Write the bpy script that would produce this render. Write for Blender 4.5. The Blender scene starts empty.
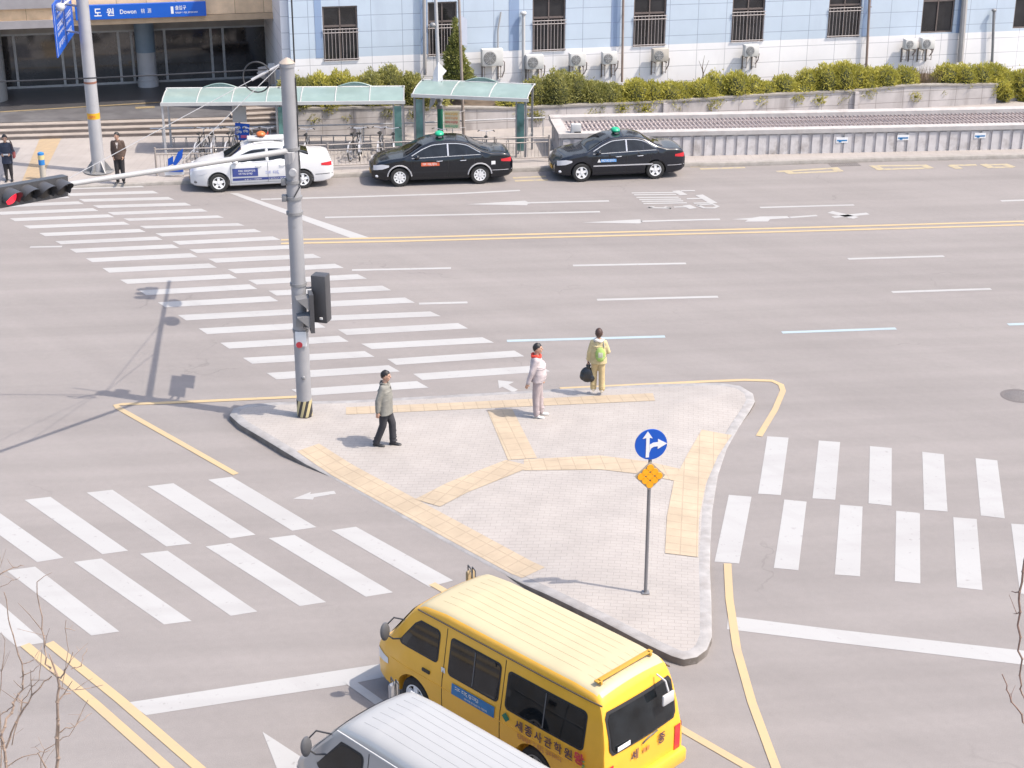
import bpy, bmesh, math, random
from math import sin, cos, tan, pi, radians, hypot, atan2, sqrt
from mathutils import Vector, Matrix, geometry
random.seed(7)
S = bpy.context.scene
COL = S.collection

# ------------------------------------------------------------------ camera
CAM_H = 13.7
PITCH = radians(21.9)
ROLL = radians(0.15)
FPX = 1565.0
cd = bpy.data.cameras.new('camera')
cd.sensor_width = 36.0
cd.lens = 36.0 * FPX / 1024.0
cd.clip_start = 0.1
cd.clip_end = 2000
cam = bpy.data.objects.new('camera', cd)
COL.objects.link(cam)
FWD = Vector((0, cos(PITCH), -sin(PITCH)))
UP0 = Vector((0, sin(PITCH), cos(PITCH)))
RT0 = Vector((1, 0, 0))
RT = cos(ROLL) * RT0 + sin(ROLL) * UP0
UP = -sin(ROLL) * RT0 + cos(ROLL) * UP0
cam.matrix_world = Matrix(((RT.x, UP.x, -FWD.x, 0), (RT.y, UP.y, -FWD.y, 0), (RT.z, UP.z, -FWD.z, CAM_H), (0, 0, 0, 1)))
S.camera = cam

# ------------------------------------------------------------------ light
SUN_EL = radians(57)
SUN_AZ = Vector((0.949, -0.316, 0)).normalized()
SUN_DIR = Vector((SUN_AZ.x * cos(SUN_EL), SUN_AZ.y * cos(SUN_EL), sin(SUN_EL)))
w = bpy.data.worlds.new('World')
S.world = w
w.use_nodes = True
nt = w.node_tree
bg = nt.nodes['Background']
sky = nt.nodes.new('ShaderNodeTexSky')
sky.sky_type = 'NISHITA'
sky.sun_disc = False
sky.sun_elevation = SUN_EL
sky.sun_rotation = atan2(SUN_AZ.x, SUN_AZ.y)
sky.air_density = 1.0
sky.dust_density = 3.0
sky.ozone_density = 1.0
nt.links.new(sky.outputs[0], bg.inputs[0])
bg.inputs[1].default_value = 0.15
sd = bpy.data.lights.new('sun', 'SUN')
sd.energy = 2.6
sd.angle = radians(0.5)
sd.color = (1.0, 0.91, 0.79)
sun = bpy.data.objects.new('sun', sd)
COL.objects.link(sun)
sun.rotation_euler = SUN_DIR.to_track_quat('Z', 'Y').to_euler()
sun.location = (20, -10, 40)
S.view_settings.view_transform = 'Standard'
S.view_settings.look = 'None'
S.view_settings.gamma = 1
S.view_settings.exposure = 1.05
S.view_settings.use_curve_mapping = False


def G(px, py, z=0.0):
    """point of the level z that is seen at this place of the photograph"""
    d = FWD * FPX + RT * (px - 512) - UP * (py - 384)
    t = (z - CAM_H) / d.z
    return Vector((d.x * t, d.y * t, z))


def ZY(px, py, Y):
    """point at the distance Y"""
    d = FWD * FPX + RT * (px - 512) - UP * (py - 384)
    t = Y / d.y
    return Vector((d.x * t, Y, CAM_H + d.z * t))


def onplane(px, py, P0, n):
    """point of an upright wall plane"""
    d = FWD * FPX + RT * (px - 512) - UP * (py - 384)
    C = Vector((0, 0, CAM_H))
    t = (P0 - C).dot(n) / d.dot(n)
    return C + d * t


# ------------------------------------------------------------------ materials
MATS = {}


def mat(name, col, rough=0.6, metal=0.0, var=0.06, vs=3.0, var2=0.0, vs2=0.3, bump=0.0, bs=40.0, spec=0.5, coat=0.0, trans=0.0, emit=None, dirt=None):
    if name in MATS:
        return MATS[name]
    m = bpy.data.materials.new(name)
    m.use_nodes = True
    n = m.node_tree.nodes
    l = m.node_tree.links
    b = n['Principled BSDF']
    b.inputs['Roughness'].default_value = rough
    b.inputs['Metallic'].default_value = metal
    b.inputs['Specular IOR Level'].default_value = spec
    if coat:
        b.inputs['Coat Weight'].default_value = coat
        b.inputs['Coat Roughness'].default_value = 0.05
    if trans:
        b.inputs['Transmission Weight'].default_value = trans
    c = (*col, 1)
    tc = n.new('ShaderNodeTexCoord')
    nz = n.new('ShaderNodeTexNoise')
    nz.inputs['Scale'].default_value = vs
    nz.inputs['Detail'].default_value = 5
    l.new(tc.outputs['Object'], nz.inputs['Vector'])
    mr = n.new('ShaderNodeMapRange')
    mr.inputs[1].default_value = 0.3
    mr.inputs[2].default_value = 0.7
    mr.inputs[3].default_value = 1 - var
    mr.inputs[4].default_value = 1 + var
    l.new(nz.outputs[0], mr.inputs[0])
    out = mr.outputs[0]
    if var2:
        n2 = n.new('ShaderNodeTexNoise')
        n2.inputs['Scale'].default_value = vs2
        n2.inputs['Detail'].default_value = 3
        l.new(tc.outputs['Object'], n2.inputs['Vector'])
        m2 = n.new('ShaderNodeMapRange')
        m2.inputs[1].default_value = 0.3
        m2.inputs[2].default_value = 0.7
        m2.inputs[3].default_value = 1 - var2
        m2.inputs[4].default_value = 1 + var2
        l.new(n2.outputs[0], m2.inputs[0])
        mm = n.new('ShaderNodeMath')
        mm.operation = 'MULTIPLY'
        l.new(out, mm.inputs[0])
        l.new(m2.outputs[0], mm.inputs[1])
        out = mm.outputs[0]
    vm = n.new('ShaderNodeVectorMath')
    vm.operation = 'SCALE'
    vm.inputs[0].default_value = col
    l.new(out, vm.inputs['Scale'])
    last = vm.outputs[0]
    if dirt:
        dc, ds, lo, hi = dirt
        n3 = n.new('ShaderNodeTexNoise')
        n3.inputs['Scale'].default_value = ds
        n3.inputs['Detail'].default_value = 8
        n3.inputs['Roughness'].default_value = 0.7
        l.new(tc.outputs['Object'], n3.inputs['Vector'])
        m3 = n.new('ShaderNodeMapRange')
        m3.inputs[1].default_value = lo
        m3.inputs[2].default_value = hi
        l.new(n3.outputs[0], m3.inputs[0])
        mx = n.new('ShaderNodeMix')
        mx.data_type = 'RGBA'
        l.new(m3.outputs[0], mx.inputs[0])
        l.new(last, mx.inputs[6])
        mx.inputs[7].default_value = (*dc, 1)
        last = mx.outputs[2]
    l.new(last, b.inputs['Base Color'])
    if bump:
        n4 = n.new('ShaderNodeTexNoise')
        n4.inputs['Scale'].default_value = bs
        n4.inputs['Detail'].default_value = 4
        l.new(tc.outputs['Object'], n4.inputs['Vector'])
        bp = n.new('ShaderNodeBump')
        bp.inputs['Strength'].default_value = bump
        bp.inputs['Distance'].default_value = 0.02
        l.new(n4.outputs[0], bp.inputs['Height'])
        l.new(bp.outputs[0], b.inputs['Normal'])
    if emit:
        b.inputs['Emission Color'].default_value = (*emit[0], 1)
        b.inputs['Emission Strength'].default_value = emit[1]
    MATS[name] = m
    return m


def brickmat(name, c1, c2, mortar, bw, bh, ms, off=0.5, rough=0.8, rot=(0, 0, 0), var2=0.05, bump=0.3, vs2=0.5, dirt=None):
    if name in MATS:
        return MATS[name]
    m = bpy.data.materials.new(name)
    m.use_nodes = True
    n = m.node_tree.nodes
    l = m.node_tree.links
    b = n['Principled BSDF']
    b.inputs['Roughness'].default_value = rough
    tc = n.new('ShaderNodeTexCoord')
    mp = n.new('ShaderNodeMapping')
    mp.inputs['Rotation'].default_value = rot
    l.new(tc.outputs['Object'], mp.inputs[0])
    br = n.new('ShaderNodeTexBrick')
    br.offset = off
    br.inputs['Color1'].default_value = (*c1, 1)
    br.inputs['Color2'].default_value = (*c2, 1)
    br.inputs['Mortar'].default_value = (*mortar, 1)
    br.inputs['Scale'].default_value = 1
    br.inputs['Mortar Size'].default_value = ms
    br.inputs['Mortar Smooth'].default_value = 0.2
    br.inputs['Brick Width'].default_value = bw
    br.inputs['Row Height'].default_value = bh
    l.new(mp.outputs[0], br.inputs['Vector'])
    nz = n.new('ShaderNodeTexNoise')
    nz.inputs['Scale'].default_value = vs2
    nz.inputs['Detail'].default_value = 8
    nz.inputs['Roughness'].default_value = 0.65
    l.new(tc.outputs['Object'], nz.inputs['Vector'])
    mr = n.new('ShaderNodeMapRange')
    mr.inputs[1].default_value = 0.3
    mr.inputs[2].default_value = 0.7
    mr.inputs[3].default_value = 1 - var2
    mr.inputs[4].default_value = 1 + var2
    l.new(nz.outputs[0], mr.inputs[0])
    vm = n.new('ShaderNodeVectorMath')
    vm.operation = 'SCALE'
    l.new(br.outputs[0], vm.inputs[0])
    l.new(mr.outputs[0], vm.inputs['Scale'])
    last = vm.outputs[0]
    if dirt:
        dc, ds, lo, hi = dirt
        mp2 = n.new('ShaderNodeMapping')
        mp2.inputs['Scale'].default_value = (1, 1, 0.25)
        l.new(tc.outputs['Object'], mp2.inputs[0])
        n3 = n.new('ShaderNodeTexNoise')
        n3.inputs['Scale'].default_value = ds
        n3.inputs['Detail'].default_value = 8
        l.new(mp2.outputs[0], n3.inputs['Vector'])
        m3 = n.new('ShaderNodeMapRange')
        m3.inputs[1].default_value = lo
        m3.inputs[2].default_value = hi
        l.new(n3.outputs[0], m3.inputs[0])
        mx = n.new('ShaderNodeMix')
        mx.data_type = 'RGBA'
        l.new(m3.outputs[0], mx.inputs[0])
        l.new(last, mx.inputs[6])
        mx.inputs[7].default_value = (*dc, 1)
        last = mx.outputs[2]
    l.new(last, b.inputs['Base Color'])
    if bump:
        bp = n.new('ShaderNodeBump')
        bp.inputs['Strength'].default_value = bump
        bp.inputs['Distance'].default_value = 0.01
        inv = n.new('ShaderNodeMath')
        inv.operation = 'SUBTRACT'
        inv.inputs[0].default_value = 1
        l.new(br.outputs['Fac'], inv.inputs[1])
        l.new(inv.outputs[0], bp.inputs['Height'])
        l.new(bp.outputs[0], b.inputs['Normal'])
    MATS[name] = m
    return m


def leafmat(name, c1, c2, rough=0.6):
    m = bpy.data.materials.new(name)
    m.use_nodes = True
    n = m.node_tree.nodes
    l = m.node_tree.links
    b = n['Principled BSDF']
    b.inputs['Roughness'].default_value = rough
    ge = n.new('ShaderNodeNewGeometry')
    cr = n.new('ShaderNodeMix')
    cr.data_type = 'RGBA'
    tc = n.new('ShaderNodeTexCoord')
    nz = n.new('ShaderNodeTexNoise')
    nz.inputs['Scale'].default_value = 1.6
    l.new(tc.outputs['Object'], nz.inputs['Vector'])
    ad = n.new('ShaderNodeMath')
    ad.operation = 'MULTIPLY_ADD'
    ad.inputs[1].default_value = 0.5
    l.new(ge.outputs['Random Per Island'], ad.inputs[0])
    mr = n.new('ShaderNodeMapRange')
    mr.inputs[1].default_value = 0.35
    mr.inputs[2].default_value = 0.65
    mr.inputs[4].default_value = 0.5
    l.new(nz.outputs[0], mr.inputs[0])
    l.new(mr.outputs[0], ad.inputs[2])
    l.new(ad.outputs[0], cr.inputs[0])
    cr.inputs[6].default_value = (*c1, 1)
    cr.inputs[7].default_value = (*c2, 1)
    l.new(cr.outputs[2], b.inputs['Base Color'])
    tr = n.new('ShaderNodeBsdfTranslucent')
    l.new(cr.outputs[2], tr.inputs[0])
    ms = n.new('ShaderNodeMixShader')
    ms.inputs[0].default_value = 0.3
    l.new(b.outputs[0], ms.inputs[1])
    l.new(tr.outputs[0], ms.inputs[2])
    l.new(ms.outputs[0], n['Material Output'].inputs[0])
    return m


# ------------------------------------------------------------------ mesh helpers
class MB:
    def __init__(s):
        s.v = []
        s.f = []
        s.m = []

    def add(s, vs, fs, m=0):
        o = len(s.v)
        s.v += [tuple(v) for v in vs]
        s.f += [tuple(i + o for i in f) for f in fs]
        s.m += [m] * len(fs)
        return s

    def obox(s, p, a, b, c, m=0):
        """box from a corner and three edge vectors"""
        p, a, b, c = Vector(p), Vector(a), Vector(b), Vector(c)
        vs = [p, p + a, p + a + b, p + b, p + c, p + a + c, p + a + b + c, p + b + c]
        return s.add(vs, [(0, 3, 2, 1), (4, 5, 6, 7), (0, 1, 5, 4), (1, 2, 6, 5), (2, 3, 7, 6), (3, 0, 4, 7)], m)

    def box(s, c, size, rz=0, m=0):
        c = Vector(c)
        a = Vector((cos(rz), sin(rz), 0)) * size[0]
        b = Vector((-sin(rz), cos(rz), 0)) * size[1]
        h = Vector((0, 0, size[2]))
        return s.obox(c - a / 2 - b / 2 - h / 2, a, b, h, m)

    def rbox(s, c, size, r=0.02, rz=0, m=0):
        """box with bevelled edges"""
        bm = bmesh.new()
        bmesh.ops.create_cube(bm, size=1)
        for v in bm.verts:
            v.co = Vector((v.co.x * size[0], v.co.y * size[1], v.co.z * size[2]))
        bmesh.ops.bevel(bm, geom=bm.edges[:], offset=min(r, min(size) * 0.45), segments=2, profile=0.5, affect='EDGES')
        R = Matrix.Rotation(rz, 3, 'Z')
        bm.verts.index_update()
        s.add([R @ v.co + Vector(c) for v in bm.verts], [[v.index for v in f.verts] for f in bm.faces], m)
        bm.free()
        return s

    def tube(s, path, r, n=8, m=0, cap=True):
        path = [Vector(p) for p in path]
        k = len(path)
        rs = r if isinstance(r, (list, tuple)) else [r] * k
        o = []
        t0 = (path[1] - path[0]).normalized()
        a = t0.orthogonal().normalized()
        for i, p in enumerate(path):
            if i == 0:
                t = t0
            elif i == k - 1:
                t = (path[-1] - path[-2]).normalized()
            else:
                t = ((path[i + 1] - p).normalized() + (p - path[i - 1]).normalized())
                t = t.normalized() if t.length > 1e-6 else (path[i + 1] - p).normalized()
            a = (a - t * a.dot(t)).normalized()
            b = t.cross(a)
            for j in range(n):
                an = 2 * pi * j / n
                o.append(p + (a * cos(an) + b * sin(an)) * rs[i])
        fs = []
        for i in range(k - 1):
            for j in range(n):
                fs.append((i * n + j, i * n + (j + 1) % n, (i + 1) * n + (j + 1) % n, (i + 1) * n + j))
        if cap:
            fs.append(tuple(range(n))[::-1])
            fs.append(tuple((k - 1) * n + j for j in range(n)))
        return s.add(o, fs, m)

    def rings(s, rings, m=0, cap=True, closed=True):
        n = len(rings[0])
        vs = [p for r in rings for p in r]
        fs = []
        for i in range(len(rings) - 1):
            for j in range(n if closed else n - 1):
                fs.append((i * n + j, i * n + (j + 1) % n, (i + 1) * n + (j + 1) % n, (i + 1) * n + j))
        if cap:
            fs.append(tuple(range(n))[::-1])
            fs.append(tuple((len(rings) - 1) * n + j for j in range(n)))
        return s.add(vs, fs, m)

    def lathe(s, prof, n=24, o=(0, 0, 0), axis='Z', m=0, cap=True):
        o = Vector(o)
        rings = []
        for r, z in prof:
            ring = []
            for j in range(n):
                an = 2 * pi * j / n
                x, y = r * cos(an), r * sin(an)
                p = {'Z': Vector((x, y, z)), 'Y': Vector((x, z, y)), 'X': Vector((z, x, y))}[axis]
                ring.append(p + o)
            rings.append(ring)
        return s.rings(rings, m, cap=cap)

    def ell(s, c, r, n=12, k=8, R=None, m=0):
        c = Vector(c)
        rings = []
        for i in range(1, k):
            th = pi * i / k
            ring = []
            for j in range(n):
                an = 2 * pi * j / n
                p = Vector((r[0] * sin(th) * cos(an), r[1] * sin(th) * sin(an), -r[2] * cos(th)))
                if R:
                    p = R @ p
                ring.append(p + c)
            rings.append(ring)
        return s.rings(rings, m)

    def prism(s, poly, z0, z1, m=0):
        n = len(poly)
        vs = [(p[0], p[1], z0) for p in poly] + [(p[0], p[1], z1) for p in poly]
        fs = [tuple(range(n))[::-1], tuple(range(n, 2 * n))]
        for i in range(n):
            fs.append((i, (i + 1) % n, n + (i + 1) % n, n + i))
        return s.add(vs, fs, m)

    def poly(s, pts, m=0):
        return s.add(pts, [tuple(range(len(pts)))], m)

    def strip(s, path, width, z, m=0):
        """flat ribbon along a ground path"""
        P = [Vector((p[0], p[1], 0)) for p in path]
        L, Rr = [], []
        for i, p in enumerate(P):
            a = P[max(i - 1, 0)]
            b = P[min(i + 1, len(P) - 1)]
            t = (b - a).normalized()
            nn = Vector((-t.y, t.x, 0)) * width / 2
            L.append((p + nn + Vector((0, 0, z))))
            Rr.append((p - nn + Vector((0, 0, z))))
        for i in range(len(P) - 1):
            s.add([L[i], Rr[i], Rr[i + 1], L[i + 1]], [(0, 1, 2, 3)], m)
        return s

    def mesh(s, name, mats, smooth=True, ang=35, recalc=True, weld=False):
        me = bpy.data.meshes.new(name)
        me.from_pydata(s.v, [], s.f)
        if not isinstance(mats, (list, tuple)):
            mats = [mats]
        for m in mats:
            me.materials.append(m)
        for p, mi in zip(me.polygons, s.m):
            p.material_index = mi
        if recalc or weld:
            bm = bmesh.new()
            bm.from_mesh(me)
            if weld:
                bmesh.ops.remove_doubles(bm, verts=bm.verts, dist=1e-4)
            bmesh.ops.recalc_face_normals(bm, faces=bm.faces[:])
            bm.to_mesh(me)
            bm.free()
        if smooth:
            me.polygons.foreach_set('use_smooth', [True] * len(me.polygons))
            me.set_sharp_from_angle(angle=radians(ang))
        return me

    def build(s, name, mats, parent=None, **k):
        o = bpy.data.objects.new(name, s.mesh(name, mats, **k))
        COL.objects.link(o)
        if parent:
            o.parent = parent
        return o


def tag(o, label=None, cat=None, group=None, kind=None):
    if label:
        o['label'] = label
    if cat:
        o['category'] = cat
    if group:
        o['group'] = group
    if kind:
        o['kind'] = kind
    return o


def thing(name, label, cat, loc=(0, 0, 0), rz=0.0, group=None):
    o = bpy.data.objects.new(name, None)
    o.empty_display_size = 0.2
    COL.objects.link(o)
    o.location = loc
    o.rotation_euler = (0, 0, rz)
    return tag(o, label, cat, group)


def struct(name, mb, m, **k):
    return tag(mb.build(name, m, **k), kind='structure')


KIDS = {}


def copy_tree(o, parent=None):
    c = o.copy()
    COL.objects.link(c)
    c.parent = parent
    for ch in o.children:
        copy_tree(ch, c)
    return c


def baked(mb, mats, mods, name='m', smooth=True, ang=35):
    """evaluate modifiers on a builder's mesh and give back the mesh"""
    o = mb.build(name, mats, smooth=smooth, ang=ang)
    for fn in mods:
        fn(o)
    dg = bpy.context.evaluated_depsgraph_get()
    dg.update()
    me = bpy.data.meshes.new_from_object(o.evaluated_get(dg))
    bpy.data.objects.remove(o)
    if smooth:
        me.polygons.foreach_set('use_smooth', [True] * len(me.polygons))
        me.set_sharp_from_angle(angle=radians(ang))
    return me


def link(name, me, parent=None):
    o = bpy.data.objects.new(name, me)
    COL.objects.link(o)
    if parent:
        o.parent = parent
    return o


def text(name, body, m, parent, o, right, up, height, width=None, align='LEFT', thick=0.002, bold=0.0):
    """lettering as a mesh on a surface: o = place, right/up = directions on that surface"""
    cu = bpy.data.curves.new('t', 'FONT')
    cu.body = body
    cu.size = 1
    cu.align_x = 'LEFT'
    cu.extrude = 0.0
    cu.offset = bold
    cu.resolution_u = 3
    ob = bpy.data.objects.new('t', cu)
    COL.objects.link(ob)
    dg = bpy.context.evaluated_depsgraph_get()
    dg.update()
    me = bpy.data.meshes.new_from_object(ob.evaluated_get(dg))
    bpy.data.objects.remove(ob)
    if not len(me.vertices):
        return None
    xs = [v.co.x for v in me.vertices]
    ys = [v.co.y for v in me.vertices]
    x0, x1, y0, y1 = min(xs), max(xs), min(ys), max(ys)
    sy = height / (y1 - y0)
    sx = sy if width is None else width / (x1 - x0)
    right = Vector(right).normalized()
    up = Vector(up).normalized()
    nn = right.cross(up)
    ofs = {'LEFT': 0, 'CENTER': (x1 - x0) * sx / 2}[align]
    for v in me.vertices:
        v.co = Vector(o) + right * ((v.co.x - x0) * sx - ofs) + up * ((v.co.y - y0) * sy) + nn * thick
    me.materials.clear()
    me.materials.append(m)
    return link(name, me, parent)


def inpoly(x, y, P):
    c = False
    j = len(P) - 1
    for i in range(len(P)):
        xi, yi, xj, yj = P[i][0], P[i][1], P[j][0], P[j][1]
        if (yi > y) != (yj > y) and x < (xj - xi) * (y - yi) / (yj - yi) + xi:
            c = not c
        j = i
    return c


def draped(poly, zf, step=0.22):
    """triangulated sheet filling a ground polygon, its height from zf(x, y)"""
    P = [Vector((p[0], p[1])) for p in poly]
    Q = []
    for i, a in enumerate(P):
        b = P[(i + 1) % len(P)]
        k = max(1, int((b - a).length / step))
        for j in range(k):
            Q.append(a.lerp(b, j / k))
    n = len(Q)
    pts = Q[:]
    xs = [p.x for p in P]
    ys = [p.y for p in P]
    y = min(ys) + step / 2
    while y < max(ys):
        x = min(xs) + step / 2
        while x < max(xs):
            if inpoly(x, y, P):
                pts.append(Vector((x, y)))
            x += step
        y += step
    r = geometry.delaunay_2d_cdt(pts, [(i, (i + 1) % n) for i in range(n)], [], 0, 1e-4)
    vs, fs = r[0], r[2]
    mb = MB()
    ff = []
    for f in fs:
        cx = sum(vs[i].x for i in f) / 3
        cy = sum(vs[i].y for i in f) / 3
        if inpoly(cx, cy, P):
            ff.append(f)
    mb.add([(v.x, v.y, zf(v.x, v.y)) for v in vs], ff)
    return mb


def glyphs(g, o, right, up, width, height, seed=3):
    """a line of lettering too small to read: short strokes of uneven shape"""
    rnd = random.Random(seed + int(width * 100))
    r = Vector(right).normalized()
    u = Vector(up).normalized()
    o = Vector(o)
    x = 0
    while x < width - height * .6:
        w_ = height * rnd.uniform(.65, .9)
        t_ = height * .16

        def bar(x0, y0, x1, y1):
            g.add([o + r * (x + x0) + u * y0, o + r * (x + x1) + u * y0, o + r * (x + x1) + u * y1, o + r * (x + x0) + u * y1], [(0, 1, 2, 3)])
        bar(0, height * .8, w_ * .6, height * .8 + t_)
        if rnd.random() < .6:
            bar(0, height * .45, t_, height * .78)
        bar(0, height * .3, w_ * .62, height * .3 + t_)
        if rnd.random() < .7:
            bar(w_ - t_, height * .1, w_, height)
        if rnd.random() < .5:
            bar(w_ * .2, 0, w_ * .75, t_)
        x += w_ + height * .2


def roadmat():
    """worn asphalt: aggregate, streaks along the lanes, hairline cracks, oil spots"""
    m = bpy.data.materials.new('asphalt')
    m.use_nodes = True
    n = m.node_tree.nodes
    l = m.node_tree.links
    b = n['Principled BSDF']
    b.inputs['Roughness'].default_value = 0.9
    b.inputs['Specular IOR Level'].default_value = 0.25
    tc = n.new('ShaderNodeTexCoord')

    def noise(scale, detail, sc=(1, 1, 1), rot=0, rough=.5):
        mp = n.new('ShaderNodeMapping')
        mp.vector_type = 'TEXTURE'
        mp.inputs['Rotation'].default_value = (0, 0, rot)
        mp.inputs['Scale'].default_value = sc
        l.new(tc.outputs['Object'], mp.inputs[0])
        z = n.new('ShaderNodeTexNoise')
        z.inputs['Scale'].default_value = scale
        z.inputs['Detail'].default_value = detail
        z.inputs['Roughness'].default_value = rough
        l.new(mp.outputs[0], z.inputs['Vector'])
        return z.outputs[0]

    def remap(o, a, c, d, e):
        r = n.new('ShaderNodeMapRange')
        for i, v in enumerate((a, c, d, e)):
            r.inputs[i + 1].default_value = v
        l.new(o, r.inputs[0])
        return r.outputs[0]

    def mul(a, c):
        r = n.new('ShaderNodeMath')
        r.operation = 'MULTIPLY'
        l.new(a, r.inputs[0])
        l.new(c, r.inputs[1])
        return r.outputs[0]
    f = remap(noise(55, 4), .3, .7, .93, 1.07)
    f = mul(f, remap(noise(7, 5), .3, .7, .975, 1.025))
    f = mul(f, remap(noise(1.0, 4, (14, .9, 1), radians(6)), .3, .7, .91, 1.07))
    f = mul(f, remap(noise(1.0, 3, (.9, 12, 1), radians(42)), .32, .68, .965, 1.03))
    f = mul(f, remap(noise(.09, 2), .35, .65, .96, 1.04))
    f = mul(f, remap(noise(2.6, 8, rough=.75), .64, .76, 1, .80))
    # hairline cracks
    wp = n.new('ShaderNodeTexNoise')
    wp.inputs['Scale'].default_value = 1.3
    wp.inputs['Detail'].default_value = 4
    l.new(tc.outputs['Object'], wp.inputs['Vector'])
    ad = n.new('ShaderNodeVectorMath')
    ad.operation = 'MULTIPLY_ADD'
    ad.inputs[1].default_value = (1.6, 1.6, 0)
    l.new(wp.outputs['Color'], ad.inputs[0])
    l.new(tc.outputs['Object'], ad.inputs[2])
    vo = n.new('ShaderNodeTexVoronoi')
    vo.feature = 'DISTANCE_TO_EDGE'
    vo.inputs['Scale'].default_value = .16
    l.new(ad.outputs[0], vo.inputs['Vector'])
    cr = remap(vo.outputs['Distance'], .0, .006, 1, 0)
    ms = remap(noise(.22, 3), .54, .6, 0, 1)
    c2 = mul(cr, ms)
    f = mul(f, remap(c2, 0, 1, 1, .84))
    vm = n.new('ShaderNodeVectorMath')
    vm.operation = 'SCALE'
    vm.inputs[0].default_value = (0.225, 0.206, 0.198)
    l.new(f, vm.inputs['Scale'])
    l.new(vm.outputs[0], b.inputs['Base Color'])
    bp = n.new('ShaderNodeBump')
    bp.inputs['Strength'].default_value = .3
    bp.inputs['Distance'].default_value = .02
    l.new(noise(90, 3), bp.inputs['Height'])
    l.new(bp.outputs[0], b.inputs['Normal'])
    return m


def paintmat(name, col, worn):
    """road paint scuffed along the lanes, with fine cracks and rubbed patches"""
    m = bpy.data.materials.new(name)
    m.use_nodes = True
    n = m.node_tree.nodes
    l = m.node_tree.links
    b = n['Principled BSDF']
    b.inputs['Roughness'].default_value = 0.75
    tc = n.new('ShaderNodeTexCoord')
    tot = None
    for sc, st, rot, lo, hi, amt in ((9, (1, 1, 1), 0, .63, .73, .6), (1.4, (9, .7, 1), radians(6), .5, .8, .30), (1.2, (.6, 7, 1), radians(42), .52, .8, .28), (60, (1, 1, 1), 0, .58, .76, .3), (.35, (1, 1, 1), 0, .45, .75, .25)):
        mp = n.new('ShaderNodeMapping')
        mp.vector_type = 'TEXTURE'
        mp.inputs['Rotation'].default_value = (0, 0, rot)
        mp.inputs['Scale'].default_value = st
        l.new(tc.outputs['Object'], mp.inputs[0])
        z = n.new('ShaderNodeTexNoise')
        z.inputs['Scale'].default_value = sc
        z.inputs['Detail'].default_value = 6
        l.new(mp.outputs[0], z.inputs['Vector'])
        r = n.new('ShaderNodeMapRange')
        r.inputs[1].default_value = lo
        r.inputs[2].default_value = hi
        r.inputs[3].default_value = 1
        r.inputs[4].default_value = 1 - amt
        l.new(z.outputs[0], r.inputs[0])
        if tot is None:
            tot = r.outputs[0]
        else:
            k = n.new('ShaderNodeMath')
            k.operation = 'MULTIPLY'
            l.new(tot, k.inputs[0])
            l.new(r.outputs[0], k.inputs[1])
            tot = k.outputs[0]
    mx = n.new('ShaderNodeMix')
    mx.data_type = 'RGBA'
    l.new(tot, mx.inputs[0])
    mx.inputs[6].default_value = (*worn, 1)
    mx.inputs[7].default_value = (*col, 1)
    l.new(mx.outputs[2], b.inputs['Base Color'])
    MATS[name] = m
    return m

# ------------------------------------------------------------------ materials in use
ASPH = roadmat()
KERB = mat('kerb_stone', (0.275, 0.265, 0.262), 0.85, var=0.16, vs=5, bump=0.2, dirt=((0.22, 0.2, 0.19), 2.0, 0.5, 0.8))
KERBL = mat('kerb_stone_grey', (0.27, 0.25, 0.23), 0.85, var=0.12, vs=5, bump=0.2, dirt=((0.18, 0.16, 0.14), 2.0, 0.5, 0.8))
WALK = brickmat('far_paving', (0.31, 0.282, 0.265), (0.3, 0.272, 0.256), (0.25, 0.228, 0.213), 0.3, 0.3, 0.006, 0, var2=0.12, vs2=0.8)
PAVE = brickmat('island_paving', (0.325, 0.298, 0.278), (0.315, 0.289, 0.269), (0.27, 0.247, 0.23), 0.22, 0.11, 0.006, 0.5, rot=(0, 0, radians(6)), var2=0.1, vs2=1.2, bump=0.5)
WPAINT = paintmat('white_road_paint', (0.345, 0.34, 0.335), (0.225, 0.21, 0.205))
YPAINT = paintmat('yellow_road_paint', (0.42, 0.315, 0.175), (0.25, 0.225, 0.2))
BPAINT = paintmat('pale_blue_road_paint', (0.30, 0.37, 0.40), (0.235, 0.225, 0.22))
FPAINT = mat('faded_yellow_paint', (0.36, 0.30, 0.19), 0.8, var=0.06, vs=12, dirt=((0.24, 0.22, 0.21), 6.0, 0.48, 0.66))
STEEL = mat('galvanised_steel', (0.42, 0.42, 0.43), 0.5, 0.25, var=0.1, vs=6, dirt=((0.3, 0.27, 0.25), 4.0, 0.6, 0.85))
STEELD = mat('grey_paint_metal', (0.22, 0.22, 0.225), 0.5, 0.2, var=0.1, vs=6)
DARK = mat('black_plastic', (0.035, 0.035, 0.038), 0.45, var=0.1)
GREYB = mat('grey_plastic', (0.10, 0.10, 0.105), 0.5, var=0.08)
RUBBER = mat('tyre_rubber', (0.025, 0.025, 0.025), 0.85, var=0.15, vs=12)
ALLOY = mat('alloy', (0.72, 0.72, 0.72), 0.35, 0.0, var=0.05)
CHROME = mat('chrome', (0.55, 0.55, 0.57), 0.25, 0.4, var=0.02)
WHITE = mat('white_paint', (0.45, 0.45, 0.45), 0.5, var=0.04)
CARW = mat('white_car_paint', (0.6, 0.6, 0.605), 0.25, var=0.02, coat=0.6)
CARB = mat('black_car_paint', (0.004, 0.006, 0.010), 0.22, var=0.05, coat=0.7, spec=.3)
CARG = mat('dark_grey_car_paint', (0.007, 0.009, 0.015), 0.22, var=0.05, coat=0.7, spec=.3)
VANY = mat('yellow_van_paint', (0.76, 0.40, 0.035), 0.35, var=0.04, vs=1.5, coat=0.25, var2=0.03, vs2=4)
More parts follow.
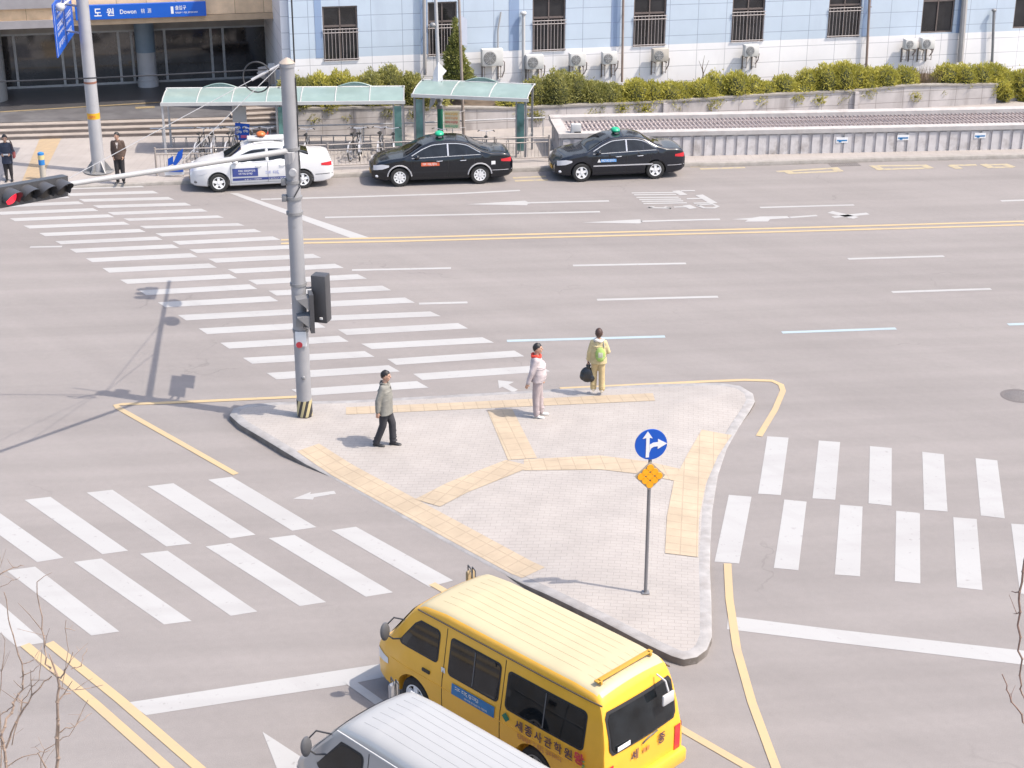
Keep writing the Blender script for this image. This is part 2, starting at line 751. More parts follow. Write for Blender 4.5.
VANYR = mat('sun_faded_yellow_roof', (0.44, 0.375, 0.235), 0.5, var=0.05, vs=1.5, coat=0.15)
VANS = mat('silver_van_paint', (0.36, 0.36, 0.36), 0.3, 0.25, var=0.03, vs=2, coat=0.4)
GLASS = mat('dark_car_glass', (0.008, 0.010, 0.012), 0.04, var=0.6, vs=3.5, spec=0.5)
GLASSB = mat('building_glass', (0.02, 0.02, 0.022), 0.1, var=0.5, vs=1.2, spec=0.6)
RUBFR = mat('window_rubber', (0.02, 0.02, 0.022), 0.6)
LENSR = mat('red_lens', (0.5, 0.02, 0.03), 0.15, spec=0.7)
LENSW = mat('clear_lens', (0.6, 0.6, 0.62), 0.12, spec=0.8)
LENSA = mat('amber_lens', (0.6, 0.25, 0.08), 0.2)
SIGNB = mat('sign_blue', (0.002, 0.075, 0.42), 0.45, var=0.04)
SIGNW = mat('sign_white', (0.68, 0.68, 0.68), 0.45, var=0.03)
YEL = mat('sign_yellow', (0.62, 0.33, 0.02), 0.45, var=0.04)
BLACK = mat('black', (0.02, 0.02, 0.02), 0.5)
REDP = mat('red_paint', (0.5, 0.04, 0.05), 0.5)
NAVY = mat('navy_sticker', (0.04, 0.06, 0.22), 0.4)
SKYB = mat('blue_sticker', (0.015, 0.15, 0.36), 0.4, var=0.15, vs=8)
GREEN = mat('green_plastic', (0.02, 0.38, 0.2), 0.35)
TEALG = mat('green_pole_paint', (0.01, 0.17, 0.10), 0.5, var=0.1)
SKIN = mat('skin', (0.42, 0.25, 0.18), 0.55, var=0.06, vs=20)
HAIR = mat('black_hair', (0.012, 0.010, 0.010), 0.5, var=0.3, vs=60)
HAIRB = mat('brown_hair', (0.05, 0.025, 0.018), 0.5, var=0.3, vs=60)

# ------------------------------------------------------------------ ground
mb = MB()
gx = [-300, -120, -60, -30, 30, 60, 120, 300]
gy = [-60, 0, 10, 80, 150, 400]
vs = [(x, y, 0) for y in gy for x in gx]
fs = [(j * 8 + i, j * 8 + i + 1, (j + 1) * 8 + i + 1, (j + 1) * 8 + i) for j in range(5) for i in range(7)]
mb.add(vs, fs)
struct('road', mb, ASPH)


def quadz(a, b, c, d, z):
    return [(p[0], p[1], z) for p in (a, b, c, d)]


# -- main crosswalk
L = [(9.8, 218.4), (23.4, 225.7), (39.1, 233.1), (55.3, 241.3), (69.7, 249.1), (85.9, 258.5), (102.5, 268.2), (120.1, 279.8), (138.7, 290.5), (157.8, 302.4), (178, 315.2), (198.7, 328.6), (220.4, 342.9), (242.9, 357.9), (266.7, 373.1), (291.5, 389.5)]
R = [(114.3, 217.3), (129.9, 224.7), (145.9, 232.1), (162.7, 239.9), (179.3, 248.1), (197.9, 257.3), (217, 267.7), (237.3, 278.4), (257.4, 289.1), (278.5, 301.3), (301.5, 314.3), (325.7, 327.6), (348.7, 341.7), (374.5, 356.9), (399.9, 371.6), (428.6, 387.8)]
R2 = [(244.7, 225.7), (261.7, 232.1), (280.5, 239.9), (300.5, 248.7), (321.5, 257.9), (343.9, 268), (367.1, 278.8), (391.5, 290.5), (415, 302.8), (440.9, 316.3), (468.1, 328.6), (494.1, 342.7), (524.3, 356.5), (550, 371.5)]
FARR = [(98.6, 211), (84, 204.2), (70, 198), (56.5, 192.3)]
FARR2 = [(224.2, 217.9), (208, 211.6), (191.6, 205.5), (174.4, 199.7), (158.8, 193.4), (144.5, 187.2)]
W = [G(*p) for p in L]
WR = [G(*p) for p in R]
WR2 = [G(*p) for p in R2]
gap = G(337.8, 329.6) - G(325.7, 327.6)
cw = MB()


def step_of(a, i):
    return (a[i + 1] - a[i]) if i < len(a) - 1 else (a[i] - a[i - 1])


fr = 0.40
rows = []
for i in range(16):
    d = step_of(W, i) * fr
    d2 = step_of(WR, i) * fr
    ul, lr = W[i], WR[i]
    cw.poly(quadz(ul, lr - d2, lr, ul + d, 0.004))
    if i < 15:
        a = lr + gap
        lr2 = WR2[i - 1] if i >= 1 else G(*FARR2[0])
        d3 = step_of(WR2, max(i - 1, 0)) * fr
        cw.poly(quadz(a, lr2 - d3, lr2, a + d3, 0.004))
b1 = WR[0] - W[0]
for k, p in enumerate(FARR):
    lr = G(*p)
    d = step_of(WR, 0) * fr
    cw.poly(quadz(lr - b1, lr - d, lr, lr - b1 + d, 0.004))
    a = lr + gap
    lr2 = G(*FARR2[k + 1])
    cw.poly(quadz(a, lr2 - d, lr2, a + d, 0.004))
lr2 = G(*FARR2[5])
a = lr2 - (G(*FARR2[4]) - G(*FARR[3])) + gap
cw.poly(quadz(a, lr2 - d, lr2, a + d, 0.004))
struct('crosswalk', cw, WPAINT, smooth=False, recalc=False)

# -- left crosswalk and right crosswalk


def r5(x, y):
    return (x / 4.2667, 470 + y / 4.2667)


def r6(x, y):
    return (220 + x / 4.2667, 450 + y / 4.2667)


def r7(x, y):
    return (700 + x / 4.268, 420 + y / 4.268)


def r8(x, y):
    return (850 + x / 4.264, 420 + y / 4.264)


QS = [[r5(105, 128), r5(215, 115), r5(547, 345), r5(437, 360)], [r5(370, 97), r5(480, 85), r5(818, 315), r5(710, 327)],
      [r5(630, 70), r5(740, 57), r6(152, 362), r6(45, 378)], [r5(888, 42), r6(50, 115), r6(412, 330), r6(308, 345)],
      [r5(28, 430), r5(150, 413), r5(510, 690), r5(390, 707)], [r5(315, 393), r5(433, 378), r5(818, 645), r5(700, 660)],
      [r5(597, 358), r5(715, 345), r6(160, 690), r5(985, 623)], [r5(877, 327), r5(985, 312), r6(453, 650), r6(340, 667)],
      [r6(208, 377), r6(318, 363), r6(738, 608), r6(622, 627)], [r6(475, 343), r6(580, 328), r6(995, 557), r6(893, 585)]]
cw = MB()
QW = [[G(*p) for p in q] for q in QS]
QW.insert(0, [p * 2 - q for p, q in zip(QW[0], QW[1])])
QW.insert(0, [p * 2 - q for p, q in zip(QW[0], QW[1])])
i4 = 6
t0 = [p * 2 - q for p, q in zip(QW[i4], QW[i4 + 1])]
t1 = [p * 2 - q for p, q in zip(t0, QW[i4])]
for q in QW + [t0, t1]:
    cw.poly([(p.x, p.y, 0.004) for p in q])
struct('crosswalk', cw, WPAINT, smooth=False, recalc=False)
QS = [[r7(287, 70), r7(378, 76), r7(345, 321), r7(248, 315)], [r7(507, 88), r7(598, 95), r7(577, 341), r7(480, 335)],
      [r8(85, 112), r8(178, 120), r8(177, 366), r8(79, 356)], [r8(308, 136), r8(400, 147), r8(416, 391), r8(316, 383)],
      [r8(535, 163), r8(628, 173), r8(660, 420), r8(558, 408)]]
QT = [[r7(123, 320), r7(220, 328), r7(167, 613), r7(62, 605)], [r7(360, 340), r7(455, 349), r7(420, 642), r7(315, 632)],
      [r7(598, 362), r7(694, 370), r7(683, 668), r7(575, 660)], [r8(197, 388), r8(298, 397), r8(300, 698), r8(191, 688)],
      [r8(440, 415), r8(540, 423), r8(565, 726), r8(456, 714)]]
cw = MB()
for QQ in (QS, QT):
    qw = [[G(*p) for p in q] for q in QQ]
    for _ in range(4):
        qw.append([p * 2 - q for p, q in zip(qw[-1], qw[-2])])
    for q in qw:
        cw.poly([(p.x, p.y, 0.004) for p in q])
struct('crosswalk', cw, WPAINT, smooth=False, recalc=False)


def pline(mb, pts, width, z=0.004):
    mb.strip([G(*p) for p in pts], width, z)


def ppoly(mb, pts, z=0.004):
    mb.poly([tuple(G(*p).xy) + (z,) for p in pts])


m1 = MB()
ppoly(m1, [(229.5, 193.2), (238, 193.2), (372, 238.6), (352, 238.6)])
ppoly(m1, [(728, 616.2), (830, 629), (1100, 659.5), (1100, 674), (830, 642), (727, 629.3)], 0.004)
ppoly(m1, [(128.3, 702.6), (240, 685.5), (343, 669.8), (420, 658), (430, 668), (343, 685.6), (240, 701), (146, 715.4)])
struct('stop_line', m1, WPAINT, smooth=False, recalc=False)
m1 = MB()
for pts in ([(325, 217.5), (600, 211.8)], [(261, 199.4), (340, 197.3), (450, 194), (520, 190.5)],
            [(573, 265.6), (686, 263.5)], [(848, 259), (944, 256.2)], [(597, 299.9), (718, 296.8)], [(892, 292.2), (991, 289)],
            [(419, 303.8), (467.5, 302.5)], [(30, 247.2), (62, 246.6)], [(352, 270.2), (451, 268.2)], [(760, 207.6), (854, 205)],
            [(1001, 201), (1100, 197.5)], [(531, 202.8), (609, 201)], [(641, 221.4), (720, 219.3)], [(790, 217.5), (817, 215.6)]):
    pline(m1, pts, 0.16)
pline(m1, [(347, 680), (385, 707), (470, 768)], 0.16, 0.008)
struct('lane_line', m1, WPAINT, smooth=False, recalc=False)
m1 = MB()
# arrows and lettering for the lanes
ppoly(m1, [(466, 204.4), (525, 200.8), (528, 202.2), (531, 202.2), (531, 203.5), (528, 203.8), (527, 205.4)])
ppoly(m1, [(582, 222.6), (640, 219.4), (642, 221), (642, 222.2), (640, 223.6)])
ppoly(m1, [(731, 219.4), (752, 218), (760, 216.6), (787, 216.2), (790, 218.2), (770, 219.3), (768, 221.6), (745, 221.8), (748, 219.9)])
pline(m1, [(830, 212), (856, 218)], 0.3)
pline(m1, [(833, 217.2), (868, 213.6)], 0.22)
ppoly(m1, [(262.6, 732), (301, 757), (315, 775), (284, 778), (276.7, 768)])
ppoly(m1, [(293, 499), (311, 492), (310, 494.3), (334, 491), (336, 493.8), (314, 497.5), (313, 499.8)])
ppoly(m1, [(498, 380.4), (514, 382), (508.5, 384.8), (518, 390), (513, 392.4), (502.5, 387), (499, 388.5)])


def t6(x, y):
    return (620 + x / 8.533, 180 + y / 8.533)


for pts in ([(100, 112), (470, 108)], [(120, 128), (480, 124)], [(140, 150), (500, 148)], [(165, 168), (520, 164)], [(185, 184), (540, 180)], [(200, 202), (570, 196)],
            [(240, 236), (440, 242)], [(240, 236), (290, 228)], [(380, 230), (440, 242)], [(460, 232), (560, 230)]):
    pline(m1, [t6(*p) for p in pts], 0.13, 0.006)
for pts in ([(475, 92), (545, 130)], [(675, 128), (800, 200)], [(565, 216), (625, 245)]):
    pline(m1, [t6(*p) for p in pts], 0.28, 0.007)
for pts in ([(520, 94), (640, 92)], [(570, 162), (720, 158)], [(630, 200), (790, 196)], [(660, 216), (720, 240), (800, 240), (835, 226), (790, 206), (660, 216)]):
    pline(m1, [t6(*p) for p in pts], 0.14, 0.008)
struct('lane_arrow', m1, WPAINT, smooth=False, recalc=False)
m1 = MB()
pline(m1, [(281, 240), (400, 237.8), (520, 234.6), (770, 228.6), (900, 225), (1024, 221.4), (1150, 217.3)], 0.16, 0.006)
pline(m1, [(281, 243.6), (400, 241.3), (520, 238.1), (770, 232.1), (900, 228.5), (1024, 224.9), (1150, 220.7)], 0.16, 0.006)
pline(m1, [(25, 645), (96, 705), (167, 768), (210, 806)], 0.16, 0.010)
pline(m1, [(49, 643), (120, 700), (198.5, 768), (240, 804)], 0.16, 0.010)
struct('centre_line', m1, YPAINT, smooth=False, recalc=False)
m1 = MB()
pline(m1, [(236, 474.5), (175, 440), (118, 408), (116, 405.5), (122, 404.5), (160, 403.3), (230, 400.2), (300, 397)], 0.14, 0.010)
pline(m1, [(560, 388.8), (650, 384.5), (700, 382), (745, 380.2), (772, 381), (781, 385), (783, 391), (775, 410), (759, 436.5)], 0.14, 0.010)
pline(m1, [(727.5, 564), (729.5, 600), (737, 650), (752, 703), (776, 768), (790, 800)], 0.14, 0.012)
pline(m1, [(432, 584), (560, 657), (686, 732), (752, 770), (800, 800)], 0.14, 0.010)
struct('edge_line', m1, YPAINT, smooth=False, recalc=False)
m1 = MB()
pline(m1, [(507, 341), (665, 336.6)], 0.16)
pline(m1, [(782, 332.6), (896, 328.6)], 0.16)
pline(m1, [(1008, 324.6), (1140, 319.5)], 0.16)
struct('bus_lane_line', m1, BPAINT, smooth=False, recalc=False)
m1 = MB()


def t7(x, y):
    return (760 + x / 3.879, 150 + y / 3.879)


for pts in ([(65, 84), (300, 70)], [(105, 91), (310, 82)], [(425, 62), (640, 60)], [(450, 76), (660, 70)], [(735, 60), (840, 58)], [(880, 58), (960, 56)], [(900, 68), (980, 66)]):
    pline(m1, [t7(*p) for p in pts], 0.2)
for pts in ([(100, 80), (125, 93)], [(440, 62), (475, 78)], [(740, 60), (775, 73)], [(865, 55), (900, 70)], [(945, 55), (980, 67)], [(285, 68), (310, 84)], [(630, 58), (662, 72)]):
    pline(m1, [t7(*p) for p in pts], 0.3, 0.007)
for pts in ([(513, 178), (546, 176.5)], [(515, 181), (548, 179.8)], [(690, 166.8), (738, 165.5)], [(700, 169), (745, 167.6)]):
    pline(m1, [p for p in pts], 0.2)
struct('kerbside_marking', m1, FPAINT, smooth=False, recalc=False)

mh = thing('manhole_cover', 'round iron manhole cover in the road near the right edge', 'manhole cover', G(1019, 396))
IRON = mat('worn_iron', (0.15, 0.135, 0.13), 0.7, 0.2, var=0.2, vs=30)
MB().lathe([(0.33, 0.002), (0.38, 0.008), (0.42, 0.003)], 28).build('frame', mat('dark_iron', (0.12, 0.105, 0.1), 0.7), mh)
MB().lathe([(0.02, 0.006), (0.32, 0.006), (0.33, 0.002)], 28).build('lid', IRON, mh)
dg_ = thing('drain_grate', 'flat iron drain grate in the road beside the far kerb', 'drain grate', G(846, 166), radians(7))
mm = MB()
mm.box((0, 0, 0.005), (1.1, 0.06, 0.008))
mm.box((0, 0.42, 0.005), (1.1, 0.06, 0.008))
for i in range(14):
    mm.box((-0.52 + i * 0.08, 0.21, 0.004), (0.035, 0.36, 0.006))
mm.build('grate', IRON, dg_)

# ------------------------------------------------------------------ traffic island
isl_px = [(229.5, 414.5, 1), (240, 424, 1), (262, 437, 1), (285, 451, 1), (305, 463, .5), (330, 476, 0), (390, 510, 0), (450, 544, 0), (505, 574, 0), (525, 584, .5), (548, 594, 1), (600, 619, 1), (640, 640, 1), (672, 655, 1),
          (684, 658.5, 1), (697, 656, 1), (707, 648.5, 1), (712, 636, 1), (711.5, 600, 1), (710, 568, .6), (710.5, 545, 0), (712.5, 510, 0), (718, 475, 0), (727, 448, 0), (740, 425, 0), (750, 410, .4),
          (755, 401, .5), (753, 393, .5), (741, 385.5, .5), (718, 382, .3), (650, 384, 0), (540, 389.5, 0), (450, 394.5, 0), (350, 400, .2), (280, 401.5, .6), (246, 404, .9), (233, 408, 1)]
KH, KL = 0.15, 0.018
ISL = []
for x, y, f in isl_px:
    z = KL + (KH - KL) * f
    p = G(x, y, z)
    ISL.append((p.x, p.y, z))


def seg_near(x, y):
    best = (1e9, 0)
    n = len(ISL)
    for i in range(n):
        a, b = ISL[i], ISL[(i + 1) % n]
        dx, dy = b[0] - a[0], b[1] - a[1]
        t = max(0, min(1, ((x - a[0]) * dx + (y - a[1]) * dy) / (dx * dx + dy * dy)))
        d = hypot(a[0] + t * dx - x, a[1] + t * dy - y)
        if d < best[0]:
            best = (d, a[2] + t * (b[2] - a[2]))
    return best


def islz(x, y):
    d, z = seg_near(x, y)
    k = max(0, 1 - max(0, d - 0.15) / 1.3)
    return KH - (KH - z) * k


area = sum(ISL[i][0] * ISL[(i + 1) % len(ISL)][1] - ISL[(i + 1) % len(ISL)][0] * ISL[i][1] for i in range(len(ISL)))
sgn = 1 if area > 0 else -1


def inset(P, d):
    n = len(P)
    o = []
    for i in range(n):
        a, b, c = Vector(P[i - 1][:2]), Vector(P[i][:2]), Vector(P[(i + 1) % n][:2])
        t1, t2 = (b - a).normalized(), (c - b).normalized()
        nn = Vector((-t1.y, t1.x)) + Vector((-t2.y, t2.x))
        nn = nn.normalized() * sgn
        k = 1 / max(0.5, nn.dot(Vector((-t1.y, t1.x)) * sgn))
        p = b + nn * d * k
        o.append((p.x, p.y, P[i][2]))
    return o


IN = inset(ISL, 0.2)
OUT = inset(ISL, 0.0)
kb = MB()
n = len(ISL)
vs = []
for P in (ISL, ISL, inset(ISL, 0.03), IN, IN):
    pass
r0 = [(p[0], p[1], -0.05) for p in ISL]
r1 = [(p[0], p[1], p[2] - 0.02) for p in ISL]
r2 = [(p[0], p[1], p[2]) for p in inset(ISL, 0.025)]
r3 = [(p[0], p[1], p[2]) for p in IN]
r4 = [(p[0], p[1], p[2] - 0.1) for p in IN]
KFACE = mat('soiled_shaded_kerb_face', (0.15, 0.13, 0.115), 0.9, var=0.3, vs=2.5, dirt=((0.22, 0.2, 0.19), 3.0, 0.5, 0.7))  # outer face colour darkened for soil stain and for the shade on it
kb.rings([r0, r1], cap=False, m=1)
kb.rings([r1, r2, r3, r4], cap=False)
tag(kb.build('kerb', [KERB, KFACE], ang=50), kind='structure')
ip = draped(IN, islz, 0.1)
tag(ip.build('traffic_island', PAVE, recalc=False), kind='structure')
# tactile strips
TS = [[(297, 452), (319, 444.5), (545, 566), (522, 575)],
      [(346, 405.5), (653, 391.5), (655, 401.5), (346, 414.5)],
      [(487, 411), (512, 410), (537, 459.5), (508, 461.5)],
      [(524, 461), (600, 457), (692, 469), (690, 481.5), (600, 471), (524, 472)],
      [(415, 497), (506, 461.5), (532, 468), (440, 505)],
      [(702, 428), (732, 431), (718, 452), (706, 480), (699, 515), (698, 555), (665, 553), (667, 515), (674, 480), (688, 452)]]
for k, q in enumerate(TS):
    P = [G(x, y, 0.12) for x, y in q]
    zo = 0.005 + 0.0012 * k
    d = draped(P, lambda x, y, zo=zo: islz(x, y) + zo, 0.1)
    e_ = P[1] - P[0] if k in (1, 3) else (P[2] - P[1] if k != 5 else P[5] - P[4])
    th_ = atan2(e_.y, e_.x)
    TACT = brickmat('yellow_tactile_%d' % k, (0.37, 0.298, 0.215), (0.358, 0.287, 0.206), (0.32, 0.256, 0.184), 0.3, 0.3, 0.012, 0, rot=(0, 0, -th_), var2=0.13, vs2=1.5, bump=0.6)
    tag(d.build('tactile_paving', TACT, recalc=False), kind='structure')

# ------------------------------------------------------------------ far pavement
kpx = [(-160, 197), (0, 190.5), (60, 188.5), (190, 184.5), (345, 177.6), (510, 172.4), (680, 167.3), (744, 166.3), (860, 162.5), (1024, 158.5), (1180, 154)]
KF = [G(x, y, 0.0) for x, y in kpx]
kfz = [0.03, 0.03, 0.03, 0.14, 0.15, 0.15, 0.15, 0.15, 0.15, 0.15, 0.15]
kfz[2] = 0.05
kb = MB()


def off2(P, d):
    o = []
    for i, p in enumerate(P):
        a = P[max(0, i - 1)]
        b = P[min(len(P) - 1, i + 1)]
        t = (b - a).normalized()
        o.append(p + Vector((-t.y, t.x, 0)) * d)
    return o


KI = off2(KF, 0.18)
KR = off2(KF, 1.4)
kb.rings([[Vector((p.x, p.y, -0.05)) for p in KF], [Vector((p.x, p.y, z - 0.02)) for p, z in zip(KF, kfz)], [Vector((p.x, p.y, z)) for p, z in zip(off2(KF, 0.02), kfz)], [Vector((p.x, p.y, z)) for p, z in zip(KI, kfz)],
          [Vector((p.x, p.y, z - 0.1)) for p, z in zip(KI, kfz)]], cap=False, closed=False)
tag(kb.build('kerb', KERBL, ang=50), kind='structure')
sw = MB()
sw.rings([[Vector((p.x, p.y, z - 0.003)) for p, z in zip(KI, kfz)], [Vector((p.x, p.y, 0.147)) for p in KR], [Vector((p.x + 2, p.y + 22, 0.147)) for p in KR]], cap=False, closed=False)
struct('pavement', sw, WALK)
d = MB()
d.poly([tuple(G(x, y, 0.152).xy) + (0.153,) for x, y in [(22, 181), (40, 181), (62, 137), (40, 138)]])
d2 = tag(d.build('tactile_paving', brickmat('faded_orange_tactile', (0.36, 0.27, 0.17), (0.34, 0.26, 0.17), (0.28, 0.21, 0.15), .3, .3, .01, 0, rot=(0, 0, radians(15)))), kind='structure')

# ------------------------------------------------------------------ office building behind the hedge
A1 = radians(13.5)
T1 = Vector((cos(A1), sin(A1), 0))
N1 = Vector((-sin(A1), cos(A1), 0))
W0 = G(507, 128.5, 0.15)
W0.z = 0
F0 = W0 + N1 * 2.3
ZV = Vector((0, 0, 1))


def fac(px, py, off=0.0):
    """(distance along the facade, height) of a feature on the facade plane"""
    p = onplane(px, py, F0 - N1 * off, N1)
    return (p - F0).dot(T1), p.z


off_b = thing('office_building', 'pale blue and white panelled building with barred windows behind the hedge', 'building', F0, A1)
s0 = fac(291, 60)[0]
s1 = fac(1180, 20)[0]
zb = fac(731, 42)[1]
PBLUE = brickmat('blue_wall_panel', (0.45, 0.525, 0.61), (0.46, 0.535, 0.615), (0.24, 0.28, 0.36), 1.22, 0.62, 0.012, 0, rough=0.45, rot=(radians(90), 0, 0), var2=0.05, vs2=0.7, bump=0.2, dirt=((0.38, 0.44, 0.52), 1.2, 0.55, 0.9))
PWHITE = brickmat('white_wall_panel', (0.72, 0.71, 0.72), (0.74, 0.73, 0.74), (0.4, 0.4, 0.42), 1.22, 0.62, 0.012, 0, rough=0.5, rot=(radians(90), 0, 0), var2=0.05, vs2=0.7, bump=0.2, dirt=((0.56, 0.54, 0.53), 1.2, 0.55, 0.9))
PDBL = brickmat('deeper_blue_wall_panel', (0.23, 0.31, 0.46), (0.24, 0.32, 0.46), (0.2, 0.25, 0.38), 1.22, 0.62, 0.012, 0, rough=0.45, rot=(radians(90), 0, 0), bump=0.2)
wins = [((323, 7), (358, 61), True), ((428, 0), (457, 56), True), ((532.5, -2), (565.5, 51.5), True), ((633.5, -3), (666, 46.5), True), ((732, -5), (764.5, 42), True), ((828.5, -8), (861, 37.5), True), ((922.5, -10), (954.5, 32.8), False), ((1015, -12), (1048, 28), False)]
WL = []
ztop = fac(340, 6)[1]
zlow = fac(340, 61.5)[1]
for a, b, bars in wins:
    x0 = fac(a[0], (a[1] + b[1]) / 2)[0]
    x1 = fac(b[0], (a[1] + b[1]) / 2)[0]
    WL.append((x0, x1, fac((a[0] + b[0]) / 2, b[1])[1], bars))
ZW = 2.25
winh = 2.1
ZT = 9.5
wb = MB()
# wall in panels around the window openings (openings on this storey and the next)
xs = sorted([s0, s1] + [v for q in WL for v in q[:2]])
th = 0.3


def wallseg(mbx, x0, x1, z0, z1, mi):
    mbx.obox((x0, 0, z0), (x1 - x0, 0, 0), (0, th, 0), (0, 0, z1 - z0), mi)


wz = [q[2] for q in WL]
prev = s0
for q in WL + [(s1, s1, zb, False)]:
    wallseg(wb, prev, q[0], 0.0, zb, 1)
    wallseg(wb, prev, q[0], zb, ZT, 0)
    if q[0] < s1:
        zz = min(q[2], zb)
        wallseg(wb, q[0], q[1], 0.0, zz, 1)
        if q[2] > zb:
            wallseg(wb, q[0], q[1], zb, q[2], 0)
        wallseg(wb, q[0], q[1], q[2] + winh, q[2] + winh + 1.4, 0)
        wallseg(wb, q[0], q[1], q[2] + 2 * winh + 1.4, ZT, 0)
        prev = q[1]
wb.build('wall', [PBLUE, PWHITE], off_b, smooth=False)
wb = MB()
wb.obox((s0 - 0.3, 0.31, 0), (s1 - s0 + 0.6, 0, 0), (0, 9, 0), (0, 0, ZT))
wb.obox((s0 - 0.4, -0.06, ZT + 0.002), (s1 - s0 + 0.8, 0, 0), (0, 9.5, 0), (0, 0, 0.5))
wb.build('roof', PWHITE, off_b, smooth=False)
# deeper blue upright bands beside the windows
for px0, px1 in ((315, 322), (420.5, 427.5), (509, 519), (611, 620), (862, 869), (956, 964)):
    x0 = fac(px0, 30)[0]
    x1 = fac(px1, 30)[0]
    db = MB()
    db.obox((x0, -0.012, zb + 0.01), (x1 - x0, 0, 0), (0, 0.012, 0), (0, 0, ZT - zb - 0.02))
    db.build('blue_band', PDBL, off_b, smooth=False)
FRM = mat('bronze_window_frame', (0.16, 0.13, 0.12), 0.4, 0.3)
BARM = mat('grey_window_bar', (0.30, 0.27, 0.265), 0.5, 0.2)
ROOMC = mat('window_blind', (0.12, 0.105, 0.10), 0.7, var=0.2)
for lv in (0, 1):
    for q in WL:
        x0, x1, z0, bars = q
        z0 = z0 + lv * (winh + 1.4)
        fm = MB()
        wd = x1 - x0
        for px_, pz_, sx, sz in ((x0, z0, 0.06, winh), (x1 - 0.06, z0, 0.06, winh), (x0 + 0.061, z0, wd - 0.122, 0.06), (x0 + 0.061, z0 + winh - 0.06, wd - 0.122, 0.06), (x0 + 0.061, z0 + 0.62 * winh, wd - 0.122, 0.07), (x0 + wd / 2 - 0.03, z0 + 0.061, 0.05, winh - 0.13)):
            fm.obox((px_, 0.06, pz_), (sx, 0, 0), (0, 0.08, 0), (0, 0, sz))
        wn = fm.build('window', FRM, off_b, smooth=False)
        g = MB()
        g.obox((x0 + 0.05, 0.11, z0 + 0.05), (wd - 0.1, 0, 0), (0, 0.01, 0), (0, 0, winh - 0.1))
        g.build('pane', GLASSB, wn, smooth=False)
        if bars:
            bm_ = MB()
            zb1 = z0 + 0.02
            zb2 = z0 + 0.6 * winh
            k = 10
            for i in range(k):
                xx = x0 + 0.05 + (wd - 0.1) * i / (k - 1)
                bm_.tube([(xx, -0.05, zb1), (xx, -0.05, zb2)], 0.014, 5)
            for zz in (zb1 + 0.06, zb2 - 0.16, zb2 - 0.03):
                bm_.tube([(x0 - 0.02, -0.05, zz), (x1 + 0.02, -0.05, zz)], 0.02, 5)
            for xx in (x0 + 0.05, x1 - 0.05):
                bm_.tube([(xx, -0.05, zb2 - 0.03), (xx, 0.02, zb2 - 0.03)], 0.015, 5)
                bm_.tube([(xx, -0.05, zb1 + 0.06), (xx, 0.02, zb1 + 0.06)], 0.015, 5)
            bm_.build('window_bars', BARM, wn)
PIPE = mat('grey_drain_pipe', (0.36, 0.345, 0.34), 0.5, 0.1, var=0.08)
PIPEB = mat('rusty_drain_pipe', (0.25, 0.19, 0.16), 0.6, 0.1, var=0.12)
for px, pt, pb, r, m_ in ((523.5, 14, 98, 0.07, WHITE), (425, -5, 75, 0.07, PIPE), (622, -30, 82, 0.05, PIPEB), (866, -30, 72, 0.055, PIPEB), (962, -30, 62, 0.13, PIPE), (994, 11, 68, 0.06, STEELD)):
    a = fac(px, max(pt, -10), 0.18)
    b = fac(px - (2 if px > 900 else 0), pb, 0.18)
    zt_ = a[1] if pt > 0 else ZT
    p = MB()
    p.tube([(b[0], -0.18, b[1]), (a[0], -0.18, zt_)], r, 8)
    for k in range(int((zt_ - b[1]) / 1.2) + 1):
        zz = b[1] + 0.3 + k * 1.2
        if zz < zt_:
            p.tube([(b[0] + (a[0] - b[0]) * (zz - b[1]) / (a[1] - b[1] + 1e-6) if pt > 0 else b[0], -0.18, zz), (b[0], 0.01, zz)], 0.02, 5)
    if pt > 0:
        p.ell((a[0], -0.18, zt_ + 0.03), (r * 1.8, r * 1.8, r * 1.2))
    p.build('drain_pipe', m_, off_b)
p = MB()
for pts in (((501, 12), (498, 30), (498, 52)),):
    pp = [fac(x, y, 0.08) for x, y in pts]
    p.tube([(a[0], -0.08, a[1]) for a in pp], 0.03, 6)
p.build('cable_conduit', PIPE, off_b)


